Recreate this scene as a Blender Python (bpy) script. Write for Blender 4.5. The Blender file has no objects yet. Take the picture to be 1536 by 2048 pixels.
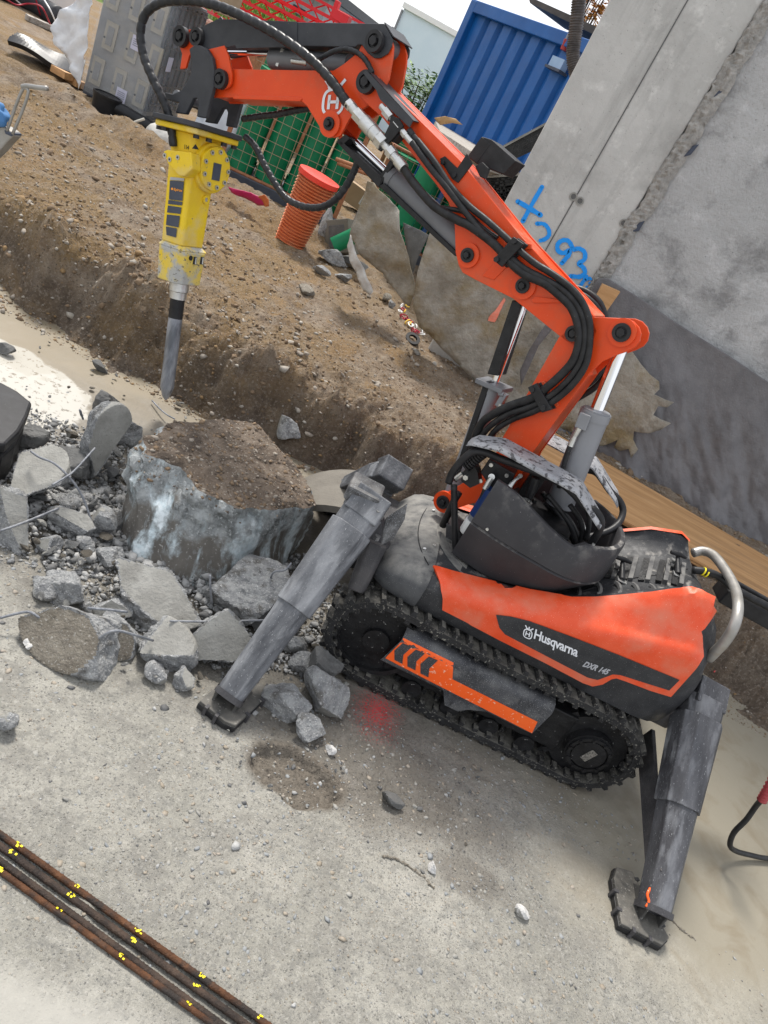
import bpy, bmesh, math, random
import numpy as np
from mathutils import Vector, Matrix, geometry, noise
from mathutils.bvhtree import BVHTree
R = math.radians
S = bpy.context.scene
COL = S.collection

# ------------------------------------------------------------------ camera
FPX, PITCH, CH = 1450.0, R(28), 2.0
_up = Vector((0.487, -0.873)).normalized()
_rt = Vector((-_up.y, _up.x))
FWD = Vector((0, math.cos(PITCH), -math.sin(PITCH)))
_U = Vector((0, math.sin(PITCH), math.cos(PITCH)))
_X = Vector((1, 0, 0))
IX = _X * _rt.x + _U * _up.x
IY = _X * _rt.y + _U * _up.y
CAM = Vector((0, 0, CH))
cd = bpy.data.cameras.new('camera'); cam = bpy.data.objects.new('camera', cd); COL.objects.link(cam)
m3 = Matrix((IX, -IY, -FWD)).transposed()
cam.matrix_world = Matrix.Translation(CAM) @ m3.to_4x4()
cd.sensor_fit = 'AUTO'; cd.sensor_width = 36; cd.lens = FPX / 2048 * 36
cd.clip_start = 0.05; cd.clip_end = 3000
S.camera = cam

# ------------------------------------------------------------------ light
SUN_EL, SUN_AZ = R(58), R(325)      # azimuth measured clockwise from +Y
w = bpy.data.worlds.new("World"); S.world = w; w.use_nodes = True
nt = w.node_tree; nt.nodes.clear()
o_ = nt.nodes.new('ShaderNodeOutputWorld'); bg = nt.nodes.new('ShaderNodeBackground')
sky = nt.nodes.new('ShaderNodeTexSky'); sky.sky_type = 'NISHITA'; sky.sun_disc = False
sky.sun_elevation = SUN_EL; sky.sun_rotation = SUN_AZ; sky.dust_density = 2.0
tc = nt.nodes.new('ShaderNodeTexCoord'); mp = nt.nodes.new('ShaderNodeMapping'); mp.inputs['Scale'].default_value = (1, 1, 3)
nz = nt.nodes.new('ShaderNodeTexNoise'); nz.inputs['Scale'].default_value = 1.7; nz.inputs['Detail'].default_value = 8
rp = nt.nodes.new('ShaderNodeValToRGB'); rp.color_ramp.elements[0].position = .36; rp.color_ramp.elements[1].position = .56
rp.color_ramp.elements[0].color = (.45, .45, .45, 1)
mx = nt.nodes.new('ShaderNodeMix'); mx.data_type = 'RGBA'
mx.inputs[7].default_value = (6.3, 6.45, 6.75, 1)
L = nt.links.new
L(tc.outputs['Generated'], mp.inputs[0]); L(mp.outputs[0], nz.inputs['Vector']); L(nz.outputs[0], rp.inputs[0])
L(rp.outputs[0], mx.inputs[0]); L(sky.outputs[0], mx.inputs[6]); L(mx.outputs[2], bg.inputs[0])
bg.inputs[1].default_value = 0.115; L(bg.outputs[0], o_.inputs[0])
sd = bpy.data.lights.new('sun', 'SUN'); sd.energy = 2.9; sd.angle = R(12); sd.color = (1, .95, .88)
sun = bpy.data.objects.new('sun', sd); COL.objects.link(sun)
sv = Vector((math.sin(SUN_AZ) * math.cos(SUN_EL), math.cos(SUN_AZ) * math.cos(SUN_EL), math.sin(SUN_EL)))
sun.rotation_euler = sv.to_track_quat('Z', 'Y').to_euler()
S.view_settings.view_transform = 'Standard'; S.view_settings.look = 'None'
S.view_settings.exposure = 0.76; S.view_settings.gamma = 1.0
S.render.engine = 'CYCLES'

# ------------------------------------------------------------------ pixel -> world (photo pixels, 1536 x 2048)
def ray(x, y): return FWD * FPX + IX * (x - 768) + IY * (y - 1024)
def onz(x, y, z=0.0):
    r = ray(x, y); return CAM + r * ((z - CH) / r.z)
def onp(x, y, p, n):
    r = ray(x, y); return CAM + r * ((p - CAM).dot(n) / r.dot(n))
def ony(x, y, Y): return onp(x, y, Vector((0, Y, 0)), Vector((0, 1, 0)))
O = Vector((0.62, 2.75, 0))
BY_ = R(5); BU = Vector((math.cos(BY_), math.sin(BY_), 0)); BV = Vector((-math.sin(BY_), math.cos(BY_), 0)); Z = Vector((0, 0, 1))
def B(u, v, z): return O + BU * u + BV * v + Z * z            # robot body frame
def Bp(x, y, v): return onp(x, y, O + BV * v, BV)
AY_ = R(20); AN = Vector((math.sin(AY_), math.cos(AY_), 0)); AF = Vector((-math.cos(AY_), math.sin(AY_), 0))
def A(x, y, off=-0.075): return onp(x, y, O + AN * off, AN)    # arm plane
def AC(x, y, off=-0.075): return A(x, y, off) - AN * off     # centre plane below a point seen on the near plate
def proj(p):
    d = p - CAM; w_ = d.dot(FWD); return 768 + FPX * d.dot(IX) / w_, 1024 + FPX * d.dot(IY) / w_
def on_line(a, b, y):                                          # point of a-b that stands at photo row y
    lo, hi = 0.0, 1.0
    for _ in range(40):
        m_ = (lo + hi) / 2
        if (proj(a.lerp(b, m_))[1] > y) == (proj(a)[1] > y): lo = m_
        else: hi = m_
    return a.lerp(b, lo)
def Aw(f, off, z): return O + AF * f + AN * off + Z * z

# ------------------------------------------------------------------ materials
def P(ns, t): return ns.new(t)
MATS = {}
def mat(name, col, col2=None, sc=8.0, rough=.6, rough2=None, bump=0.0, bsc=60.0, metal=0.0, specks=None, dust=None, coat=0.0,
        stretch=None, trans=0.0, alpha=1.0, sheen=0, patch=None, det=6, spec=None, along=None):
    if name in MATS: return MATS[name]
    m = bpy.data.materials.new(name); m.use_nodes = True; MATS[name] = m
    t = m.node_tree; ns = t.nodes; ln = t.links.new; b = ns['Principled BSDF']
    tc = P(ns, 'ShaderNodeTexCoord'); vec = tc.outputs['Object']
    if stretch:
        mp = P(ns, 'ShaderNodeMapping'); mp.inputs['Scale'].default_value = stretch; ln(vec, mp.inputs[0]); vec = mp.outputs[0]
    if along:
        dt = P(ns, 'ShaderNodeVectorMath'); dt.operation = 'DOT_PRODUCT'; ln(vec, dt.inputs[0]); dt.inputs[1].default_value = along
        sc_ = P(ns, 'ShaderNodeVectorMath'); sc_.operation = 'SCALE'; sc_.inputs[0].default_value = along; ln(dt.outputs['Value'], sc_.inputs['Scale'])
        s2 = P(ns, 'ShaderNodeVectorMath'); s2.operation = 'SCALE'; ln(sc_.outputs[0], s2.inputs[0]); s2.inputs['Scale'].default_value = .84
        sb = P(ns, 'ShaderNodeVectorMath'); sb.operation = 'SUBTRACT'; ln(vec, sb.inputs[0]); ln(s2.outputs[0], sb.inputs[1]); vec = sb.outputs[0]
    def noise_(s, d=det, r=.6):
        n = P(ns, 'ShaderNodeTexNoise'); n.inputs['Scale'].default_value = s; n.inputs['Detail'].default_value = d
        n.inputs['Roughness'].default_value = r; ln(vec, n.inputs['Vector']); return n.outputs[0]
    def ramp(src, a, c):
        r = P(ns, 'ShaderNodeMapRange'); r.inputs[1].default_value = a; r.inputs[2].default_value = c; ln(src, r.inputs[0]); return r.outputs[0]
    def mix(f, a, c):
        x = P(ns, 'ShaderNodeMix'); x.data_type = 'RGBA'; ln(f, x.inputs[0])
        for s, v in ((6, a), (7, c)):
            if isinstance(v, (tuple, list)): x.inputs[s].default_value = (*v[:3], 1)
            else: ln(v, x.inputs[s])
        return x.outputs[2]
    c2 = col2 or tuple(min(1, k * 1.25) for k in col)
    n1 = noise_(sc)
    c = mix(ramp(n1, .38, .64), col, c2)
    if patch:   # (colour, scale, lo, hi)
        c = mix(ramp(noise_(patch[1]), patch[2], patch[3]), c, patch[0])
    if specks:  # (colour, scale, threshold)
        c = mix(ramp(noise_(specks[1], 3, .7), specks[2], specks[2] + .04), c, specks[0])
    if dust:    # (colour, amount): settles on faces that look up
        g = P(ns, 'ShaderNodeNewGeometry'); sx = P(ns, 'ShaderNodeSeparateXYZ'); ln(g.outputs['Normal'], sx.inputs[0])
        up = ramp(sx.outputs[2], .15, .95)
        mm = P(ns, 'ShaderNodeMath'); mm.operation = 'MULTIPLY'; ln(up, mm.inputs[0]); ln(ramp(noise_(14), .62 - dust[1] * .35, .72), mm.inputs[1])
        c = mix(mm.outputs[0], c, dust[0])
    ln(c, b.inputs['Base Color'])
    if rough2 is not None:
        rr = P(ns, 'ShaderNodeMapRange'); rr.inputs[1].default_value = .35; rr.inputs[2].default_value = .65
        rr.inputs[3].default_value = rough; rr.inputs[4].default_value = rough2; ln(noise_(sc * 1.7), rr.inputs[0]); ln(rr.outputs[0], b.inputs['Roughness'])
    else: b.inputs['Roughness'].default_value = rough
    b.inputs['Metallic'].default_value = metal
    if spec is None: spec = .5 if (metal or sum(col) > .9) else .28 if sum(col) < .25 else .4
    b.inputs['Specular IOR Level'].default_value = spec
    b.inputs['Coat Weight'].default_value = coat; b.inputs['Coat Roughness'].default_value = .2
    b.inputs['Transmission Weight'].default_value = trans; b.inputs['Alpha'].default_value = alpha
    if bump:
        bp = P(ns, 'ShaderNodeBump'); bp.inputs['Strength'].default_value = min(1, bump); bp.inputs['Distance'].default_value = .02 if bump <= 1 else .02 * bump
        ln(noise_(bsc, 8, .65), bp.inputs['Height']); ln(bp.outputs[0], b.inputs['Normal'])
    return m

DUSTY = (.36, .34, .31)
M_orange = mat('orange_paint', (.66, .058, .008), (.72, .072, .011), 5, .30, .45, bump=.05, bsc=220, coat=.0, spec=.35, specks=((.75, .45, .35), 260, .69), patch=((.56, .085, .03), 8, .5, .7), dust=((.46, .20, .12), .35))
M_orange_d = mat('dusty_orange_plastic', (.68, .062, .011), (.74, .095, .032), 9, .34, .5, bump=.10, bsc=300, specks=((.80, .55, .45), 320, .665), patch=((.62, .16, .09), 7, .46, .72))
M_sticker = mat('bright_orange_sticker', (.95, .11, .01), (.95, .14, .02), 6, .4, specks=((.85, .5, .35), 60, .62))
M_dark = mat('dark_grey_steel', (.036, .038, .043), (.05, .052, .058), 12, .42, .55, bump=.06, bsc=200, specks=((.25, .25, .25), 120, .72))
M_hull = mat('charcoal_plastic', (.026, .027, .030), (.040, .041, .044), 16, .42, .62, bump=.10, bsc=350, specks=((.36, .36, .35), 330, .66), dust=(DUSTY, .22))
M_nose = mat('dusty_charcoal_nose', (.038, .04, .045), (.085, .088, .093), 7, .5, .7, bump=.12, bsc=300, specks=((.4, .4, .4), 300, .66), dust=((.27, .26, .235), 1.0))
M_cover = mat('charcoal_turret_cover', (.034, .033, .036), (.045, .044, .047), 7, .5, .62, bump=.15, bsc=420, specks=((.4, .4, .4), 170, .70), dust=(DUSTY, .3))
M_black = mat('black_steel', (.012, .012, .013), (.022, .022, .024), 20, .38, .5, bump=.08, bsc=150, specks=((.3, .3, .3), 130, .72))
M_rubber = mat('black_hose_rubber', (.012, .012, .013), (.025, .025, .026), 30, .38, .55, bump=.05, bsc=200, specks=((.22, .21, .2), 100, .71))
M_wrap = mat('black_spiral_wrap', (.015, .016, .018), (.03, .031, .034), 25, .28, .42, bump=.06, bsc=120, specks=((.3, .3, .3), 80, .72))
M_track = mat('black_track_rubber', (.016, .016, .017), (.030, .030, .031), 14, .5, .75, bump=.5, bsc=70, specks=((.24, .23, .20), 95, .60), dust=((.20, .19, .165), .8))
M_trackin = mat('greasy_black_undercarriage', (.008, .008, .009), (.018, .018, .019), 14, .3, .55, bump=.3, bsc=60, specks=((.3, .3, .29), 60, .67))
M_guard = mat('dusty_black_guard', (.035, .036, .04), (.075, .077, .083), 6, .45, .6, bump=.15, bsc=150, specks=((.42, .42, .42), 330, .625), patch=((.12, .12, .12), 11, .5, .68))
M_speck = mat('dust_filmed_guard_plate', (.23, .235, .25), (.32, .325, .34), 10, .45, bump=.15, bsc=120, patch=((.055, .055, .06), 34, .55, .60), specks=((.05, .05, .055), 75, .60))
M_leg = mat('dusty_grey_outrigger_steel', (.050, .050, .052), (.13, .132, .136), 16, .42, .6, bump=.25, bsc=110, stretch=None, specks=((.36, .38, .41), 260, .61), patch=((.20, .20, .20), 16, .52, .66), dust=((.19, .185, .175), .9))
M_padtop = mat('dusty_pad_steel', (.05, .049, .046), (.10, .097, .09), 12, .6, bump=.3, bsc=90, specks=((.28, .27, .25), 90, .62), dust=((.16, .15, .13), .8))
M_legd = mat('dark_outrigger_steel', (.045, .044, .047), (.075, .073, .076), 9, .45, .6, bump=.2, bsc=130, specks=((.3, .3, .3), 260, .66), patch=((.085, .08, .08), 9, .5, .7))
M_cylg = mat('grey_cylinder_paint', (.20, .205, .22), (.23, .235, .25), 8, .36, .45, bump=.04, bsc=120, specks=((.04, .04, .04), 60, .76))
M_cyld = mat('dark_cylinder_paint', (.135, .138, .148), (.165, .168, .18), 8, .36, .45, bump=.04, bsc=120)
M_chrome = mat('chromed_rod', (.75, .76, .78), (.8, .8, .82), 3, .10, metal=1.0)
M_fit = mat('zinc_fitting', (.50, .50, .49), (.62, .62, .60), 30, .28, .4, metal=.85, bump=.1, bsc=200)
M_yellow = mat('yellow_paint', (.80, .56, .012), (.74, .50, .02), 9, .42, .6, bump=.12, bsc=120, specks=((.30, .24, .10), 40, .665), patch=((.62, .52, .28), 6, .52, .78))
M_yellow_d = mat('worn_yellow_paint', (.74, .52, .02), (.60, .50, .22), 8, .55, bump=.2, bsc=100, specks=((.13, .12, .10), 60, .60), patch=((.40, .40, .38), 11, .47, .58))
M_chisel = mat('worn_chisel_steel', (.14, .15, .17), (.36, .38, .42), 16, .36, .5, metal=.45, bump=.1, bsc=90, stretch=(1, 1, .25), patch=((.07, .07, .08), 14, .6, .75))
M_label = mat('navy_label', (.055, .065, .09), (.07, .08, .11), 20, .5, specks=((.35, .33, .28), 50, .66))
M_white = mat('white_plastic', (.78, .78, .77), (.82, .82, .8), 8, .4)
M_wmark = mat('white_print', (.72, .74, .78), (.66, .68, .72), 8, .5)
M_gmark = mat('grey_print', (.36, .37, .40), (.42, .43, .45), 8, .5)
M_omark = mat('orange_print', (.9, .32, .02), (.9, .35, .03), 8, .5)
M_blue = mat('blue_cylinder', (.01, .03, .12), (.012, .04, .15), 8, .3)
M_alu = mat('brushed_tube', (.27, .26, .24), (.36, .35, .33), 12, .36, .5, metal=.5, bump=.08, bsc=100, patch=((.3, .27, .23), 9, .55, .7))
M_conc = mat('rough_broken_concrete', (.23, .235, .24), (.40, .405, .40), 26, .88, bump=1.3, bsc=60, specks=((.60, .60, .59), 150, .60), patch=((.15, .145, .135), 16, .52, .64), det=9)
M_concp = mat('pale_formed_concrete', (.24, .235, .215), (.33, .325, .30), 9, .85, bump=.4, bsc=70, patch=((.17, .165, .15), 7, .5, .7), specks=((.12, .12, .11), 110, .66))
M_concb = mat('brown_stained_concrete', (.20, .175, .14), (.30, .27, .22), 16, .88, bump=1.3, bsc=60, specks=((.42, .40, .36), 130, .60), patch=((.15, .13, .10), 9, .5, .68))
M_concd = mat('dark_damp_concrete', (.085, .085, .083), (.14, .14, .135), 8, .7, bump=.35, bsc=40, specks=((.3, .3, .3), 80, .68))
M_rebar = mat('grey_bent_rebar', (.16, .17, .19), (.28, .29, .31), 30, .5, metal=.3, bump=.4, bsc=120)
M_rust = mat('rusty_rebar', (.060, .026, .012), (.14, .062, .028), 22, .65, bump=.5, bsc=160, patch=((.035, .028, .024), 12, .48, .62))
M_rustd = mat('dark_scaled_rebar', (.028, .022, .019), (.075, .05, .036), 22, .62, bump=.5, bsc=160)
M_ypaint = mat('yellow_marking_paint', (.85, .68, .01), (.9, .75, .02), 20, .6)

# ------------------------------------------------------------------ object helpers
def link(name, verts, faces, m=None, parent=None, smooth=False, bevel=0, mats=None, fm=None, autosm=None):
    me = bpy.data.meshes.new(name); me.from_pydata([tuple(v) for v in verts], [], faces); me.update()
    return wrap(name, me, m, parent, smooth, bevel, mats, fm, autosm)
def wrap(name, me, m=None, parent=None, smooth=False, bevel=0, mats=None, fm=None, autosm=None):
    vs = [v.co for v in me.vertices]
    mn = Vector([min(c[i] for c in vs) for i in range(3)]); mxx = Vector([max(c[i] for c in vs) for i in range(3)])
    base = Vector(((mn.x + mxx.x) / 2, (mn.y + mxx.y) / 2, mn.z))
    me.transform(Matrix.Translation(-base))
    for mm in (mats or [m]): me.materials.append(mm)
    if fm: me.polygons.foreach_set('material_index', fm)
    o = bpy.data.objects.new(name, me); COL.objects.link(o)
    if parent is not None:
        o.parent = parent; o['_w'] = 1
        o.location = base - ORG[parent.name]
    else: o.location = base
    ORG[o.name] = base
    if smooth or autosm:
        me.polygons.foreach_set('use_smooth', [True] * len(me.polygons))
        if autosm: me.set_sharp_from_angle(angle=R(autosm))
    if bevel:
        b = o.modifiers.new('bevel', 'BEVEL'); b.width = bevel; b.segments = 2; b.limit_method = 'ANGLE'; b.angle_limit = R(35)
    return o
ORG = {}
def tag(o, label=None, cat=None, group=None, kind=None):
    for k, v in (('label', label), ('category', cat), ('group', group), ('kind', kind)):
        if v: o[k] = v
    return o
def thing(name, loc, label, cat, group=None):
    o = bpy.data.objects.new(name, None); COL.objects.link(o); o.location = loc; o.empty_display_size = .1
    ORG[o.name] = Vector(loc); return tag(o, label, cat, group)
class MB:
    """collects simple solids into one mesh"""
    def __init__(s): s.v = []; s.f = []; s.m = []
    def add(s, v, f, mi=0):
        k = len(s.v); s.v += [Vector(p) for p in v]; s.f += [tuple(i + k for i in q) for q in f]; s.m += [mi] * len(f); return s
    def prism(s, pts, d, mi=0):
        n = len(pts); d = Vector(d)
        a = Vector((0, 0, 0))
        for i in range(n): a += Vector(pts[i]).cross(Vector(pts[(i + 1) % n]))
        if a.dot(d) > 0: pts = pts[::-1]
        return s.add(list(pts) + [Vector(p) + d for p in pts], [tuple(range(n)), tuple(range(2 * n - 1, n - 1, -1))] +
                     [(i, n + i, n + (i + 1) % n, (i + 1) % n) for i in range(n)], mi)
    def box(s, c, ax, ay, az, mi=0):   # centre and half vectors
        c = Vector(c); q = [c + ax * i + ay * j - az for i, j in ((-1, -1), (1, -1), (1, 1), (-1, 1))]
        return s.prism(q, az * 2, mi)
    def tube(s, pts, r, n=10, mi=0, caps=True):
        pts = [Vector(p) for p in pts]; N = len(pts); rr = r if isinstance(r, (list, tuple)) else [r] * N
        t0 = (pts[1] - pts[0]).normalized(); up = Vector((0, 0, 1)) if abs(t0.z) < .9 else Vector((1, 0, 0))
        x = t0.cross(up).normalized(); V = []
        for i, p in enumerate(pts):
            t = (pts[min(i + 1, N - 1)] - pts[max(i - 1, 0)]).normalized(); x = (x - t * x.dot(t)).normalized(); y = t.cross(x)
            V += [p + (x * math.cos(2 * math.pi * k / n) + y * math.sin(2 * math.pi * k / n)) * rr[i] for k in range(n)]
        F = [(i * n + k, i * n + (k + 1) % n, (i + 1) * n + (k + 1) % n, (i + 1) * n + k) for i in range(N - 1) for k in range(n)]
        if caps: F += [tuple(range(n - 1, -1, -1)), tuple(range((N - 1) * n, N * n))]
        return s.add(V, F, mi)
    def cyl(s, c, ax, r, h, n=24, mi=0, hole=0):
        ax = Vector(ax).normalized(); c = Vector(c)
        return s.tube([c, c + ax * h], r, n, mi)
    def ring(s, c, ax, r1, r0, h, n=28, mi=0):
        ax = Vector(ax).normalized(); c = Vector(c); x = ax.orthogonal().normalized(); y = ax.cross(x); V = []
        for rad, hh in ((r1, 0), (r1, h), (r0, h), (r0, 0)):
            V += [c + ax * hh + (x * math.cos(2 * math.pi * k / n) + y * math.sin(2 * math.pi * k / n)) * rad for k in range(n)]
        return s.add(V, [(j * n + k, j * n + (k + 1) % n, ((j + 1) % 4) * n + (k + 1) % n, ((j + 1) % 4) * n + k) for j in range(4) for k in range(n)], mi)
    def build(s, name, m, parent=None, **k):
        if isinstance(m, list): k['mats'] = m; k['fm'] = s.m; m = None
        me = bpy.data.meshes.new(name); me.from_pydata([tuple(v) for v in s.v], [], s.f)
        bm = bmesh.new(); bm.from_mesh(me); bmesh.ops.recalc_face_normals(bm, faces=bm.faces); bm.to_mesh(me); bm.free()
        return wrap(name, me, m, parent, **k)
def spline(pts, n=6):
    pts = [Vector(p) for p in pts]; out = []
    P_ = [pts[0] * 2 - pts[1]] + pts + [pts[-1] * 2 - pts[-2]]
    for i in range(1, len(P_) - 2):
        for k in range(n):
            t = k / n; a, b, c, d = P_[i - 1], P_[i], P_[i + 1], P_[i + 2]
            out.append(.5 * ((2 * b) + (c - a) * t + (2 * a - 5 * b + 4 * c - d) * t * t + (3 * b - a - 3 * c + d) * t ** 3))
    return out + [pts[-1]]
def arc(cx, cy, r, a0, a1, n=8):   # image-space arc, degrees, y down
    return [(cx + r * math.cos(R(a0 + (a1 - a0) * i / n)), cy + r * math.sin(R(a0 + (a1 - a0) * i / n))) for i in range(n + 1)]
def shape2d(loop, step):
    """triangulated polygon with inner grid points"""
    V = [Vector(p) for p in loop]; n = len(V)
    dense = []
    for i in range(n):
        a, b = V[i], V[(i + 1) % n]; k = max(1, int((b - a).length / step))
        dense += [a.lerp(b, j / k) for j in range(k)]
    n = len(dense)
    def inside(p):
        c = False
        for i in range(n):
            a, b = dense[i], dense[i - 1]
            if (a.y > p.y) != (b.y > p.y) and p.x < (b.x - a.x) * (p.y - a.y) / (b.y - a.y) + a.x: c = not c
        return c
    x0, x1 = min(v.x for v in dense), max(v.x for v in dense); y0, y1 = min(v.y for v in dense), max(v.y for v in dense)
    inner = []
    y = y0 + step / 2
    while y < y1:
        x = x0 + step / 2
        while x < x1:
            p = Vector((x, y))
            if inside(p) and min((p - d).length for d in dense) > step * .4: inner.append(p)
            x += step
        y += step
    r = geometry.delaunay_2d_cdt(dense + inner, [], [tuple(range(n))], 1, 1e-5)
    return r[0], [f for f in r[2]]
def bvh_of(*obs):
    V = []; F = []
    for o in obs:
        k = len(V); V += [v.co + ORG[o.name] for v in o.data.vertices]; F += [tuple(i + k for i in p.vertices) for p in o.data.polygons]
    return BVHTree.FromPolygons(V, F)
def decal(name, loop, bvh, m, parent, step=10, off=.004, thick=.0, snap=None, verts=None, faces=None, back=None):
    """a real sheet or sticker laid on a surface; outline measured in the photo"""
    if verts is None: verts, faces = shape2d(loop, step)
    P3 = []; N3 = []
    for v in verts:
        r = ray(v[0], v[1]).normalized(); h = bvh.ray_cast(CAM, r)
        if h[0] is None and snap:
            q = CAM + r * ((snap - CAM).dot(r)); a_ = bvh.find_nearest(q); P3.append(a_[0]); N3.append(a_[1] if a_[1].dot(r) < 0 else -a_[1])
        elif h[0] is None: P3.append(None); N3.append(None)
        else:
            nn = h[1] if h[1].dot(r) < 0 else -h[1]
            P3.append(h[0]); N3.append(nn)
    ok = [i for i, p in enumerate(P3) if p]
    if len(ok) < 3: print('DECAL MISS', name); return None
    idx = {i: k for k, i in enumerate(ok)}
    V = [P3[i] + N3[i] * off for i in ok]; n = len(V)
    F = [tuple(idx[i] for i in f) for f in faces if all(i in idx for i in f)]
    if thick:
        V2 = [P3[i] + N3[i] * (off - thick) for i in ok]; edges = {}
        for f in F:
            for a, b in zip(f, f[1:] + f[:1]): edges[(a, b)] = 1
        F2 = [tuple(i + n for i in f[::-1]) for f in F]
        F = F + F2 + [(a, a + n, b + n, b) for (a, b) in edges if (b, a) not in edges]; V += V2
    mb = MB(); mb.add(V, F)
    return mb.build(name, m, parent, smooth=bool(thick) is False, autosm=40 if thick else None)
def text2d(s, bold=0.0, shear=0.0, spacing=1.0):
    c = bpy.data.curves.new('t', 'FONT'); c.body = s; c.size = 1; c.offset = bold; c.shear = shear; c.space_character = spacing; c.resolution_u = 3
    o = bpy.data.objects.new('t', c); COL.objects.link(o)
    dg = bpy.context.evaluated_depsgraph_get(); me = bpy.data.meshes.new_from_object(o.evaluated_get(dg))
    V = [Vector((v.co.x, v.co.y)) for v in me.vertices]; F = [tuple(p.vertices) for p in me.polygons]
    bpy.data.objects.remove(o); bpy.data.curves.remove(c); bpy.data.meshes.remove(me)
    return V, F
def text_px(s, p0, p1, hvec, **k):
    """text whose baseline runs p0->p1 in the photo and whose capital height is hvec"""
    V, F = text2d(s, **k); w_ = max(v.x for v in V); h_ = .70
    p0, p1, hv = Vector(p0), Vector(p1), Vector(hvec)
    return [p0 + (p1 - p0) * (v.x / w_) + hv * (v.y / h_) for v in V], F

# ------------------------------------------------------------------ numpy noise
def vnoise(x, y, seed=0):
    xi = np.floor(x).astype(np.int64); yi = np.floor(y).astype(np.int64); fx = x - xi; fy = y - yi
    def h(a, b):
        n = (a * 374761393 + b * 668265263 + seed * 974634777) & 0xffffffff
        n = ((n ^ (n >> 13)) * 1274126177) & 0xffffffff; n = (n ^ (n >> 16)) & 0xffffffff
        return n / 4294967295.0
    ux = fx * fx * (3 - 2 * fx); uy = fy * fy * (3 - 2 * fy)
    return (h(xi, yi) * (1 - ux) + h(xi + 1, yi) * ux) * (1 - uy) + (h(xi, yi + 1) * (1 - ux) + h(xi + 1, yi + 1) * ux) * uy
def fbm(x, y, o=5, seed=0, g=.5):
    s = 0; a = 1; t = 0
    for i in range(o): s = s + a * (vnoise(x * 2 ** i + i * 17.3, y * 2 ** i + i * 9.1, seed + i) - .5); t += a; a *= g
    return s / t * 2
def sm(a, b, x): t = np.clip((x - a) / (b - a), 0, 1); return t * t * (3 - 2 * t)

# ------------------------------------------------------------------ ground
def foot_y(x): return 3.80 + .16 * fbm(x * 1.1, x * 0, 4, 3) + .08 * fbm(x * 5, x * 0, 3, 4)
def terr(x, y):
    x = np.asarray(x, float); y = np.asarray(y, float)
    yf = foot_y(x); yt = yf + .27 + .20 * fbm(x * 1.9, y * 0, 5, 7, .6)
    t = sm(0, 1, (y - yf) / (yt - yf))
    top = .40 + .05 * fbm(x * .8, x * 0, 3, 21)
    h = top * t + .05 * sm(4.1, 5.6, y)
    lump = fbm(x * 3.2, y * 3.2, 5, 11, .6)
    face = np.exp(-((y - yf - .12) / .28) ** 2)
    h = h + lump * (.035 + .22 * face) - .03 * np.maximum(0, fbm(x * 2.2, y * 2.2, 3, 13)) * face * sm(-.12, .1, y - yf)
    h = h + .085 * fbm(x * 9, y * 9, 6, 31, .74) * sm(-.1, .12, y - yf) * (.45 + .55 * face)
    # second low ridge of dug soil towards the pallets, worn path between
    ridge = np.exp(-((y - (6.75 + .25 * fbm(x * .6, x * 0, 3, 41) + .16 * (x + 3.6))) / .32) ** 2) * sm(-1.2, -2.2, x)
    h = h + ridge * (.17 + .12 * fbm(x * 2.5, y * 2.5, 4, 43))
    h = h + .02 * fbm(x * 5, y * 5, 4, 51) * sm(4.2, 5, y)
    # far away the site ground stays level and rolls a little
    h = h + .25 * fbm(x * .07, y * .07, 3, 61) * sm(14, 40, y)
    h = h - .10 * sm(.1, -.25, y - yf)
    return h
def terr1(x, y): return float(terr(np.array([x]), np.array([y]))[0])
def axis(segs):
    out = []
    for a, b, d in segs: out += list(np.arange(a, b, d))
    return np.array(out + [segs[-1][1]])
def sheet(name, xs, ys, fn, m, smooth=True):
    X, Y = np.meshgrid(xs, ys); H = fn(X, Y); nx, ny = len(xs), len(ys)
    co = np.stack([X, Y, H], -1).reshape(-1, 3).astype(np.float32)
    i = np.arange(nx * ny).reshape(ny, nx); q = np.stack([i[:-1, :-1], i[:-1, 1:], i[1:, 1:], i[1:, :-1]], -1).reshape(-1, 4).astype(np.int32)
    me = bpy.data.meshes.new(name); me.vertices.add(len(co)); me.vertices.foreach_set('co', co.ravel())
    me.loops.add(q.size); me.loops.foreach_set('vertex_index', q.ravel())
    me.polygons.add(len(q)); me.polygons.foreach_set('loop_start', np.arange(0, q.size, 4, dtype=np.int32))
    me.update(calc_edges=True); me.materials.append(m)
    me.polygons.foreach_set('use_smooth', np.ones(len(q), bool))
    o = bpy.data.objects.new(name, me); COL.objects.link(o); ORG[o.name] = Vector((0, 0, 0)); return o

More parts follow.
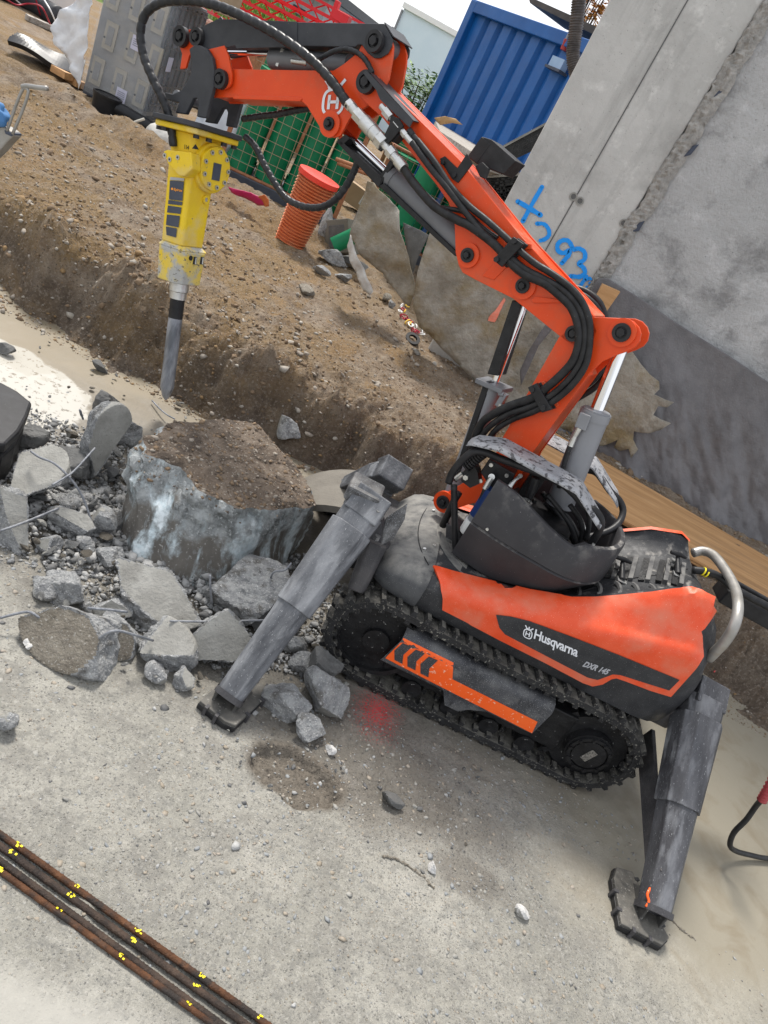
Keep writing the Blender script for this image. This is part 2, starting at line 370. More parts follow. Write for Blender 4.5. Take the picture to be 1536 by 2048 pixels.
def ground_mat():
    m = bpy.data.materials.new('dug_earth'); m.use_nodes = True; t = m.node_tree; ns = t.nodes; ln = t.links.new; b = ns['Principled BSDF']
    tc = P(ns, 'ShaderNodeTexCoord'); vec = tc.outputs['Object']
    def N(s, d=8, r=.62, dist=0):
        n = P(ns, 'ShaderNodeTexNoise'); n.inputs['Scale'].default_value = s; n.inputs['Detail'].default_value = d; n.inputs['Roughness'].default_value = r
        n.inputs['Distortion'].default_value = dist; ln(vec, n.inputs['Vector']); return n.outputs[0]
    def rg(src, a, c, o0=0, o1=1):
        r = P(ns, 'ShaderNodeMapRange'); r.inputs[1].default_value = a; r.inputs[2].default_value = c; r.inputs[3].default_value = o0; r.inputs[4].default_value = o1
        ln(src, r.inputs[0]); return r.outputs[0]
    def mix(f, a, c):
        x = P(ns, 'ShaderNodeMix'); x.data_type = 'RGBA'; ln(f, x.inputs[0])
        for s, v in ((6, a), (7, c)):
            if isinstance(v, tuple): x.inputs[s].default_value = (*v, 1)
            else: ln(v, x.inputs[s])
        return x.outputs[2]
    def mul(a, c):
        x = P(ns, 'ShaderNodeMath'); x.operation = 'MULTIPLY'; ln(a, x.inputs[0])
        if isinstance(c, float): x.inputs[1].default_value = c
        else: ln(c, x.inputs[1])
        return x.outputs[0]
    sx = P(ns, 'ShaderNodeSeparateXYZ'); ln(vec, sx.inputs[0])
    base = mix(rg(N(2.2), .35, .65), (.165, .118, .078), (.27, .205, .148))        # dry brown to sandy
    base = mix(rg(N(9), .42, .66), base, (.33, .27, .205))
    och = mul(rg(N(1.9, 5, .6, .6), .42, .56), rg(sx.outputs[0], .2, -1.4))          # ochre clay, to the left
    base = mix(mul(och, .8), base, (.25, .165, .075))
    base = mix(mul(rg(N(3.1, 6, .65, .5), .54, .62), rg(sx.outputs[2], .30, .42)), base, (.27, .18, .095))
    # damp freshly cut face below the trodden top
    z = sx.outputs[2]
    damp = mul(rg(z, .41, .22), rg(N(3.2, 6), .34, .52))
    base = mix(mul(damp, .68), base, mix(rg(N(14, 8, .75), .40, .62), (.070, .056, .046), (.135, .108, .086)))
    base = mix(mul(rg(N(55, 5, .75), .52, .62), .6), base, (.34, .29, .235))                  # grit
    base = mix(rg(N(85, 4, .7), .58, .64), base, (.10, .08, .065))
    ln(base, b.inputs['Base Color']); b.inputs['Roughness'].default_value = .95; b.inputs['Specular IOR Level'].default_value = .2
    bp = P(ns, 'ShaderNodeBump'); bp.inputs['Strength'].default_value = 1; bp.inputs['Distance'].default_value = .035; ln(N(26, 10, .72), bp.inputs['Height'])
    b2 = P(ns, 'ShaderNodeBump'); b2.inputs['Strength'].default_value = .9; b2.inputs['Distance'].default_value = .008; ln(N(120, 6, .7), b2.inputs['Height']); ln(bp.outputs[0], b2.inputs['Normal'])
    ln(b2.outputs[0], b.inputs['Normal']); return m
M_earth = ground_mat()
xs = axis([(-160, -30, 12), (-30, -9, 1.2), (-9, -4.6, .10), (-4.6, 3.3, .017), (3.3, 9, .12), (9, 30, 1.5), (30, 160, 12)])
ys = axis([(3.45, 4.75, .014), (4.75, 8.6, .03), (8.6, 14, .15), (14, 40, 1.5), (40, 260, 14)])
tag(sheet('ground', xs, ys, lambda X, Y: terr(X, Y), M_earth), kind='structure')

# slab: formed concrete floor with worn aggregate, dried cement slurry, wet silty film near the bank
def slab_h(x, y):
    h = .0012 * fbm(x * 30, y * 30, 3, 5) + .004 * fbm(x * 2.2, y * 2.2, 3, 6)
    # hollow of broken-out mortar in front of the machine
    d = np.sqrt(((x - .17) / .17) ** 2 + ((y - 1.755) / .10) ** 2) + .35 * fbm(x * 9, y * 9, 4, 8)
    h = h - .034 * sm(1.02, .86, d) + .012 * fbm(x * 26, y * 26, 5, 18, .65) * sm(1.6, .8, d)
    dd = np.zeros_like(x)
    for cx, cy, rx, ry in ((.30, 2.02, .45, .20), (.59, 1.90, .12, .07), (.86, 1.74, .13, .06), (.93, 1.95, .08, .05), (.70, 1.80, .2, .10), (1.28, 1.70, .10, .04)): dd = np.maximum(dd, np.exp(-(((x - cx) / rx) ** 2 + ((y - cy) / ry) ** 2)))
    h = h + .016 * np.maximum(-.1, fbm(x * 15, y * 15, 5, 9, .6)) * dd
    # pits where aggregate popped out
    q_ = sm(.46, .62, vnoise(x * 2.1 + 3, y * 2.1, 71)) * sm(2.7, 2.1, y) * sm(.90, 1.05, y - .1 * x); h = h + (.0035 * fbm(x * 34, y * 34, 3, 15) + .004 * np.maximum(0, fbm(x * 17, y * 17, 3, 16) - .12) * 3) * q_
    return h
def slab_mat():
    m = bpy.data.materials.new('worn_concrete_floor'); m.use_nodes = True; t = m.node_tree; ns = t.nodes; ln = t.links.new; b = ns['Principled BSDF']
    tc = P(ns, 'ShaderNodeTexCoord'); vec = tc.outputs['Object']
    def N(s, d=8, r=.6, dist=0, v=None):
        n = P(ns, 'ShaderNodeTexNoise'); n.inputs['Scale'].default_value = s; n.inputs['Detail'].default_value = d; n.inputs['Roughness'].default_value = r
        n.inputs['Distortion'].default_value = dist; ln(v or vec, n.inputs['Vector']); return n.outputs[0]
    def rg(src, a, c, o0=0, o1=1, ss=False):
        r = P(ns, 'ShaderNodeMapRange'); r.inputs[1].default_value = a; r.inputs[2].default_value = c; r.inputs[3].default_value = o0; r.inputs[4].default_value = o1
        if ss: r.interpolation_type = 'SMOOTHSTEP'
        ln(src, r.inputs[0]); return r.outputs[0]
    def mix(f, a, c):
        x = P(ns, 'ShaderNodeMix'); x.data_type = 'RGBA'; ln(f, x.inputs[0])
        for s, v in ((6, a), (7, c)):
            if isinstance(v, tuple): x.inputs[s].default_value = (*v, 1)
            else: ln(v, x.inputs[s])
        return x.outputs[2]
    def ma(op, a, c, cl=False):
        x = P(ns, 'ShaderNodeMath'); x.operation = op; x.use_clamp = cl
        for i, v in enumerate((a, c)):
            if isinstance(v, (int, float)): x.inputs[i].default_value = v
            else: ln(v, x.inputs[i])
        return x.outputs[0]
    def ell(cx, cy, rx, ry, wob=.5, lo=1.25, hi=.7):      # soft elliptical patch with a ragged edge
        mp = P(ns, 'ShaderNodeMapping'); mp.vector_type = 'POINT'; mp.inputs['Location'].default_value = (-cx / rx, -cy / ry, 0); mp.inputs['Scale'].default_value = (1 / rx, 1 / ry, 0)
        ln(vec, mp.inputs[0]); l = P(ns, 'ShaderNodeVectorMath'); l.operation = 'LENGTH'; ln(mp.outputs[0], l.inputs[0])
        return rg(ma('ADD', l.outputs['Value'], ma('MULTIPLY', ma('SUBTRACT', N(3.5, 6), .5), wob * 2)), lo, hi)
    sx = P(ns, 'ShaderNodeSeparateXYZ'); ln(vec, sx.inputs[0]); X, Y = sx.outputs[0], sx.outputs[1]
    c = mix(rg(N(2.0, 6), .35, .65), (.265, .255, .220), (.385, .370, .325))
    c = mix(ma('MULTIPLY', rg(N(5.5, 9, .72), .47, .62), .8), c, (.225, .215, .19))
    c = mix(ma('MULTIPLY', rg(N(24, 9, .75), .50, .58), .65), c, (.20, .195, .175))
    c = mix(ma('MULTIPLY', rg(N(60, 8, .75), .53, .60), .32), c, (.52, .50, .455))
    c = mix(ma('MULTIPLY', rg(N(210, 3, .6), .56, .66), .7), c, (.19, .19, .18))
    # exposed aggregate specks
    vo = P(ns, 'ShaderNodeTexVoronoi'); vo.inputs['Scale'].default_value = 95; ln(vec, vo.inputs['Vector'])
    sp = ma('MULTIPLY', rg(vo.outputs['Distance'], .30, .20), rg(N(4.0, 4), .44, .58))
    vc = P(ns, 'ShaderNodeSeparateColor'); ln(vo.outputs['Color'], vc.inputs[0])
    spsel = ma('MULTIPLY', sp, rg(vc.outputs[0], .55, .62))
    c = mix(ma('MULTIPLY', spsel, .65), c, (.19, .19, .185))
    c = mix(ma('MULTIPLY', ma('MULTIPLY', sp, rg(vc.outputs[1], .82, .86)), .7), c, (.40, .33, .24))
    # smooth trowelled strip in front of the bars
    smo = rg(ma('ADD', Y, ma('MULTIPLY', X, -.10)), .93, .84)
    c = mix(ma('MULTIPLY', smo, .8), c, (.325, .315, .285))
    # silty wet film behind / under the machine
    wet = ma('MAXIMUM', rg(ma('ADD', Y, ma('MULTIPLY', N(1.6, 5), .9)), 2.62, 3.0), ell(2.0, 2.6, 1.0, .85, .35))
    c = mix(wet, c, (.245, .222, .172))
    c = mix(ma('MULTIPLY', ma('MULTIPLY', wet, rg(X, .2, -1.2)), .7), c, (.195, .155, .098))
    c = mix(ma('MULTIPLY', wet, rg(N(5, 6, .6, .8), .5, .68)), c, (.205, .175, .125))
    # damp dirt round the machine
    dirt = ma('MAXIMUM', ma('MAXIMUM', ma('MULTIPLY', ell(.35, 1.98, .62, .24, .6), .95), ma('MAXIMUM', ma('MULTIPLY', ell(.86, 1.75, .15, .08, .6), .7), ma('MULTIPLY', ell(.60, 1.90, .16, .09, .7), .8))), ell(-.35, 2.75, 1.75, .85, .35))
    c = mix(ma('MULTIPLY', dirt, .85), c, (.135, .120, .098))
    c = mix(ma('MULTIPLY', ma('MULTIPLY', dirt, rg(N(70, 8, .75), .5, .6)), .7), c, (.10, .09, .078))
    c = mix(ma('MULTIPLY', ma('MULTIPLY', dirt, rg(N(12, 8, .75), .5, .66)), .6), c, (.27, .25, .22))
    hol = ell(.17, 1.765, .18, .11, .35, 1.15, .95)
    c = mix(ma('MULTIPLY', hol, .85), c, mix(rg(N(60, 6, .7), .4, .6), (.085, .070, .053), (.16, .135, .105)))
    # red marking spray next to the track
    dd = ell(.365, 2.25, .12, .19, .45, 1.25, .0)
    red = ma('MULTIPLY', rg(ma('ADD', ma('MULTIPLY', dd, .15), N(110, 6, .9)), .62, .66), rg(dd, 0, .3))
    c = mix(ma('MULTIPLY', red, .9), c, (.72, .01, .02))
    c = mix(ma('MULTIPLY', rg(dd, .2, 1), .12), c, (.5, .04, .04))
    ln(c, b.inputs['Base Color'])
    # puddle of milky water; pale base colour also stands in for the sky reflection
    pud = ma('MULTIPLY', ell(-2.05, 3.0, .52, .36, .30, 1.05, 1.01), rg(N(24, 5, .7), .60, .57))
    rough = ma('SUBTRACT', .88, ma('MULTIPLY', wet, .42)); rough = ma('SUBTRACT', rough, ma('MULTIPLY', dirt, .12))
    ln(mix(pud, c, (.46, .44, .39)), b.inputs['Base Color'])
    rmx = P(ns, 'ShaderNodeMix'); ln(pud, rmx.inputs[0]); ln(rough, rmx.inputs[2]); rmx.inputs[3].default_value = .03; ln(rmx.outputs[0], b.inputs['Roughness'])
    st = ma('SUBTRACT', 1.0, ma('MAXIMUM', ma('MAXIMUM', ma('MULTIPLY', wet, .88), ma('MULTIPLY', smo, .75)), pud), True)
    bp = P(ns, 'ShaderNodeBump'); bp.inputs['Distance'].default_value = .012; ln(ma('MULTIPLY', st, 1.0), bp.inputs['Strength']); ln(N(42, 9, .72), bp.inputs['Height'])
    b2 = P(ns, 'ShaderNodeBump'); b2.inputs['Distance'].default_value = .004; ln(ma('MULTIPLY', st, .9), b2.inputs['Strength']); ln(rg(vo.outputs['Distance'], .32, .12), b2.inputs['Height']); ln(bp.outputs[0], b2.inputs['Normal'])
    b3 = P(ns, 'ShaderNodeBump'); b3.inputs['Distance'].default_value = .003; ln(ma('MULTIPLY', st, .9), b3.inputs['Strength']); ln(N(190, 5, .7), b3.inputs['Height']); ln(b2.outputs[0], b3.inputs['Normal'])
    ln(b3.outputs[0], b.inputs['Normal']); return m
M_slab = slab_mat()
xs = axis([(-40, -6, 2), (-6, -2.4, .08), (-2.4, 2.9, .014), (2.9, 8, .1), (8, 40, 2)])
ys = axis([(-30, 0, 2), (0, .55, .05), (.55, 2.6, .012), (2.6, 4.3, .03)])
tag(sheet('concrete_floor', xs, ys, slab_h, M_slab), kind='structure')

# ------------------------------------------------------------------ loose stones (uncountable) on bank and floor
def ico(sub=1):
    bm = bmesh.new(); bmesh.ops.create_icosphere(bm, subdivisions=sub, radius=1); V = np.array([v.co[:] for v in bm.verts]); F = np.array([[v.index for v in f.verts] for f in bm.faces]); bm.free(); return V, F
def scatter(name, pts, sizes, m, seed, label, cat, sub=1, flat=.65, mats=None, smooth=False):
    rng = np.random.default_rng(seed); V0, F0 = ico(sub); n = len(pts); k = len(V0)
    ang = rng.uniform(0, 2 * math.pi, n); ax = rng.uniform(.5, 1.5, (n, 3)); ax[:, 2] *= flat
    V = V0[None] * (1 + rng.uniform(-.42, .42, (n, k, 1))) * ax[:, None, :]
    tl = rng.uniform(-.5, .5, n); c, s = np.cos(tl)[:, None], np.sin(tl)[:, None]; V = np.stack([V[..., 0], V[..., 1] * c - V[..., 2] * s, V[..., 1] * s + V[..., 2] * c], -1)
    c, s = np.cos(ang)[:, None], np.sin(ang)[:, None]; V = np.stack([V[..., 0] * c - V[..., 1] * s, V[..., 0] * s + V[..., 1] * c, V[..., 2]], -1)
    V = V * np.asarray(sizes)[:, None, None] + np.asarray(pts)[:, None, :]
    F = (F0[None] + (np.arange(n) * k)[:, None, None]).reshape(-1, 3).astype(np.int32); V = V.reshape(-1, 3).astype(np.float32)
    me = bpy.data.meshes.new(name); me.vertices.add(len(V)); me.vertices.foreach_set('co', V.ravel()); me.loops.add(F.size); me.loops.foreach_set('vertex_index', F.ravel())
    me.polygons.add(len(F)); me.polygons.foreach_set('loop_start', np.arange(0, F.size, 3, dtype=np.int32)); me.update(calc_edges=True)
    for q in (mats or [m]): me.materials.append(q)
    if mats: me.polygons.foreach_set('material_index', np.repeat(rng.integers(0, len(mats), n), len(F0)).astype(np.int32))
    if smooth: me.polygons.foreach_set('use_smooth', np.ones(len(F), bool))
    o = bpy.data.objects.new(name, me); COL.objects.link(o); ORG[o.name] = Vector((0, 0, 0)); return tag(o, label, cat, kind='stuff')
M_st1 = mat('brown_soil_clod', (.15, .105, .065), (.24, .17, .11), 20, .95, bump=.4, bsc=150)
M_st2 = mat('grey_brown_stone', (.24, .21, .175), (.34, .30, .25), 20, .85, bump=.3, bsc=150)
M_st3 = mat('pale_stone', (.30, .27, .23), (.38, .35, .30), 20, .8, bump=.3, bsc=150)
M_st4 = mat('ochre_clod', (.22, .14, .065), (.28, .19, .10), 20, .9, bump=.3, bsc=150)
M_st5 = mat('dark_grey_pebble', (.10, .10, .10), (.17, .17, .165), 20, .7, bump=.3, bsc=150)
M_st6 = mat('grey_concrete_crumb', (.30, .30, .295), (.42, .42, .41), 20, .85, bump=.4, bsc=150)
rng = np.random.default_rng(4)
n = 30000; px = rng.uniform(-4.6, 3.2, n); py = 3.62 + np.abs(rng.normal(0, 1, n)) ** 1.25 * 1.5; ok = py < 8.2; px, py = px[ok], py[ok]
sz = np.minimum(.0018 + rng.exponential(.0027, len(px)) * (.4 + 1.5 * vnoise(px * 1.7, py * 1.7, 99)), .034)
pz = np.maximum(terr(px, py), slab_h(px, py) * (py < 4)) + sz * .15
scatter('loose_stones', np.stack([px, py, pz], 1), sz, None, 5, 'loose stones and soil crumbs lying over the dug earth bank', 'stones', mats=[M_st1, M_st1, M_st1, M_st2, M_st1, M_st2, M_st3, M_st4])
n = 16000; px = rng.uniform(-1.6, 2.4, n); py = rng.uniform(.75, 3.6, n); dens = vnoise(px * 2.6, py * 2.6, 77)
near_dirt = np.exp(-(((px - .35) / .5) ** 2 + ((py - 2.0) / .22) ** 2)) + 1.3 * np.exp(-(((px + .9) / .8) ** 2 + ((py - 2.5) / .6) ** 2))
ok = (rng.uniform(0, 1, n) < .05 + .75 * sm(.52, .8, dens) * vnoise(px * 9, py * 9, 78) * (py < 2.2) + near_dirt * .45 + 1.2 * np.exp(-((px - .20) / .24) ** 2 - ((py - 1.78) / .12) ** 2) + .9 * np.exp(-((px - .86) / .14) ** 2 - ((py - 1.74) / .07) ** 2) + .9 * np.exp(-((px - .6) / .13) ** 2 - ((py - 1.9) / .07) ** 2)) & ~((px > 1.0) & (py > 2.1)) & (py - .10 * px > .97)
px, py = px[ok], py[ok]; sz = np.minimum(.0010 + rng.exponential(.0020, len(px)), .012)
scatter('floor_grit', np.stack([px, py, slab_h(px, py) + sz * .1], 1), sz, None, 6, 'fine grit and pebbles strewn over the concrete floor', 'grit', mats=[M_st5, M_st6, M_st2, M_st2, M_st5, M_st6])
n = 9000; px = rng.uniform(-1.6, 2.0, n); py = rng.uniform(.95, 2.4, n); q_ = sm(.46, .62, vnoise(px * 2.1 + 3, py * 2.1, 71)); ok = (rng.uniform(0, 1, n) < q_ * .9) & (py - .1 * px > 1.0); px, py = px[ok], py[ok]; sz = np.minimum(.002 + rng.exponential(.0022, len(px)), .010)
scatter('embedded_pebbles', np.stack([px, py, slab_h(px, py) - sz * .10], 1), sz, None, 16, 'pebbles cast into the surface of the concrete floor', 'pebbles', flat=.4, mats=[mat('cement_coated_pebble', (.24, .235, .215), (.34, .33, .30), 40, .85, bump=.3, bsc=150), mat('tan_pebble', (.25, .215, .165), (.33, .29, .24), 40, .8), mat('blue_grey_pebble', (.20, .21, .215), (.28, .29, .29), 40, .8)])
n = 5200; n = 15000; a = rng.uniform(0, 2 * math.pi, n); rr = rng.uniform(0, 1, n) ** .75 * (1 + .25 * fbm(a * 1.5, a * 0, 3, 88)); px = -.85 + 1.2 * rr * np.cos(a) ; py = 2.50 + .60 * rr * np.sin(a)
sz = np.minimum(.002 + rng.exponential(.0052, n) * (1.3 - rr * .8), .028); hz = .05 * (1 - rr ** 2) * np.abs(fbm(px * 3, py * 3, 3, 90)) * 2
scatter('rubble_crumbs', np.stack([px, py, hz + sz * .3], 1), sz, None, 7, 'crushed grey concrete crumbs filling the gaps between the broken chunks', 'rubble', mats=[M_st6, M_st6, M_st6, M_st5, M_conc], sub=1)

# ================================================================== the demolition robot
robot = thing('demolition_robot', B(0, 0, 0), 'orange and charcoal remote controlled demolition robot standing on its outriggers on the concrete floor', 'demolition robot')

# ---- hull
def tab(u, T): return float(np.interp(u, [q[0] for q in T], [q[1] for q in T]))
T_top = [(-.60, .46), (-.57, .515), (-.52, .565), (-.44, .59), (-.37, .60), (-.14, .635), (.155, .736), (.30, .84), (.39, .91), (.48, .98), (.57, 1.005), (.605, 1.005), (.635, .975), (.66, .93), (.72, .88), (.78, .80), (.82, .70)]
T_cr = [(-.60, .43), (-.57, .49), (-.50, .555), (-.357, .575), (0, .65), (.338, .755), (.62, .835), (.68, .80), (.74, .74), (.80, .62), (.82, .58)]
T_bot = [(-.60, .42), (-.50, .43), (.70, .43), (.76, .45), (.82, .52)]
T_w = [(-.60, .20), (-.57, .28), (-.52, .33), (-.45, .355), (-.36, .365), (0, .37), (.62, .37), (.70, .355), (.76, .31), (.82, .24)]
T_tw = [(-.60, .16), (-.52, .26), (-.37, .285), (0, .27), (.3, .255), (.62, .235), (.74, .19), (.82, .15)]
T_ctr = [(-.60, .47), (-.55, .54), (-.44, .60), (-.37, .61), (.1, .64), (.28, .80), (.5, .905), (.64, .935), (.70, .91), (.78, .82), (.82, .72)]
def hull_sec(u):
    w_ = tab(u, T_w); tw = tab(u, T_tw); zb, zc, zt, z0 = tab(u, T_bot), tab(u, T_cr), tab(u, T_top), tab(u, T_ctr)
    zm = zb + .38 * (zc - zb)
    pts = [(-(w_ - .03), zb), (-(w_ - .012), zb + .012), (-w_, zm), (-w_, zc - .035), (-(w_ - .008), zc - .01), (-(w_ - .03), zc + .006),
           (-(tw + (w_ - tw) * .35), zc + .66 * (zt - zc)), (-(tw + .012), zt - .004), (-tw, zt), (-(tw - .02), zt - .003), (-(tw - .04), (zt + z0) / 2 if z0 < zt else z0 - .002), (-tw * .5, z0), (0, z0 + .002)]
    return pts + [(-v, z) for v, z in pts[-2::-1]]
us = [-.60, -.585, -.565, -.54, -.51, -.47, -.42, -.37, -.30, -.22, -.12, 0, .1, .2, .28, .34, .40, .46, .52, .57, .61, .645, .68, .72, .755, .785, .805, .82]
V = []; F = []; secs = [hull_sec(u) for u in us]; k = len(secs[0])
for u, sc_ in zip(us, secs): V += [B(u, v, z) for v, z in sc_]
for i in range(len(us) - 1): F += [(i * k + j, i * k + (j + 1) % k, (i + 1) * k + (j + 1) % k, (i + 1) * k + j) for j in range(k)]
F += [tuple(range(k - 1, -1, -1)), tuple(range((len(us) - 1) * k, len(us) * k))]
hmb = MB(); hmb.add(V, F); hull = hmb.build('hull', M_hull, robot, autosm=50)
bh = bvh_of(hull)
# nose cowl: a separate moulded cap over the front, split line in front of the orange panel
V = []; F = []; ns_ = [-.612, -.59, -.57, -.545, -.515, -.475, -.42, -.372]
for u in ns_:
    for v, z in hull_sec(max(u, -.60)): V.append(B(u, v * 1.018, z + .006 if z > .45 else z + .001))
for i in range(len(ns_) - 1): F += [(i * k + j, i * k + j + 1, (i + 1) * k + j + 1, (i + 1) * k + j) for j in range(k - 1)]
F.append(tuple(range(k - 1, -1, -1)))
mb = MB(); mb.add(V, F); nose = mb.build('nose_cowl', M_nose, robot, autosm=50)
bh2 = bvh_of(hull, nose)
# orange side panel
up_e = [(865, 1134), (905, 1146), (982, 1165), (1060, 1183), (1143, 1197), (1190, 1197), (1240, 1193), (1303, 1187), (1350, 1180), (1382, 1178), (1402, 1184), (1427, 1196), (1430, 1206), (1428, 1220), (1414, 1243), (1400, 1262)]
lo_e = [(1401, 1285), (1402, 1313), (1390, 1334), (1340, 1390), (1300, 1378), (1250, 1359), (1232, 1353), (1222, 1355), (1205, 1365), (1185, 1369), (1165, 1362), (1090, 1322), (1000, 1277), (930, 1240), (885, 1217), (886, 1195), (878, 1163)]
side_panel = decal('side_panel', up_e + lo_e, bh2, M_orange_d, robot, 7, .011, .010, snap=B(.60, -.28, .95))
bp_ = bvh_of(hull, side_panel)
st = decal('side_stripe', [(992, 1229), (1020, 1232), (1060, 1242), (1142, 1272), (1240, 1310), (1359, 1359), (1338, 1380), (1290, 1365), (1240, 1349), (1225, 1348), (1212, 1353), (1195, 1359), (1175, 1354), (1100, 1315), (1010, 1268), (999, 1255)], bp_, M_hull, side_panel, 9, .003)
for s, p0, p1, hv, kw, mt_ in (('Husqvarna', (1066, 1274), (1154, 1312), (4, -18), dict(bold=.022, spacing=.94), M_wmark), ('DXR 145', (1164, 1330), (1215, 1348), (6, -9.5), dict(bold=.045, shear=.25), M_gmark)):
    v_, f_ = text_px(s, p0, p1, hv, **kw); decal('lettering', None, bp_, mt_, side_panel, off=.0055, verts=v_, faces=f_)
def emblem(tr, bv, par, m, off=.0055, emb=True):
    """the H inside a crowned ring, outline in unit space mapped by tr"""
    out = []
    def strip(pts, w_, closed=False):
        n = len(pts); V_ = []; F_ = []
        for i, p in enumerate(pts):
            a = Vector(pts[i - 1] if (closed or i) else p); c = Vector(pts[(i + 1) % n] if (closed or i < n - 1) else p); d = (c - a).normalized(); q = Vector((-d.y, d.x)) * w_ / 2
            V_ += [Vector(p) + q, Vector(p) - q]
        for i in range(n if closed else n - 1): j = (i + 1) % n; F_.append((2 * i, 2 * i + 1, 2 * j + 1, 2 * j))
        return V_, F_
    W = []; Fa = []
    ring_ = [( .40 * math.copysign(abs(math.cos(t)) ** .7, math.cos(t)), -.12 + .42 * math.copysign(abs(math.sin(t)) ** .7, math.sin(t))) for t in [2 * math.pi * i / 36 for i in range(36)]]
    parts = [strip(ring_, .10, True), strip([(-.17, -.36), (-.17, .12)], .11), strip([(.17, -.36), (.17, .12)], .11), strip([(-.17, -.12), (.17, -.12)], .10),
             strip([(-.40, .62), (-.25, .46), (-.20, .32)], .11), strip([(.40, .62), (.25, .46), (.20, .32)], .11), strip([(0, .30), (0, .50), (0, .62)], .12), strip([(-.28, .42), (0, .36), (.28, .42)], .10)]
    for v_, f_ in parts:
        k_ = len(W); W += [tr(p) for p in v_]; Fa += [tuple(i + k_ for i in q) for q in f_]
    return decal('emblem', None, bv, m, par, off=off, verts=W, faces=Fa)
emblem(lambda p: Vector((1056, 1264)) + Vector((10, 4.5)) * (p.x / .5) * 1.0 + Vector((2.2, -9.5)) * (p.y / .5), bp_, side_panel, M_wmark)
# far side panel edge seen beyond the deck
mb = MB()
pts_n = [B(u, .375, tab(u, T_cr) - .02) for u in (-.36, -.1, .1, .3, .45, .6, .63)]; pts_t = [B(u, tab(u, T_tw) - .002, tab(u, T_top) + .011) for u in (-.36, -.1, .1, .3, .45, .57, .62)]; pts_m = [B(u, .378, tab(u, T_bot) + .1) for u in (-.36, -.1, .1, .3, .45, .6, .63)]
pts_c = [B(u, .365, tab(u, T_cr) + .014) for u in (-.36, -.1, .1, .3, .45, .6, .63)]; pts_i = [B(u, tab(u, T_tw) - .022, tab(u, T_top) + .008) for u in (-.36, -.1, .1, .3, .45, .57, .62)]
for q0, q1 in ((pts_m, pts_n), (pts_n, pts_c), (pts_c, pts_t), (pts_t, pts_i)):
    mb.add(q0 + q1, [(i, i + 1, i + 8, i + 7) for i in range(6)])
mb.build('side_panel', M_orange_d, robot, autosm=50)
# nose details: joint line, bolt heads
mb = MB()
for x, y in ((860, 1230), (849, 1099), (867, 1022), (868, 1092), (924, 1087)):
    h = bh2.ray_cast(CAM, ray(x, y).normalized())
    if h[0]: mb = MB(); mb.cyl(h[0] - h[1] * .002, h[1], .007, .008, 10); mb.build('bolt', M_fit, nose)
def seam(px, bv, name, par, r=.0022, m=None):
    pts = []
    for p in px:
        h = bv.ray_cast(CAM, ray(*p).normalized())
        if h[0]: pts.append(h[0] + h[1] * .0005)
    if len(pts) > 2: MB().tube(spline(pts, 3), r, 6).build(name, m or M_black, par, smooth=True)
seam([(900, 990), (868, 998), (845, 1030), (836, 1065), (842, 1100), (857, 1130)], bh2, 'joint_line', nose)
# deck louvres over the engine bay
mb = MB(); mb2 = MB()
for i in range(7):
    u = .19 + i * .060; z0 = tab(u, T_ctr); z1 = tab(u + .03, T_ctr); d = (B(u + .03, 0, z1) - B(u, 0, z0)).normalized(); nn = BV.cross(d) * -1
    if nn.z < 0: nn = -nn
    sl = (BV * 1 + d * .28).normalized()
    mb.box(B(u, -.005, z0 + .006), d * .012, sl * .095, nn * .004, 0); mb.box(B(u + .024, 0, z0 + .016), d * .009, sl * .100, nn * .010, 1)
    c = B(u, -.168, tab(u, T_ctr) + .004)
    arcp = [c + BV * (.042 * math.cos(t) - .01) + d * (.016 * math.sin(t)) for t in [math.pi * (.0 + j / 8) for j in range(9)]]
    mb.tube([p + nn * .006 for p in arcp], .010, 6, 1); mb.box(c + d * .012, d * .007, BV * .030, nn * .0025, 0)
mb.build('deck_louvres', [M_trackin, mat('dusty_louvre_bar', (.05, .05, .052), (.10, .10, .10), 14, .6, bump=.1, bsc=200, dust=((.18, .175, .165), .8))], robot)
seam([(1150, 1187), (1200, 1172), (1240, 1160), (1300, 1152), (1345, 1146), (1375, 1138)], bh2, 'hatch_joint', robot, .003)
for (x, y), (x2, y2) in (((1236, 1120), (1240, 1163)), ((1342, 1110), (1352, 1152))):
    a = bh2.ray_cast(CAM, ray(x2, y2).normalized())[0]
    if a is None: a = B(.4, -.1, .9)
    c = a + Z * .02 + BV * .075 - BU * .01
    mb = MB(); mb.tube([a + Z * .012, a + (c - a) * .5 + Z * .02, c + Z * .03], [.015, .012, .008], 8, 0); e = (BU * .9 + BV * .25) * .042
    mb.tube([c + Z * .035 - e + BV * .008, c + Z * .042, c + Z * .035 + e + BV * .008], [.008, .011, .008], 8, 0)
    mb.box(a + Z * .008, BU * .019, BV * .014, Z * .004, 1); mb.tube([a - BU * .019 + Z * .012, a - BU * .019 - BV * .018 + Z * .010, a + BU * .019 - BV * .018 + Z * .010, a + BU * .019 + Z * .012], .003, 6, 1)
    mb.box(c + Z * .004, BU * .014, BV * .014, Z * .006, 1)
    mb.build('hatch_latch', [M_black, M_fit], robot, autosm=50)

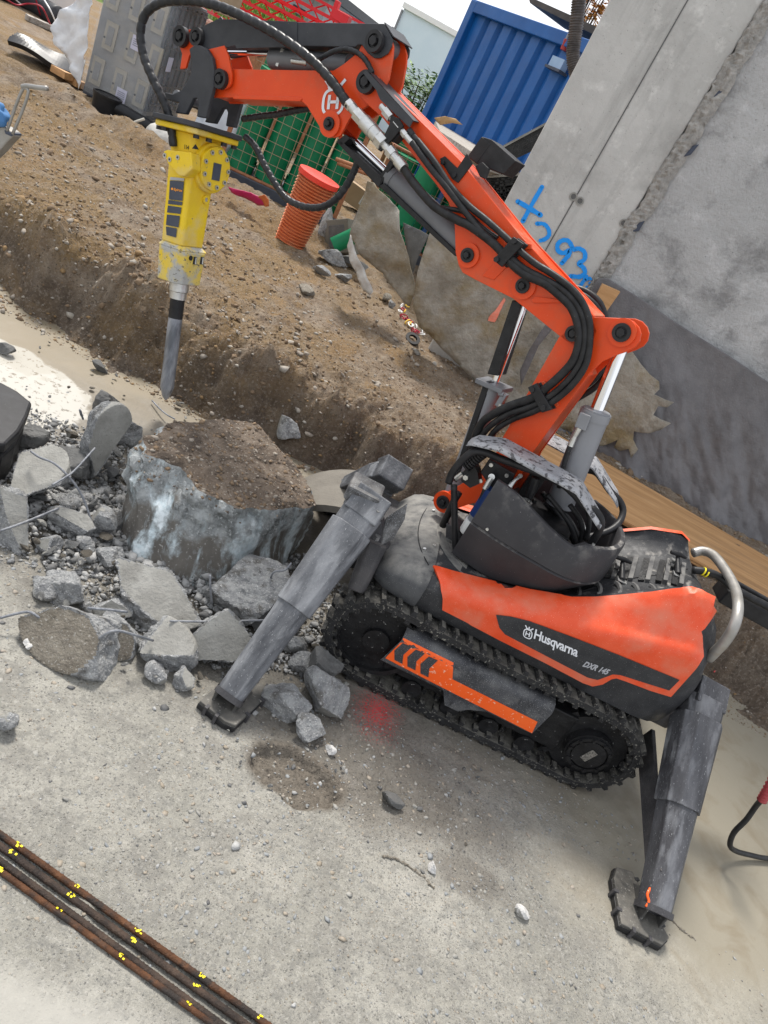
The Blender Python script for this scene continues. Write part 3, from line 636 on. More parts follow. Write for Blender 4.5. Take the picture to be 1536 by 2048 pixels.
# ---- tracks
def track(side):
    v0, v1 = (-.40, -.21) if side < 0 else (.21, .40)
    cs = [(-.43, .225, .205), (.56, .215, .20)]     # idler / sprocket centre, band radius
    def outline(extra):
        pts = []
        for i in range(13): t = R(90 + 180 * i / 12); pts.append((cs[0][0] + (cs[0][2] + extra) * math.cos(t), cs[0][1] + (cs[0][2] + extra) * math.sin(t)))
        pts += [(-.28 + .14 * i, .018 - extra) for i in range(6)]
        for i in range(13): t = R(-90 + 180 * i / 12); pts.append((cs[1][0] + (cs[1][2] + extra) * math.cos(t), cs[1][1] + (cs[1][2] + extra) * math.sin(t)))
        pts += [(.42 - .14 * i, .425 + extra - .012 * math.sin(math.pi * i / 5)) for i in range(6)]
        return pts
    def resample(pts, n):
        P_ = [Vector((a, b)) for a, b in pts] + [Vector(pts[0])]; L_ = [0]
        for i in range(1, len(P_)): L_.append(L_[-1] + (P_[i] - P_[i - 1]).length)
        out = []
        for k_ in range(n):
            s = L_[-1] * k_ / n; i = max(j for j in range(len(L_)) if L_[j] <= s + 1e-9); i = min(i, len(P_) - 2); f = (s - L_[i]) / (L_[i + 1] - L_[i])
            q = P_[i].lerp(P_[i + 1], f); d = (P_[i + 1] - P_[i]).normalized(); out.append((q, d))
        return out
    band = resample(outline(0), 120); mb = MB(); n = len(band); Vv = []
    cx = Vector((.06, .22))
    for q, d in band:
        nn = Vector((d.y, -d.x));
        if nn.dot(q - cx) < 0: nn = -nn
        for v, e in ((v0, 0), (v1, 0), (v1, -.028), (v0, -.028)): p = q + nn * e; Vv.append(B(p.x, v, p.y))
    mb.add(Vv, [(i * 4 + j, i * 4 + (j + 1) % 4, ((i + 1) % n) * 4 + (j + 1) % 4, ((i + 1) % n) * 4 + j) for i in range(n) for j in range(4)])
    tb = mb.build('rubber_track', M_track, robot)
    mb = MB(); pitch = resample(outline(0), 52); rg_ = random.Random(3)
    for k_, (q, d) in enumerate(pitch):
        nn = Vector((d.y, -d.x))
        if nn.dot(q - cx) < 0: nn = -nn
        D = BU * d.x + Z * d.y; Nn = BU * nn.x + Z * nn.y; c = B(q.x, 0, q.y); h = .021 + rg_.uniform(-.003, .003)
        for va, vb, sh in ((v0 + .001, v0 + .088, (k_ % 2) * .35), (v0 + .10, v1 - .001, ((k_ + 1) % 2) * .35)):
            m0 = (va + vb) / 2; pts = []
            for s1, s2, s3 in ((-1, -1, 1), (1, -1, 1), (1, 1, 1), (-1, 1, 1)):
                pts.append(c + BV * (m0 + s2 * (vb - va) / 2) + D * (s1 * .013 + s2 * .006) - Nn * .002)
            top = [c + BV * (m0 + s2 * (vb - va) / 2 * .92) + D * (s1 * .0085 + s2 * .006) + Nn * h for s1, s2 in ((-1, -1), (1, -1), (1, 1), (-1, 1))]
            mb.add(pts + top, [(3, 2, 1, 0), (4, 5, 6, 7), (0, 1, 5, 4), (1, 2, 6, 5), (2, 3, 7, 6), (3, 0, 4, 7)])
        # drive lugs / link eyes inside
        qi = q - nn * .034; ci = B(qi.x, 0, qi.y)
        mb.box(ci + BV * (v0 + .022), D * .011, BV * .018, Nn * .012); mb.box(ci + BV * (v0 + .10), D * .009, BV * .022, Nn * .020)
    mb.build('tread_lugs', M_track, tb)
    s = side; vo = v0 if side < 0 else v1                     # outward direction
    OUT = BV * s
    mb = MB()     # frame beam
    mb.box(B(.05, (v0 + v1) / 2, .215), BU * .40, BV * .06, Z * .10)
    mb.box(B(.05, (v0 + v1) / 2 - s * .14, .30), BU * .34, BV * .10, Z * .09)
    mb.build('track_frame', M_trackin, robot, bevel=.006)
    mb = MB(); c = B(-.43, vo, .225) - OUT * .055
    mb.cyl(c - OUT * .09, OUT, .160, .10, 40); mb.ring(c - OUT * .02, OUT, .168, .150, .05, 40); mb.cyl(c, OUT, .055, .03, 24)
    for i in range(14):
        t = 2 * math.pi * i / 14; r_ = (BU * math.cos(t) + Z * math.sin(t)); mb.box(c + r_ * .162 + OUT * .012, r_ * .012, OUT * .012, r_.cross(OUT) * .012)
    mb.build('idler_wheel', M_trackin, robot, autosm=40)
    mb = MB(); c = B(.56, vo, .205) - OUT * .050
    mb.cyl(c - OUT * .09, OUT, .140, .09, 40); mb.ring(c - OUT * .03, OUT, .160, .09, .035, 40)
    for i in range(13):
        t = 2 * math.pi * i / 13; r_ = (BU * math.cos(t) + Z * math.sin(t)); mb.box(c + r_ * .165 - OUT * .015, r_ * .018, OUT * .014, r_.cross(OUT) * .013)
    mb.cyl(c, OUT, .098, .045, 36); mb.ring(c + OUT * .045, OUT, .090, .076, .012, 36); mb.cyl(c + OUT * .045, OUT, .070, .010, 30)
    for i in range(10):
        t = 2 * math.pi * i / 10; r_ = (BU * math.cos(t) + Z * math.sin(t)); mb.cyl(c + r_ * .083 + OUT * .05, OUT, .0075, .014, 8)
    spk = mb.build('drive_sprocket', M_trackin, robot, autosm=40)
    if side < 0:
        q = c + OUT * .056; mb = MB(); a = (BU * .35 + Z).normalized(); a2 = a.cross(OUT); mb.box(q + OUT * .001, a * .032, a2 * .016, OUT * .001)
        mb.build('type_plate', mat('worn_type_plate', (.20, .19, .17), (.34, .32, .29), 60, .45, metal=.4, bump=.3, bsc=200, specks=((.04, .04, .04), 150, .55)), spk)
    for u in (-.20, -.02, .16, .33): mb = MB(); mb.cyl(B(u, vo, .085) - OUT * .11, OUT, .042, .085, 20); mb.build('track_roller', M_trackin, robot, autosm=40)
    # guard: folded plate over the frame
    prof = [(-.404, .175), (-.418, .19), (-.420, .318), (-.412, .338), (-.392, .352), (-.33, .362)]
    u0, u1 = -.385, .315; mb = MB()
    for k_, (uu0, uu1) in enumerate(((u0, u1),)):
        Va = [B(uu0 + (.030 if z > .3 else 0) + (.05 * max(0, (.24 - z)) if 1 else 0), v * (1 if side < 0 else -1), z) for v, z in prof]; Vb = [B(uu1 - (.2 * max(0, .24 - z)), v * (1 if side < 0 else -1), z) for v, z in prof]
        Vi = [p - OUT * .006 - Z * .003 for p in Va] + [p - OUT * .006 - Z * .003 for p in Vb]; n_ = len(prof)
        mb.add(Va + Vb + Vi, [(i, i + 1, n_ + i + 1, n_ + i) for i in range(n_ - 1)] + [(2 * n_ + i + 1, 2 * n_ + i, 3 * n_ + i, 3 * n_ + i + 1) for i in range(n_ - 1)] +
               [(i, 2 * n_ + i, 2 * n_ + i + 1, i + 1) for i in range(n_ - 1)] + [(n_ + i, n_ + i + 1, 3 * n_ + i + 1, 3 * n_ + i) for i in range(n_ - 1)] +
               [(0, n_, 3 * n_, 2 * n_), (n_ - 1, 3 * n_ - 1, 4 * n_ - 1, 2 * n_ - 1)])
    # bolt lug at the lower edge
    lug = [B(u, -.413 if side < 0 else .413, z) for u, z in ((-.10, .185), (-.06, .12), (.0, .12), (.03, .15), (.10, .185))]
    mb.prism(lug, OUT * -.008); mb.cyl(B(-.03, 0, .145) + BV * (-.414 if side < 0 else .414), OUT, .012, .008, 12)
    g = mb.build('track_guard', M_guard, robot, autosm=40)
    return g
guard = track(-1); track(1)
bg_ = bvh_of(guard)
out_l = [(768, 1290), (796, 1270), (907, 1325), (905, 1358), (1075, 1443), (1064, 1466), (850, 1357), (771, 1316)]
sticker = decal('warning_sticker', out_l, bg_, M_sticker, guard, 12, .0015)
for dx, dy in ((0, 0), (26, 13), (52, 27)):
    decal('chevron', [(789 + dx, 1300 + dy), (806 + dx, 1285 + dy), (824 + dx, 1293 + dy), (807 + dx, 1309 + dy), (805 + dx, 1327 + dy), (789 + dx, 1319 + dy)], bg_, M_guard, guard, 10, .003)

# ---- bumper tube, cable tray, tail
bt = [Bp(1418, 1316, -.27), Bp(1432, 1302, -.29), Bp(1452, 1280, -.30), Bp(1469, 1250, -.29), Bp(1476, 1215, -.22), Bp(1470, 1177, -.06), Bp(1449, 1138, .10), Bp(1426, 1110, .22), Bp(1404, 1102, .26), Bp(1386, 1106, .25)]
MB().tube(spline(bt, 6), .0205, 16).build('bumper_tube', M_alu, robot, smooth=True)
mb = MB(); a = Bp(1440, 1178, .12); b = Bp(1590, 1262, .10); d = (b - a); dn = d.normalized(); mb.box((a + b) / 2, d / 2, BV * .06, Z * .035); mb.box((a + b) / 2 + Z * .05, d / 2, BV * .012, Z * .02)
tray = mb.build('cable_tray', M_black, robot, bevel=.006)
MB().tube(spline([Bp(1385, 1140, .05), Bp(1410, 1143, .05), Bp(1436, 1152, .06), Bp(1470, 1178, .05), Bp(1540, 1215, .05), Bp(1600, 1245, .05)], 5), .016, 10).build('tail_hose', M_rubber, robot, smooth=True)
mb = MB()
for t in (.0, .016): mb.ring(Bp(1405, 1142, .05) + BU * t, BU, .0185, .016, .006, 16)
mb.build('yellow_bands', M_ypaint, robot)

# ---- outriggers
def beam(mb, p0, p1, w0, h0, w1, h1, side, ch=.25, mi=0, t0=0, t1=1):
    """tapered chamfered beam; side = lateral direction"""
    p0, p1 = Vector(p0), Vector(p1); d = (p1 - p0).normalized(); sx = (side - d * side.dot(d)).normalized(); ny = sx.cross(d)
    if ny.z < 0: ny = -ny
    V_ = []
    for t in (t0, t1):
        p = p0.lerp(p1, t); w_, h_ = w0 + (w1 - w0) * t, h0 + (h1 - h0) * t; c = min(w_, h_) * ch
        V_ += [p + sx * x + ny * y for x, y in ((-w_ / 2, -h_ / 2), (w_ / 2, -h_ / 2), (w_ / 2, h_ / 2 - c), (w_ / 2 - c, h_ / 2), (-w_ / 2 + c, h_ / 2), (-w_ / 2, h_ / 2 - c))]
    return mb.add(V_, [(5, 4, 3, 2, 1, 0), (6, 7, 8, 9, 10, 11)] + [(j, (j + 1) % 6, 6 + (j + 1) % 6, 6 + j) for j in range(6)], mi)
def outrigger(ankle, top, side, pad, cap=True, mleg=M_leg, w=(.100, .08, .170, .115)):
    d = (top - ankle).normalized(); mb = MB()
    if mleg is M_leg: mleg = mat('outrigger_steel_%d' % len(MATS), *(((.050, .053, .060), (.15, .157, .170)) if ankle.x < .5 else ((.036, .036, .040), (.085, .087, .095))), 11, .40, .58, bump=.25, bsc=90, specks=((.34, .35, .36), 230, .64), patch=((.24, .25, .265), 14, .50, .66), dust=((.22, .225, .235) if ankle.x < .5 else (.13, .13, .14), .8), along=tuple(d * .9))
    beam(mb, ankle, top, w[0], w[1], w[2] * .92, w[3] * .92, side, .3)
    leg = mb.build('outrigger', mleg, robot, bevel=.004)
    mb = MB(); beam(mb, ankle, top, w[0] + .012, w[1] + .012, w[2] + .006, w[3] + .004, side, .3, t0=.46, t1=.90)
    mb.build('wear_sleeve', mleg, leg, bevel=.003)
    nrm = (side - d * side.dot(d)).normalized().cross(d); nrm = nrm if nrm.z > 0 else -nrm
    mb = MB()
    # rounded toe opening with dark socket, rubber-edged pad
    sd0 = (side - d * side.dot(d)).normalized(); e0 = ankle + d * .012; hw_ = w[0] / 2 + .006; hh_ = w[1] / 2 + .006; V_ = []; F_ = []; N_ = 14
    for (sc, dd) in ((1.0, 0), (1.0, -.022), (.66, -.022), (.66, .03)):
        for i in range(N_):
            t = math.pi * i / (N_ - 3) if i < N_ - 2 else None
            q = (math.cos(t), max(0, math.sin(t)) ** .6) if t is not None else ((-1, -1) if i == N_ - 2 else (1, -1))
            V_.append(e0 + sd0 * hw_ * q[0] * sc + nrm * hh_ * q[1] * sc + d * dd)
    for j in range(3): F_ += [(j * N_ + i, j * N_ + (i + 1) % N_, (j + 1) * N_ + (i + 1) % N_, (j + 1) * N_ + i) for i in range(N_)]
    mb.add(V_, F_, 0); mb.add([V_[3 * N_ + i] for i in range(N_)], [tuple(range(N_))], 1)
    mb.build('leg_toe', [M_legd, M_trackin], leg)
    if cap: mb = MB(); mb.box(top + d * .02, d * .055, sd0 * .070, nrm * .055, 0); mb.build('leg_head', mleg, leg, bevel=.006)
    mb = MB(); mb.prism([Vector((p.x, p.y, .018)) for p in pad], (0, 0, .022), 0); cen = sum(pad, Vector()) / len(pad)
    mb.prism([cen + (Vector((p.x, p.y, 0)) - Vector((cen.x, cen.y, 0))) * 1.03 + Z * (.002 - cen.z) for p in pad], (0, 0, .024), 1)
    sd_ = (side - d * side.dot(d)).normalized(); q = Vector((ankle.x, ankle.y, .035)) + Vector((d.x, d.y, 0)) * .03
    for s_ in (-1, 1): mb.prism([q + sd_ * s_ * .036 - d * .06 * Vector((1, 1, 0)).length + Z * 0, q + sd_ * s_ * .036 + Vector((d.x, d.y, 0)).normalized() * .10, ankle + sd_ * s_ * .036 + d * .06 + nrm * .01, ankle + sd_ * s_ * .036 + nrm * .02], sd_ * s_ * .010, 0)
    mb.build('foot_pad', [M_padtop, M_rubber], leg, bevel=.004)
    for j in range(len(pad)):
        p_, q_ = pad[j], pad[(j + 1) % len(pad)]
        if (p_ - q_).length > .09:
            for f_ in (.3, .7): m_ = p_.lerp(q_, f_); e_ = (q_ - p_).normalized(); mb = MB(); mb.box(Vector((m_.x, m_.y, .022)), e_ * .006, Vector((-e_.y, e_.x, 0)) * .010, Z * .021); mb.build('pad_clamp', M_legd, leg)
    return leg
padF = [onz(x, y, .03) for x, y in ((398, 1405), (424, 1382), (500, 1358), (545, 1383), (470, 1455), (448, 1446))]
ankF = onz(458, 1392, .075); topF = Bp(728, 1022, -.30)
sideF = (onz(500, 1440, 0) - onz(420, 1395, 0)); sideF.z = 0; sideF.normalize()
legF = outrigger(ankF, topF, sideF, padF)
dF = (topF - ankF).normalized()
mb = MB()      # housing over the pivot, hinge bracket to the hull and ram under the leg
mb.box(Bp(727, 995, -.26), BU * .060, BV * .055, Z * .045); mb.box(Bp(727, 988, -.25) + Z * .01, BU * .066, BV * .07, Z * .032)
mb.build('pivot_housing', M_leg, robot, bevel=.012)
mb = MB(); mb.prism([Bp(770, 1040, -.30), Bp(812, 1012, -.28), Bp(806, 1045, -.29), Bp(785, 1080, -.31), Bp(762, 1090, -.33), Bp(765, 1062, -.32)], Z * .012)
for x, y in ((753, 1028), (760, 1036), (752, 1079)): mb.cyl(Bp(x, y, -.33), Z, .012, .018, 6)
mb.build('hinge_bracket', M_leg, robot)
mb = MB(); beam(mb, Bp(712, 1180, -.33), Bp(752, 1085, -.25), .07, .07, .09, .09, BU, .2); beam(mb, Bp(760, 1130, -.2), Bp(735, 1030, -.1), .12, .12, .12, .12, BU, .2)
mb.build('outrigger_ram', M_legd, robot, bevel=.006)
padR = [onz(x, y, .03) for x, y in ((1231, 1736), (1225, 1758), (1240, 1850), (1322, 1893), (1336, 1878), (1290, 1800), (1262, 1745))]
ankR = onz(1312, 1822, .085); topR = Bp(1408, 1400, -.24)
sideR = onz(1340, 1860, 0) - onz(1270, 1835, 0); sideR.z = 0; sideR.normalize()
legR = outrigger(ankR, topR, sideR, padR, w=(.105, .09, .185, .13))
mb = MB(); dR = (topR - ankR); beam(mb, ankR + dR * .14 - sideR * .035 - BV * .0, Bp(1292, 1470, -.20), .018, .085, .02, .10, sideR, .1)
mb.build('stiffener_plate', M_legd, legR, bevel=.003)
mb = MB(); mb.tube(spline([ankR + dR * .10 - sideR * .052 - BV * .02 + Z * .0, ankR + dR * .075 - sideR * .060 - BV * .025, ankR + dR * .055 - sideR * .050 - BV * .03, ankR + dR * .03 - sideR * .056 - BV * .03], 4), .005, 8)
mb.build('orange_clip', M_sticker, legR, smooth=True)
mb = MB(); mb.box(B(.72, 0, .46), BU * .09, BV * .29, Z * .052); mb.build('outrigger_crossbeam', M_legd, robot, bevel=.01); mb = MB(); mb.box(B(-.56, 0, .47), BU * .07, BV * .24, Z * .055); mb.build('outrigger_crossbeam', M_legd, robot, bevel=.01)
# the far pair
tr_ = B(.80, .26, .56); ar = B(1.06, .86, .08)
pad = [ar + Vector((x, y, 0)) for x, y in ((-.09, -.06), (.09, -.06), (.09, .08), (-.09, .08))]
outrigger(ar, tr_, BU, pad, mleg=mat('reddish_dusty_leg', (.10, .075, .078), (.17, .12, .12), 9, .55, bump=.2, bsc=110, patch=((.30, .10, .09), 6, .5, .7)))
tf_ = B(-.66, .28, .60); af = B(-.86, .80, .08)
pad = [af + Vector((x, y, 0)) for x, y in ((-.09, -.06), (.09, -.06), (.09, .08), (-.09, .08))]
outrigger(af, tf_, BU, pad)

# ---- turret
TY = R(-7); TU = Vector((math.cos(TY), math.sin(TY), 0)); TV = Vector((-math.sin(TY), math.cos(TY), 0))
def T(u, v, z): return O + TU * u + TV * v + Z * z
def Tp(x, y, v): return onp(x, y, O + TV * v, TV)
mb = MB(); mb.tube([B(-.08, 0, .58), B(-.08, 0, .618)], .27, 48); mb.ring(B(-.08, 0, .600), Z, .315, .262, .016, 56)
mb.build('slew_ring', M_nose, robot, autosm=40)
def shell(t):   # t 0..1 near-front, round the rear, far-front
    L1, L2 = .30, math.pi * .28; tot = 2 * L1 + L2; s = t * tot
    if s < L1: return -.28 + s, -.285 - .012 * math.sin(math.pi * s / L1), 0
    if s > L1 + L2: q = tot - s; return -.28 + q, .285 + .012 * math.sin(math.pi * q / L1), 1
    a = (s - L1) / L2 * math.pi; return .02 + .27 * math.sin(a) ** .9, -.285 * math.cos(a), a / math.pi
def wall(z_lo, z_hi, slope_lo, th, name, m, grow_lo, grow_hi, lip):
    mb = MB(); N_ = 48; V_ = []
    for i in range(N_ + 1):
        u, v, a = shell(i / N_); q = Vector((u - .0, v)); n_ = Vector((u * .8 if u > .02 else 0, v)).normalized()
        zl = z_lo(u) if callable(z_lo) else z_lo; zh = z_hi(u) if callable(z_hi) else z_hi
        for g, z in ((grow_lo, zl), (grow_hi, zh - .008), (grow_hi - .006, zh), (grow_hi - th + .004, zh), (grow_hi - th, zh - .006), (grow_lo - th, zl)):
            p = q + n_ * g; V_.append(T(p.x, p.y, z))
    F_ = [(i * 6 + j, i * 6 + (j + 1) % 6, (i + 1) * 6 + (j + 1) % 6, (i + 1) * 6 + j) for i in range(N_) for j in range(6)] + [tuple(range(5, -1, -1)), tuple(range(N_ * 6, N_ * 6 + 6))]
    mb.add(V_, F_); return mb.build(name, m, robot, autosm=42)
wall(lambda u: .63 + max(0, u + .1) * .32, .815, 0, .03, 'turret_skirt', M_cover, -.055, -.002, 0)
up = wall(.820, lambda u: .985 + .035 * math.cos((u + .25) * 9) * (1 if u < .1 else .2) - .01, 0, .028, 'turret_cover', M_cover, .0, -.012, 0)
hb = bvh_of(up)
mb = MB()
for x, y in ((975, 1058), (1186, 1090)):
    h = hb.ray_cast(CAM, ray(x, y).normalized())
    if h[0]: mb.cyl(h[0], -h[1] if h[1].dot(ray(x, y)) > 0 else h[1], .006, .006, 8); mb.build('cover_screw', M_fit, up); mb = MB()
mb = MB(); mb.prism([T(u, v, .66) for u, v in ((-.26, -.22), (-.05, -.24), (.14, -.20), (.24, 0), (.14, .20), (-.26, .22))], Z * .10)
mb.box(T(-.08, -.02, .80), TU * .16, TV * .10, Z * .10)
mb.build('turret_base', M_black, robot, bevel=.01)
# wing guards and their tubes
def wing(px, v, name='top_guard', dz=.022):
    pts = [Tp(x, y, v) for x, y in px]; top = []
    return pts
def wingplate(path, hw, droop):
    """folded plate following a path of (u, z) at lateral v"""
    mb = MB(); V_ = []
    for (u, z, v, w_) in path:
        for s_, dz in ((-w_, -.010), (-w_ * .8, 0), (w_ * .8, 0), (w_, -.010), (w_, -.016), (w_ * .8, -.007), (-w_ * .8, -.007), (-w_, -.016)): V_.append(T(u, v + s_, z + dz))
    n_ = len(path); mb.add(V_, [(i * 8 + j, i * 8 + (j + 1) % 8, (i + 1) * 8 + (j + 1) % 8, (i + 1) * 8 + j) for i in range(n_ - 1) for j in range(8)] + [tuple(range(7, -1, -1)), tuple(range((n_ - 1) * 8, n_ * 8))])
    return mb.build('top_guard', M_speck, robot, autosm=12)
wingplate([(-.45, 1.050, -.165, .035), (-.43, 1.072, -.165, .060), (-.34, 1.110, -.165, .075), (-.33, 1.112, -.165, .075), (-.02, 1.128, -.165, .075), (-.01, 1.127, -.165, .075), (.115, 1.060, -.165, .062), (.135, 1.046, -.165, .045)], 0, 0)
wingplate([(-.24, 1.110, .21, .07), (-.23, 1.112, .21, .07), (.02, 1.125, .21, .075), (.03, 1.122, .21, .075), (.175, 1.050, .21, .062), (.200, 1.030, .21, .045)], 0, 0)
tu = [Tp(920, 1131, -.19), Tp(911, 1095, -.19), Tp(909, 1020, -.19), Tp(908, 970, -.19)]
MB().tube(spline(tu, 4), .0135, 12).build('guard_tube', M_black, robot, smooth=True)
tu = [Tp(897, 966, -.20), Tp(905, 945, -.20), Tp(924, 921, -.20), Tp(946, 904, -.20), Tp(970, 905, -.19), Tp(1000, 917, -.19), Tp(1040, 932, -.19), Tp(1080, 947, -.19), Tp(1122, 966, -.19), Tp(1150, 990, -.19), Tp(1170, 1014, -.19), Tp(1190, 1022, -.19), Tp(1202, 1042, -.18), Tp(1197, 1064, -.16), Tp(1180, 1090, -.14)]
MB().tube(spline(tu, 5), .0150, 12).build('guard_tube', M_black, robot, smooth=True)
tu = [Tp(1163, 938, .18), Tp(1190, 944, .18), Tp(1205, 960, .18), Tp(1220, 982, .18), Tp(1238, 1000, .18), Tp(1246, 1020, .17), Tp(1240, 1042, .13), Tp(1224, 1058, .08), Tp(1200, 1068, .04), Tp(1172, 1075, .0)]
MB().tube(spline(tu, 5), .0145, 12).build('guard_tube', M_black, robot, smooth=True)
mb = MB(); mb.tube([Tp(885, 1052, -.10), Tp(910, 998, -.12), Tp(918, 985, -.12)], .015, 12); mb.build('front_strut', M_black, robot, smooth=True)
mb = MB(); mb.prism([Tp(892, 1046, -.12), Tp(918, 1060, -.12), Tp(940, 1110, -.12), Tp(926, 1130, -.12), Tp(890, 1090, -.12)], TV * .10); mb.build('front_bracket', M_legd, robot, bevel=.006)
mb = MB(); mb.tube([Tp(902, 1120, -.18), Tp(921, 1134, -.18), Tp(935, 1100, -.18)], .012, 8); mb.box(Tp(915, 1105, -.15), TU * .05, TV * .03, Z * .012); mb.build('front_bracket', M_legd, robot)
# canister, manifold and fittings behind the near guard
mb = MB(); a, b = Tp(985, 980, -.16), Tp(934, 1062, -.16); d = (b - a).normalized()
mb.tube([a, a + d * .13], .030, 20, 0); mb.tube([a + d * .13, a + d * .155], [.030, .026], 20, 2); mb.tube([a + d * .155, b, b + d * .008], [.032, .032, .028], 20, 1)
mb.build('grease_canister', [M_blue, M_white, M_cylg], robot, autosm=40)
mb = MB(); mb.prism([Tp(x, y, -.13) for x, y in ((960, 945), (978, 918), (1030, 948), (1010, 990), (985, 980))], TV * .09); mb.build('valve_block', M_black, robot, bevel=.004)
mb = MB(); e = -TV
for x, y in ((983, 929), (1014, 950), (962, 961), (994, 982)): mb.cyl(Tp(x, y, -.13), e, .008, .010, 12)
mb.tube([Tp(983, 954, -.13), Tp(983, 954, -.165)], .013, 12); mb.tube([Tp(983, 956, -.165), Tp(977, 965, -.17), Tp(970, 978, -.175)], .0115, 12)
mb.tube([Tp(1041, 952, -.12), Tp(1030, 960, -.14), Tp(1018, 975, -.15)], [.007, .007, .012], 10); mb.cyl(Tp(1041, 951, -.12), e, .009, .01, 12); mb.tube([Tp(1160, 1040, -.05), Tp(1168, 1062, -.05)], .012, 12)
mb.cyl(Tp(932, 954, -.15), e, .011, .012, 6); mb.tube([Tp(912, 958, -.15), Tp(926, 948, -.15)], .012, 10)
mb.build('hydraulic_fittings', M_fit, robot, autosm=40)
mb = MB(); mb.prism([Tp(x, y, -.15) for x, y in ((925, 945), (945, 925), (955, 945), (958, 968), (940, 976), (922, 962))], TV * .06)
for i in range(9): c = Tp(932 + i * 4.4, 934 - i * 3.6, -.16); d = (Tp(970, 902, -.16) - Tp(930, 936, -.16)).normalized(); mb.tube([c, c + d * .0075], .0225, 12)
mb.build('ribbed_cable_boot', M_black, robot)
mb = MB(); mb.tube(spline([Tp(972, 975, -.17), Tp(958, 1010, -.17), Tp(948, 1040, -.17), Tp(949, 1066, -.17)], 4), .010, 8); mb.build('hose', M_rubber, robot, smooth=True)
rh = random.Random(8)
for pp in ([(1040, 1000), (1080, 1040), (1110, 1075), (1135, 1095)], [(1085, 985), (1105, 1015), (1130, 1050), (1150, 1090)], [(1095, 990), (1120, 1020), (1140, 1050), (1152, 1085)], [(1105, 1005), (1135, 1035), (1150, 1060), (1160, 1090)], [(1050, 1010), (1090, 1060), (1128, 1090)], [(1140, 1010), (1158, 1035), (1165, 1060), (1160, 1085)], [(1070, 1000), (1060, 1020), (1085, 1050)], [(1150, 985), (1172, 1010), (1178, 1045), (1172, 1080)], [(1130, 965), (1155, 985), (1165, 1010)]):
    v = rh.uniform(-.14, .02); MB().tube(spline([Tp(x, y, v + i * .01) for i, (x, y) in enumerate(pp)], 4), .0105, 8).build('hose', M_rubber, robot, smooth=True)
mb = MB(); mb.box(Tp(1070, 960, -.04), TU * .03, TV * .05, Z * .08); mb.box(Tp(1120, 1000, .10), TU * .05, TV * .05, Z * .05); mb.tube([Tp(1058, 995, -.13), Tp(1072, 955, -.13)], .017, 12); mb.build('swivel_manifold', M_black, robot, bevel=.004)
mb = MB()
for t in (0, .016, .03): mb.ring(Tp(1052, 1004, -.13) - Z * t, Z, .024, .016, .007, 20)
mb.build('hose_clips', M_fit, robot)

# ---- arm helpers
W2 = .075
def aprism(px, off, th, name, m, parent, bev=.002, **k):
    mb = MB(); mb.prism([A(x, y, off) for x, y in px], AN * th); return mb.build(name, m, parent, bevel=bev, **k)
def pinboss(mb, x, y, off, r_out, r_bolt, mi_o=0, mi_b=1, mi_c=2, side=-1):
    c = A(x, y, off); ax = AN * side
    if r_out: mb.ring(c - ax * .001, ax, r_out, r_bolt * 1.12, .012, 36, mi_o)
    mb.ring(c, ax, r_bolt * 1.12, r_bolt * .72, .020 if r_out else .024, 32, mi_b); mb.cyl(c, ax, r_bolt * .72, .014, 24, mi_b); mb.cyl(c + ax * .012, ax, r_bolt * .50, .018, 6, mi_c)
def pxr(x, y, r, off=-W2): return (A(x + r, y, off) - A(x, y, off)).length
M_pin = mat('pin_dark', (.018, .018, .02), (.03, .03, .032), 20, .35, .5)
# ---- lower boom
arm1 = aprism([(1146, 650), (1178, 634), (1252, 637), (1267, 643), (1278, 655), (1282, 668), (1279, 683), (1270, 695), (1252, 704), (1228, 712), (1203, 724), (1178, 748), (1059, 914), (1040, 960), (1015, 990), (965, 985), (998, 888), (1118, 674)], -W2, .014, 'lower_boom', M_orange, robot)
mb = MB(); pl = [(1146, 650), (1178, 634), (1252, 637), (1267, 643), (1278, 655), (1282, 668), (1279, 683), (1270, 695), (1252, 704), (1228, 712), (1203, 724), (1178, 748), (1059, 914), (1040, 960), (1015, 990), (965, 985), (998, 888), (1118, 674)]
mb.prism([A(x, y) + AN * .136 for x, y in pl], AN * .014, 0)
mb.prism([A(x, y) + AN * .014 for x, y in ((1128, 690), (1160, 700), (1175, 752), (1057, 914), (1038, 958), (1015, 988), (967, 983), (1000, 888))], AN * .122, 0)
c_ = A(1245, 665) + AN * .014; mb.cyl(c_, AN, .030, .122, 20, 1)
mb.build('boom_box', [M_orange, M_cyld], arm1, bevel=.002)
mb = MB(); pinboss(mb, 1245, 665, -W2, pxr(1245, 665, 29), pxr(1245, 665, 17)); mb.build('pivot_pin', [M_orange, M_pin, M_pin], arm1, autosm=40)
# base lug with the lower cylinder mount
for off in (-.075, .05):
    mb = MB(); lug = arc(888, 1003, 17, 80, 280, 8) + [(905, 978), (945, 955), (985, 950), (985, 1000), (940, 1008), (905, 1020)]
    mb.prism([A(x, y, -.075) + AN * (off + .075) for x, y in lug], AN * .018); mb.build('turret_lug', M_orange, robot, bevel=.002)
mb = MB(); pinboss(mb, 889, 1003, -.075, pxr(889, 1003, 20), pxr(889, 1003, 11)); mb.build('pivot_pin', [M_orange, M_pin, M_pin], robot, autosm=40)

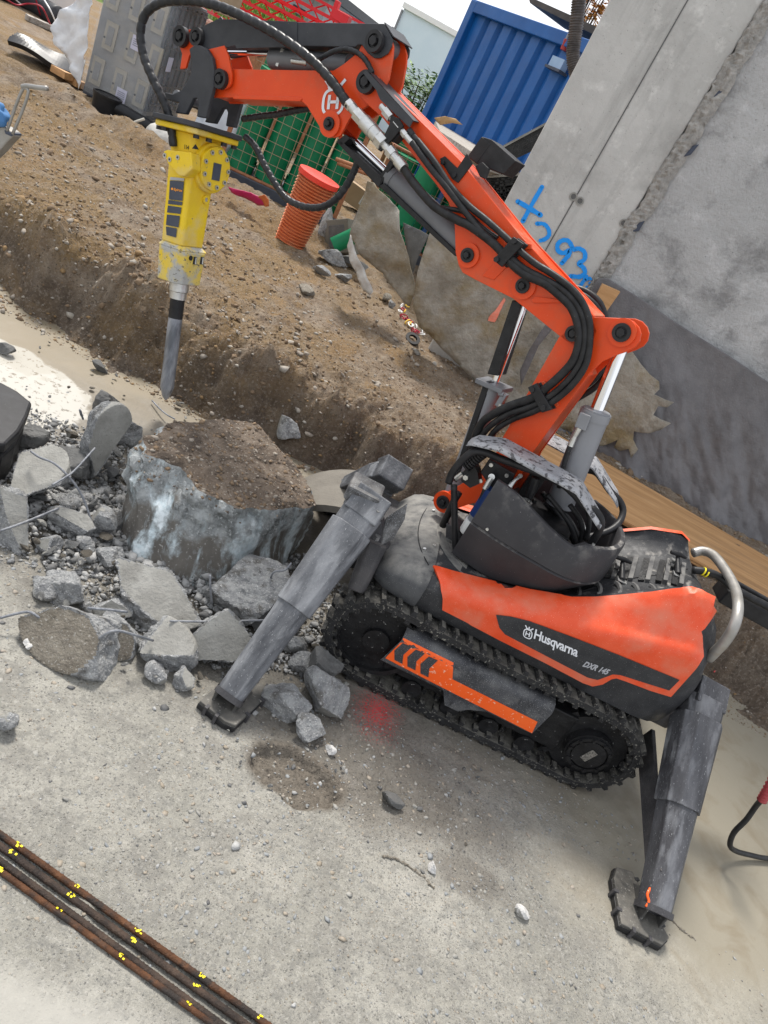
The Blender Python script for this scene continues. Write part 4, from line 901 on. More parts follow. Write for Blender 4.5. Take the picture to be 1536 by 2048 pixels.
# ---- cylinders
def cylinder(p0, p1, p2, rb, rr, m, name, head=.03, port=None):
    """barrel p0-p1, rod p1-p2"""
    d = (p1 - p0).normalized(); mb = MB()
    mb.tube([p0, p1], rb, 32); mb.tube([p1 - d * .035, p1 - d * .002], rb * 1.06, 32); mb.tube([p1 - d * .002, p1 + d * .004], rb * .95, 32)
    b = mb.build(name, m, robot, autosm=40)
    MB().tube([p1 - d * .02, p2], rr, 24).build('piston_rod', M_chrome, b, autosm=40)
    return b
cF0, cF2 = AC(889, 1003), AC(1048, 572); cF1 = on_line(cF0, cF2, 770)
cylF = cylinder(cF0, cF1, cF2, .040, .0165, M_cylg, 'front_cylinder')
cR2 = AC(1245, 665); cR0 = A(1119, 1010, 0); cR1 = on_line(cR0, cR2, 822)
cylR = cylinder(cR0, cR1, cR2, .056, .026, M_cylg, 'rear_cylinder')
cU0, cU2 = AC(938, 511), AC(662, 249, -.06); cU1 = on_line(cU0, cU2, 352)
cylU = cylinder(cU0, cU1, cU2, .050, .0165, M_cyld, 'upper_cylinder')
# square head plates
def plate_at(p, d, hw, hh, th, m, name, par):
    d = d.normalized(); y = d.cross(AN); mb = MB(); mb.box(p, AN * hw, y * hh, d * th); return mb.build(name, m, par, bevel=.003)
dF_ = cF1 - cF0; plate_at(cF1, dF_, .062, .062, .010, M_cyld, 'head_plate', cylF)
dU_ = cU1 - cU0; plate_at(cU1 + dU_.normalized() * -.0, dU_, .052, .056, .012, M_black, 'head_plate', cylU)
# rod guards (channels)
def channel(px0, px1, wpx, off, name, par, th=.085):
    a, b = A(*px0, off), A(*px1, off); d = (b - a).normalized(); y = d.cross(AN)
    L_ = (b - a).length; mb = MB()
    mb.box((a + b) / 2 + AN * .05, d * L_ / 2, AN * .045, y * .003); mb.box((a + b) / 2 + y * .018 + AN * .005, d * L_ / 2, AN * .003, y * .020); mb.box((a + b) / 2 + y * .018 + AN * .095, d * L_ / 2, AN * .003, y * .020)
    return mb.build(name, M_black, par)
mb = MB(); mb.prism([A(x, y, -.035) for x, y in ((1024, 600), (1044, 604), (996, 752), (974, 748))], AN * .09); mb.prism([A(x, y, -.045) for x, y in ((968, 762), (981, 764), (913, 965), (903, 960))], AN * .09)
mb.build('rod_guard', M_black, cylF, bevel=.004)
mb = MB(); mb.prism([A(x, y, -.055) for x, y in ((672, 283), (683, 282), (764, 356), (757, 376))], AN * .11); mb.prism([A(x, y, -.055) for x, y in ((757, 372), (768, 366), (918, 508), (909, 512))], AN * .11)
mb.prism([A(x, y, -.055) for x, y in ((672, 283), (690, 268), (700, 276), (683, 292))], AN * .11)
mb.build('rod_guard', M_black, cylU, bevel=.003)
# ports and bleed fittings
mb = MB(); mb.box(A(1168, 842, -.05), (cR1 - cR0).normalized() * .030, AN * .022, (cR1 - cR0).normalized().cross(AN) * .022)
mb.build('port_block', M_cylg, cylR, bevel=.003)
mb = MB(); mb.tube([A(1159, 856, -.07), A(1150, 872, -.07), A(1141, 892, -.07)], [.011, .009, .011], 10); mb.build('port_fitting', M_fit, cylR)
MB().tube(spline([A(1141, 890, -.07), A(1132, 915, -.07), A(1124, 945, -.07), A(1118, 975, -.06)], 4), .010, 10).build('hose', M_rubber, cylR, smooth=True)
mb = MB(); mb.box(A(1004, 800, -.04), Z * .03, AN * .015, AF * .012); mb.tube([A(998, 786, -.05), A(1008, 790, -.05)], .011, 10); mb.build('port_block', M_cylg, cylF, bevel=.003)
mb = MB(); mb.tube([A(1002, 808, -.05), A(998, 822, -.05)], .009, 10); mb.build('port_fitting', M_fit, cylF)
MB().tube([A(1010, 790, -.03), A(1000, 840, -.03), A(985, 880, -.03)], .006, 8).build('pressure_pipe', mat('dull_red_pipe', (.16, .04, .035), (.2, .06, .05), 10, .5), cylF, smooth=True)

# ---- upper boom
a2 = [(765, 166), (921, 322), (1038, 468), (1171, 612), (1186, 640), (1194, 662), (1187, 682), (1170, 695), (1149, 693), (1134, 684), (1026, 597), (950, 559), (925, 545), (917, 530), (911, 505), (909, 450), (907, 436), (897, 405), (874, 371), (801, 279), (765, 236), (730, 205), (718, 188)] + arc(737, 166, 20, 160, 300, 7) + [(755, 152)]
arm2 = aprism(a2, -W2, .012, 'upper_boom', M_orange, robot)
mb = MB(); mb.prism([A(x, y) + AN * .138 for x, y in a2], AN * .012)
mb.prism([A(x, y) + AN * .012 for x, y in ((770, 172), (921, 324), (1036, 469), (1165, 614), (1150, 640), (1080, 590), (1000, 500), (930, 420), (900, 398), (875, 368), (803, 276), (775, 225), (755, 190))], AN * .126)
mb.build('boom_box', M_orange, arm2, bevel=.002)
mb = MB(); mb.prism([A(x, y) - AN * .006 + Z * .0 for x, y in ((1096, 560), (1118, 560), (1180, 622), (1189, 632), (1184, 640), (1170, 630))], AN * .162); mb.build('boom_end_block', M_orange, arm2, bevel=.004)
mb = MB(); mb.prism([A(x, y) - AN * .004 for x, y in ((975, 540), (1010, 500), (1028, 520), (988, 560), (965, 552))], AN * .004)
mb.build('weld_reinforcement', M_orange, arm2, bevel=.002); mb = MB(); mb.prism([A(x, y) - AN * .008 for x, y in ((1064, 600), (1072, 593), (1125, 600), (1122, 606), (1068, 606))], AN * .008)
mb.build('stiffening_rib', M_orange, arm2, bevel=.002)
for (x, y, ro, rb) in ((938, 511, 22, 11.5), (1048, 572, 25, 12.5)):
    mb = MB(); pinboss(mb, x, y, -W2, pxr(x, y, ro), pxr(x, y, rb)); mb.build('pivot_pin', [M_orange, M_pin, M_pin], arm2, autosm=40)
for (x, y, rb) in ((736, 166, 16), (1149, 667, 14)):
    mb = MB(); pinboss(mb, x, y, -W2, 0, pxr(x, y, rb)); mb.build('pivot_pin', [M_orange, M_pin, M_pin], arm2, autosm=40)
mb = MB()      # hose cover over the couplings
cp = [(741, 148), (752, 152), (790, 190), (848, 252), (853, 258), (836, 250), (829, 262), (775, 206), (768, 190), (750, 172)]
mb.prism([A(x, y) - AN * .045 for x, y in ((738, 152), (744, 147), (756, 158), (837, 246), (830, 260), (772, 205), (764, 186))], AN * .004)
q = [A(x, y) - AN * .045 for x, y in ((740, 148), (752, 152), (838, 246))]; mb.add([q[0], q[1], q[2], q[2] + AN * .10 + Z * .006, q[1] + AN * .10 + Z * .006, q[0] + AN * .08], [(0, 1, 4, 5), (1, 2, 3, 4)])
q2 = [p - Z * .004 for p in q]; mb.add([q2[0], q2[1], q2[2], q2[2] + AN * .10 + Z * .006, q2[1] + AN * .10 + Z * .006, q2[0] + AN * .08], [(5, 4, 1, 0), (4, 3, 2, 1)])
mb.build('coupling_cover', M_dark, arm2)
mb = MB(); mb.prism([A(x, y) - AN * .006 for x, y in ((881, 318), (891, 313), (916, 337), (935, 308), (946, 328), (917, 366), (905, 358))], AN * .006)
for x, y in ((888, 326), (911, 351)): mb.cyl(A(x, y) - AN * .006, -AN, .009, .008, 6)
mb.build('lamp_bracket', M_black, arm2)
mb = MB(); c = [A(x, y) + AN * .07 for x, y in ((921, 307), (950, 266), (972, 272), (1019, 315), (994, 346), (970, 334))]
mb.prism([A(x, y) + AN * .06 for x, y in ((921, 307), (950, 266), (968, 282), (940, 322))], AN * .012); mb.prism([A(x, y) + AN * .062 for x, y in ((950, 266), (970, 272), (1020, 316), (994, 343), (960, 330), (940, 322))], AN * .10)
mb.prism([A(x, y) + AN * .02 for x, y in ((945, 330), (960, 322), (973, 335), (965, 356), (955, 352))], AN * .02)
mb.build('work_lamp_shroud', M_black, arm2, bevel=.003)

# ---- jib (tip arm) and links
a3 = [(425, 195), (418, 165), (430, 140), (465, 138), (645, 141), (667, 141), (687, 128), (707, 112), (718, 100), (730, 76)] + arc(757, 82, 26, 200, 330, 6) + [(786, 92), (785, 112), (777, 158), (765, 182), (735, 212), (705, 230), (697, 240), (681, 271)] + arc(667, 250, 25, 70, 160, 4) + [(640, 255), (613, 211), (600, 199), (467, 195)]
arm3 = aprism(a3, -.060, .012, 'jib', M_orange, robot)
mb = MB(); mb.prism([A(x, y, -.06) + AN * .108 for x, y in a3], AN * .012); mb.prism([A(x, y, -.06) + AN * .012 for x, y in ((427, 193), (432, 141), (470, 139), (665, 143), (690, 130), (700, 160), (690, 205), (650, 225), (613, 209), (598, 197), (467, 193))], AN * .096)
mb.prism([A(x, y, -.06) - AN * .004 for x, y in ((467, 190), (598, 194), (606, 198), (600, 203), (467, 198))], AN * .124); mb.build('jib_box', M_orange, arm3, bevel=.002)
mb = MB(); mb.cyl(A(757, 84, -.06) + AN * .012, AN, .036, .096, 24); mb.build('cross_tube', M_cyld, arm3, autosm=40)
mb = MB(); pinboss(mb, 662, 249, -.06, pxr(662, 249, 20, -.06), pxr(662, 249, 9, -.06)); mb.build('pivot_pin', [M_orange, M_pin, M_pin], arm3, autosm=40)
ba = bvh_of(arm3)
emblem(lambda p: Vector((668, 197)) + Vector((25, -1)) * (p.x / .5) + Vector((4, -36)) * (p.y / .6), ba, arm3, M_wmark, off=.003)
# box link above the jib
bl = [(392, 60), (433, 40), (441, 32), (447, 40), (595, 44), (768, 47), (777, 62), (785, 78), (783, 92), (775, 107), (760, 116), (748, 116), (735, 106), (727, 95), (724, 90), (716, 89), (710, 94), (610, 92), (473, 95), (470, 89), (425, 98), (400, 96), (388, 84)]
link_ = aprism(bl, -.072, .008, 'box_link', M_dark, robot, bev=.003)
mb = MB(); mb.prism([A(x, y, -.072) + AN * .136 for x, y in bl], AN * .008); mb.prism([A(x, y, -.072) + AN * .008 for x, y in ((447, 41), (768, 48), (716, 88), (473, 93))], AN * .128)
mb.build('link_box', M_dark, link_, bevel=.003)
mb = MB(); mb.prism([A(x, y, -.076) for x, y in ((392, 59), (433, 39), (447, 38), (594, 43), (594, 93), (473, 97), (470, 91), (425, 100), (400, 98), (387, 84))], AN * .004); mb.build('link_sleeve', M_dark, link_, bevel=.001)
q = [A(768, 46, -.072), A(786, 74, -.072)]; mb = MB(); nq = (q[1] - q[0]).normalized(); mb.prism([q[0], q[1], q[1] + AN * .15 + Z * .0, q[0] + AN * .15], (nq.cross(AN)) * .004); mb.build('link_end_plate', M_dark, link_)
for x, y, rb in ((753, 85, 15), (398, 76, 11)):
    mb = MB(); pinboss(mb, x, y, -.076, 0, pxr(x, y, rb, -.076)); mb.build('pivot_pin', [M_orange, M_pin, M_pin], link_, autosm=40)
# rod & small hose between link and jib
mb = MB(); mb.tube([A(455, 106, 0), A(560, 108, 0)], .010, 14, 0); mb.tube([A(545, 118, 0), A(700, 130, 0)], .040, 20, 1); mb.tube([A(585, 122, -.03), A(615, 126, -.03)], .013, 10, 2); mb.box(A(560, 115, -.03), AF * .007, AN * .004, Z * .035, 2)
mb.build('tilt_cylinder', [M_chrome, M_cyld, M_fit], robot, autosm=40)
for off in (-.072, .06):
    mb = MB(); mb.prism([A(x, y, -.072) + AN * (off + .072) for x, y in arc(366, 74, 14, 120, 280, 6) + [(398, 56), (404, 90), (385, 100), (378, 112), (371, 136), (360, 138), (364, 108), (358, 90)]], AN * .012); mb.build('tip_link', M_orange, robot, bevel=.002)
    mb = MB(); mb.prism([A(x, y, -.072) + AN * (off * 1.12 + .072) for x, y in ((418, 100), (451, 92), (460, 115), (466, 150)) ] [:4] + [A(x, y, -.072) + AN * (off * 1.12 + .072) for x, y in arc(447, 162, 18, 0, 175, 8)], AN * .012); mb.build('tip_link', M_orange, robot, bevel=.002)
mb = MB()
for x, y, rb in ((366, 75, 12), (445, 160, 12)): mb = MB(); pinboss(mb, x, y, -.078, 0, pxr(x, y, rb, -.078)); mb.build('pivot_pin', [M_orange, M_pin, M_pin], robot, autosm=40)
hook = [(378, 98), (388, 90), (399, 90), (413, 97), (424, 115), (428, 140), (427, 172), (419, 203), (411, 236), (393, 233), (397, 205), (393, 196), (386, 197), (371, 228), (350, 225), (358, 205), (332, 199), (326, 190), (330, 184), (345, 188), (362, 180), (373, 165), (382, 145), (383, 125)]
for off in (-.105, .085): aprism([(x, y) for x, y in hook], -.105, .022, 'hitch_bracket', M_dark, robot, bev=.004).location += AN * (off + .105)
mb = MB(); mb.tube([A(338, 193, -.10), A(338, 193, -.10) + AN * .20], .014, 14, 0); mb.tube([A(352, 190, -.08), A(352, 190, -.08) + AN * .16], .022, 14, 1); mb.tube([A(408, 150, -.08), A(408, 150, .08)], .024, 14, 0)
mb.build('hitch_pins', [M_pin, M_cylg], robot, autosm=40)

# ---- hydraulic breaker
bc0 = A(398, 246, 0); tip = A(331, 800, 0); ba_ = (tip - bc0).normalized(); bs = ba_.cross(AN).normalized()
if bs.dot(AF) > 0: bs = -bs                        # bs points back towards the machine
def K(t, s, n): return bc0 + ba_ * t + bs * s + AN * n
TL = (tip - bc0).length
def tt(x, y): return (onp(x, y, bc0, AN) - bc0).dot(ba_)
def slab(t0, t1, s0, s1, n0, n1, mb, mi=0, ch=0, taper=None):
    s2, s3, n2, n3 = taper or (s0, s1, n0, n1)
    def oct_(t, a, b, c, d): return [K(t, a + ch, c), K(t, b - ch, c), K(t, b, c + ch), K(t, b, d - ch), K(t, b - ch, d), K(t, a + ch, d), K(t, a, d - ch), K(t, a, c + ch)] if ch else [K(t, a, c), K(t, b, c), K(t, b, d), K(t, a, d)]
    p0, p1 = oct_(t0, s0, s1, n0, n1), oct_(t1, s2, s3, n2, n3); n_ = len(p0)
    mb.add(p0 + p1, [tuple(range(n_ - 1, -1, -1)), tuple(range(n_, 2 * n_))] + [(j, (j + 1) % n_, n_ + (j + 1) % n_, n_ + j) for j in range(n_)], mi)
yb = tt(340, 480); yc = tt(336, 555)
mb = MB(); slab(.030, .055, -.135, .135, -.165, .165, mb, 0, .03); slab(.055, .15, -.100, .070, -.100, .110, mb, 0, .02, (-.090, .070, -.086, .10)); slab(.15, yb, -.090, .070, -.085, .085, mb, 0, .012, (-.086, .058, -.078, .078))
breaker = mb.build('hydraulic_breaker', M_yellow, robot, bevel=.006)
mb = MB(); slab(.006, .029, -.150, .150, -.190, .190, mb, 0, .05); mb.build('adapter_plate', M_dark, breaker, bevel=.004)
for s_, n_ in ((-.115, -.13), (-.115, .05), (-.06, -.15), (.115, -.12), (.115, -.04), (.115, .06), (.115, .13)): mb = MB(); mb.tube([K(.056, s_, n_), K(.072, s_, n_)], .014, 6); mb.build('plate_bolt', M_pin, breaker)
mb = MB(); slab(yb, yb + .02, -.088, .062, -.080, .080, mb, 0, .02, (-.100, .085, -.095, .095)); slab(yb + .02, yc, -.100, .085, -.095, .095, mb, 0, .03, (-.095, .078, -.09, .09)); mb.build('lower_housing', M_yellow_d, breaker, bevel=.006)
mb = MB(); mb.tube([K(yc, 0, 0), K(yc + .045, 0, 0), K(yc + .05, 0, 0), K(yc + .085, 0, 0)], [.050, .050, .044, .043], 28); mb.build('retainer_bushing', M_fit, breaker, autosm=40)
mb = MB(); t0 = yc + .085; mb.tube([K(t0, 0, 0), K(t0 + .02, 0, 0), K(TL - .075, 0, 0), K(TL - .02, 0, 0), K(TL, 0, 0)], [.034, .036, .036, .020, .004], 24); mb.build('chisel', M_chisel, breaker, autosm=30)
mb = MB(); mb.tube([K(t0 - .002, 0, 0), K(t0 + .10, 0, 0)], .0366, 24); mb.build('chisel_grease_band', M_black, breaker, autosm=40)
# round valve cover on the back face
cc = onp(428, 338, bc0 + bs * .095, bs); ct = (cc - bc0).dot(ba_); cn = (cc - bc0).dot(AN)
mb = MB(); mb.tube([K(ct, .05, cn), K(ct, .090, cn)], .112, 40); mb.build('valve_boss', M_yellow, breaker, bevel=.005)
mb = MB(); mb.tube([K(ct, .086, cn), K(ct, .108, cn)], .098, 40); cov = mb.build('valve_cover', M_yellow, breaker, bevel=.004)
for i in range(9):
    a = 2 * math.pi * (i + .3) / 9; p = K(ct + .080 * math.cos(a), .108, cn + .080 * math.sin(a)); mb = MB(); mb.cyl(p, bs, .0105, .008, 14); mb.cyl(p + bs * .008, bs, .0045, .001, 6, 1); mb.build('cover_bolt', [M_fit, M_pin], cov)
mb = MB(); mb.box(K(ct + .01, .1095, cn + .005), ba_ * .038, AN * .026, bs * .0012); mb.build('cover_label', M_label, cov)
mb = MB(); mb.ring(K(tt(404, 398), .066, .035), bs, .020, .010, .010, 20, 0); mb.cyl(K(tt(404, 398), .066, .035), bs, .011, .008, 12, 1); mb.build('side_port', [M_yellow, M_fit], breaker)
# hose port block on the near face
mb = MB(); e0 = [onp(x, y, bc0 - AN * .125, AN) for x, y in ((326, 303), (333, 299), (382, 304), (384, 338), (368, 352), (358, 352), (336, 328))]; mb.prism(e0, AN * .06); ear = mb.build('port_block', M_yellow, breaker, bevel=.006)
mb = MB()
for x, y in ((330, 311), (340, 319), (356, 315)): c = onp(x, y, bc0 - AN * .125, AN); mb.cyl(c, -AN, .011, .004, 14, 0); mb.cyl(c - AN * .004, -AN, .005, .001, 6, 1)
mb.build('port_plugs', [M_fit, M_pin], ear)
mb = MB()
for x, y, r_ in ((381, 516, .012),): c = onp(x, y, bc0 + bs * .083, bs); mb.cyl(c, bs, r_, .004, 14, 0)
for x in (389, 403):
    c = onp(x, 521, bc0 + bs * .083, bs); mb.tube([c - ba_ * .018 + bs * .001, c + ba_ * .018 + bs * .001], .010, 10, 0); mb.tube([c - ba_ * .016 + bs * .007, c + ba_ * .016 + bs * .007], .005, 8, 1)
mb.build('retainer_keys', [M_pin, M_fit], breaker)
# labels and print on the near face
bb = bvh_of(breaker, bpy.data.objects['lower_housing'])
lab = decal('maker_label', [(341, 361), (369, 363), (366, 402), (339, 399)], bb, M_label, breaker, 8, .004)
decal('label_strip', [(342, 354), (370, 357), (369, 362), (341, 360)], bb, M_gmark, breaker, 8, .004)
for q in ([(338, 400), (366, 404), (365, 411), (337, 408)], [(337, 411), (364, 415), (362, 428), (335, 425)], [(335, 429), (361, 432), (358, 455), (333, 450)], [(333, 453), (355, 457), (353, 475), (334, 470)]): decal('label_block', q, bb, M_label, breaker, 8, .004)
bl_ = bb; v_, f_ = text_px('Epiroc', (349, 381), (366, 384), (.8, -5.0), bold=.02); decal('lettering', None, bl_, M_omark, lab or breaker, off=.0055, verts=v_, faces=f_)
cpx = [(346.0 + 2.2 * math.cos(t), 378 + 2.6 * math.sin(t)) for t in [2 * math.pi * i / 10 for i in range(10)]]; decal('lettering', cpx, bl_, M_omark, lab or breaker, 5, .0055)
v_, f_ = text_px('114', (368, 297), (378, 300), (.6, -8.5), bold=.02); decal('noise_rating', None, bb, M_pin, breaker, off=.002, verts=v_, faces=f_)
for q in ([(384, 297), (391, 288), (397, 299)], [(379, 329), (384, 321), (390, 332)]): decal('warning_sign', q, bb, M_pin, breaker, 5, .002)

# ---- hoses
def hose(px, r, off, name='hose', m=None, par=None, rib=0, n=6, wrap=0):
    pts = spline([A(*p[:2], p[2] if len(p) > 2 else off) for p in px], n); m = m or M_rubber
    if wrap:
        L_ = [0]
        for i in range(1, len(pts)): L_.append(L_[-1] + (pts[i] - pts[i - 1]).length)
        N_ = int(L_[-1] / (wrap / 6)); P2 = []; RR = []
        for k_ in range(N_ + 1):
            s = L_[-1] * k_ / N_; i = min(max(0, int(np.searchsorted(L_, s)) - 1), len(pts) - 2); f = (s - L_[i]) / max(1e-9, L_[i + 1] - L_[i]); P2.append(pts[i].lerp(pts[i + 1], f)); RR.append(r * (.86 if k_ % 6 == 0 else 1.03 if k_ % 6 in (2, 3) else 1.0))
        mb = MB(); mb.tube(P2, RR, 12)
    else: mb = MB(); mb.tube(pts, r, 12)
    return mb.build(name, m, par or robot, autosm=50)
hose([(347, 293, -.10), (344, 268, -.11), (337, 228, -.13), (321, 190, -.15), (302, 150, -.16), (287, 110, -.16), (281, 65, -.16), (291, 28, -.16), (320, 6, -.16), (360, 1, -.16), (405, 4, -.16), (455, 19, -.15), (520, 50, -.14), (580, 87, -.13), (630, 126, -.125), (668, 168, -.12), (692, 203, -.12), (700, 212, -.12)], .0195, -.13, 'spiral_hose', M_wrap, wrap=.045)
hose([(485, 238), (500, 236), (525, 232), (552, 229), (587, 222), (620, 216)], .0145, .05, 'spiral_hose', M_wrap, wrap=.03)
hose([(490, 273), (510, 293), (527, 327), (547, 362), (567, 391), (590, 407), (617, 415), (647, 413), (673, 397), (693, 371), (710, 338), (716, 320)], .0155, .03, 'spiral_hose', M_wrap, wrap=.03)
hose([(625, 124, -.04), (640, 117, -.08), (667, 103, -.085), (693, 98, -.085), (717, 107, -.085), (733, 123, -.085), (745, 146, -.085)], .0105, -.08, 'spiral_hose', M_wrap, wrap=.025)
def fitting(chain, off, m=M_fit):
    mb = MB()
    for (x0, y0), (x1, y1), r, n_ in chain: mb.tube([A(x0, y0, off), A(x1, y1, off)], r, n_)
    return mb.build('hose_coupling', m, robot, autosm=30)
fitting([((697, 206), (704, 215), .0225, 6), ((702, 212), (715, 228), .020, 16), ((713, 226), (728, 243), .027, 6), ((728, 243), (745, 262), .030, 20), ((745, 262), (757, 276), .028, 20), ((757, 276), (768, 289), .030, 6), ((768, 289), (780, 303), .017, 12), ((778, 300), (787, 311), .024, 6), ((787, 311), (795, 321), .019, 12), ((795, 321), (808, 337), .022, 16)], -.12)
fitting([((762, 212), (770, 221), .012, 12), ((770, 221), (782, 236), .018, 6), ((782, 236), (790, 246), .010, 10), ((790, 245), (800, 257), .016, 6), ((800, 257), (806, 264), .011, 10), ((806, 264), (812, 272), .014, 6), ((812, 272), (823, 285), .0115, 12)], -.115)
fitting([((818, 260), (826, 271), .013, 6), ((826, 271), (835, 281), .010, 12)], -.105, M_pin)
mb = MB(); mb.prism([A(x, y, -.13) for x, y in ((781, 230), (797, 236), (806, 252), (785, 278), (770, 292), (760, 303), (752, 296), (768, 270), (778, 250))], AN * .012); mb.prism([A(x, y, -.118) for x, y in ((785, 252), (800, 270), (785, 285), (770, 268))], AN * .045)
mb.build('bulkhead_bracket', M_black, robot, bevel=.002)
ho = -.118
hose([(808, 338, -.12), (830, 369, -.12), (868, 412, -.12), (915, 440, -.118), (940, 452, ho), (988, 488, ho), (1023, 527, ho), (1052, 550, ho), (1090, 567, ho), (1120, 591, ho), (1143, 615, ho), (1156, 649, ho), (1158, 684, ho), (1147, 720, ho), (1123, 749, ho), (1090, 778, ho), (1064, 796, ho), (1017, 813, ho), (973, 837, -.11), (956, 860, -.10), (947, 888, -.08), (940, 915, -.05)], .0165, ho)
hose([(824, 285, -.115), (858, 332, ho), (890, 371, ho), (926, 418, ho), (962, 462, ho), (988, 487, ho), (1020, 514, ho), (1050, 538, ho), (1085, 556, ho), (1122, 577, ho), (1150, 604, ho), (1167, 638, ho), (1170, 680, ho), (1160, 725, ho), (1136, 760, ho), (1103, 790, ho), (1064, 812, ho), (1020, 827, ho), (988, 846, -.11), (966, 869, -.10), (957, 900, -.07)], .0125, ho)
hose([(835, 281, -.105), (869, 324, -.11), (900, 371, -.11), (936, 410, -.11), (975, 442, -.11), (1015, 478, -.115), (1042, 504, ho), (1072, 528, ho), (1100, 545, ho), (1135, 570, ho), (1162, 600, ho), (1178, 638, ho), (1180, 682, ho), (1172, 728, ho), (1148, 766, ho), (1112, 799, ho), (1070, 822, ho), (1026, 838, -.10), (994, 858, -.10), (978, 880, -.08), (972, 905, -.05)], .0125, -.11)
hose([(880, 415, -.10), (930, 425, -.10), (965, 455, -.10), (995, 476, -.10)], .009, -.10)
hose([(1150, 575, .11), (1172, 583, .11), (1195, 600, .11), (1208, 625, .11), (1222, 680, .11), (1219, 730, .11), (1207, 756, .11), (1187, 777, .11), (1160, 794, .11), (1120, 815, .11)], .0125, .11)
hose([(1156, 585, .10), (1180, 600, .10), (1200, 625, .10), (1211, 680, .10), (1208, 722, .10), (1197, 748, .10), (1177, 768, .10), (1150, 783, .10)], .0125, .10)
for q, qb, o_f in (([(1026, 473), (1047, 488), (1003, 534), (986, 520)], ((1029, 482), (994, 519)), -.14), ([(1055, 775), (1073, 766), (1104, 819), (1083, 826)], ((1065, 779), (1087, 815)), -.14)):
    mb = MB(); mb.prism([A(x, y, o_f) for x, y in q], AN * .018); mb.prism([A(x, y, o_f) + AN * .046 for x, y in q], AN * .018); cl = mb.build('hose_clamp', M_black, robot, bevel=.003)
    for x, y in qb: mb = MB(); mb.cyl(A(x, y, o_f), -AN, .011, .010, 6); mb.build('clamp_bolt', M_pin, cl)
mb = MB(); mb.prism([A(x, y, -.085) for x, y in ((1045, 484), (1062, 488), (1063, 498), (1046, 500))], AN * .012); mb.prism([A(x, y, -.09) for x, y in ((1076, 764), (1088, 762), (1118, 812), (1104, 820))], AN * .016); mb.build('clamp_pads', M_orange, robot, bevel=.002)

# ================================================================== broken concrete
def rock_mesh(seed, sub=4, cuts=9, rough=.05, fine=.02, fn=None):
    """convex block cut by planes, faces roughened; returns verts, faces and a flag per face (0 rough, 1 smooth formed face)"""
    rg = np.random.default_rng(seed); V, F = ico(sub)
    N_ = rg.normal(0, 1, (cuts, 3)); N_ /= np.linalg.norm(N_, axis=1)[:, None]; D = rg.uniform(.42, .80, cuts)
    if fn is not None: N_[0] = np.array(fn); D[0] = .36
    dots = V @ N_.T; r_ = np.where(dots > .05, D / np.maximum(dots, .05), 9)
    near = np.argmin(r_, 1); r = np.minimum(r_.min(1), 1.15)
    V2 = V * r[:, None]; fl = (near == 0)
    o = rg.uniform(0, 50, 3)
    def f3(p, s, oc, H=.45): return np.array([noise.fractal(Vector(q) * s + Vector(o), H, 2.1, oc) for q in p])
    a = f3(V2, 1.7, 4, .8) * rough + f3(V2, 7, 5) * fine
    V2 = V2 + V * (a * np.where(fl, .12, 1))[:, None]
    ff = fl[F].all(1)
    return V2, F, ff
def rock(name, loc, dims, seed, m0, m1, rot=(0, 0, 0), sub=4, cuts=9, rough=.07, sink=.12, sharp=28, fn=None, **tg):
    M_ = Matrix.Rotation(rot[2], 3, 'Z') @ Matrix.Rotation(rot[1], 3, 'Y') @ Matrix.Rotation(rot[0], 3, 'X')
    fl = None
    if fn is not None: fl = np.array(M_).T @ np.array(fn); fl = fl * np.array(dims); fl = fl / np.linalg.norm(fl)
    V_, F_, ff = rock_mesh(seed, sub, cuts, rough, fn=fl)
    W = (V_ * (np.array(dims) / 2)) @ np.array(M_).T
    W[:, 2] -= W[:, 2].min() * (1 - sink) if False else 0
    W = W + np.array(loc)
    o = link(name, W.tolist(), F_.tolist(), mats=[m0, m1], fm=ff.astype(np.int32).tolist(), autosm=None if sub >= 4 else 20)
    return tag(o, **tg)
def px_size(p): return (p - CAM).dot(FWD) / FPX
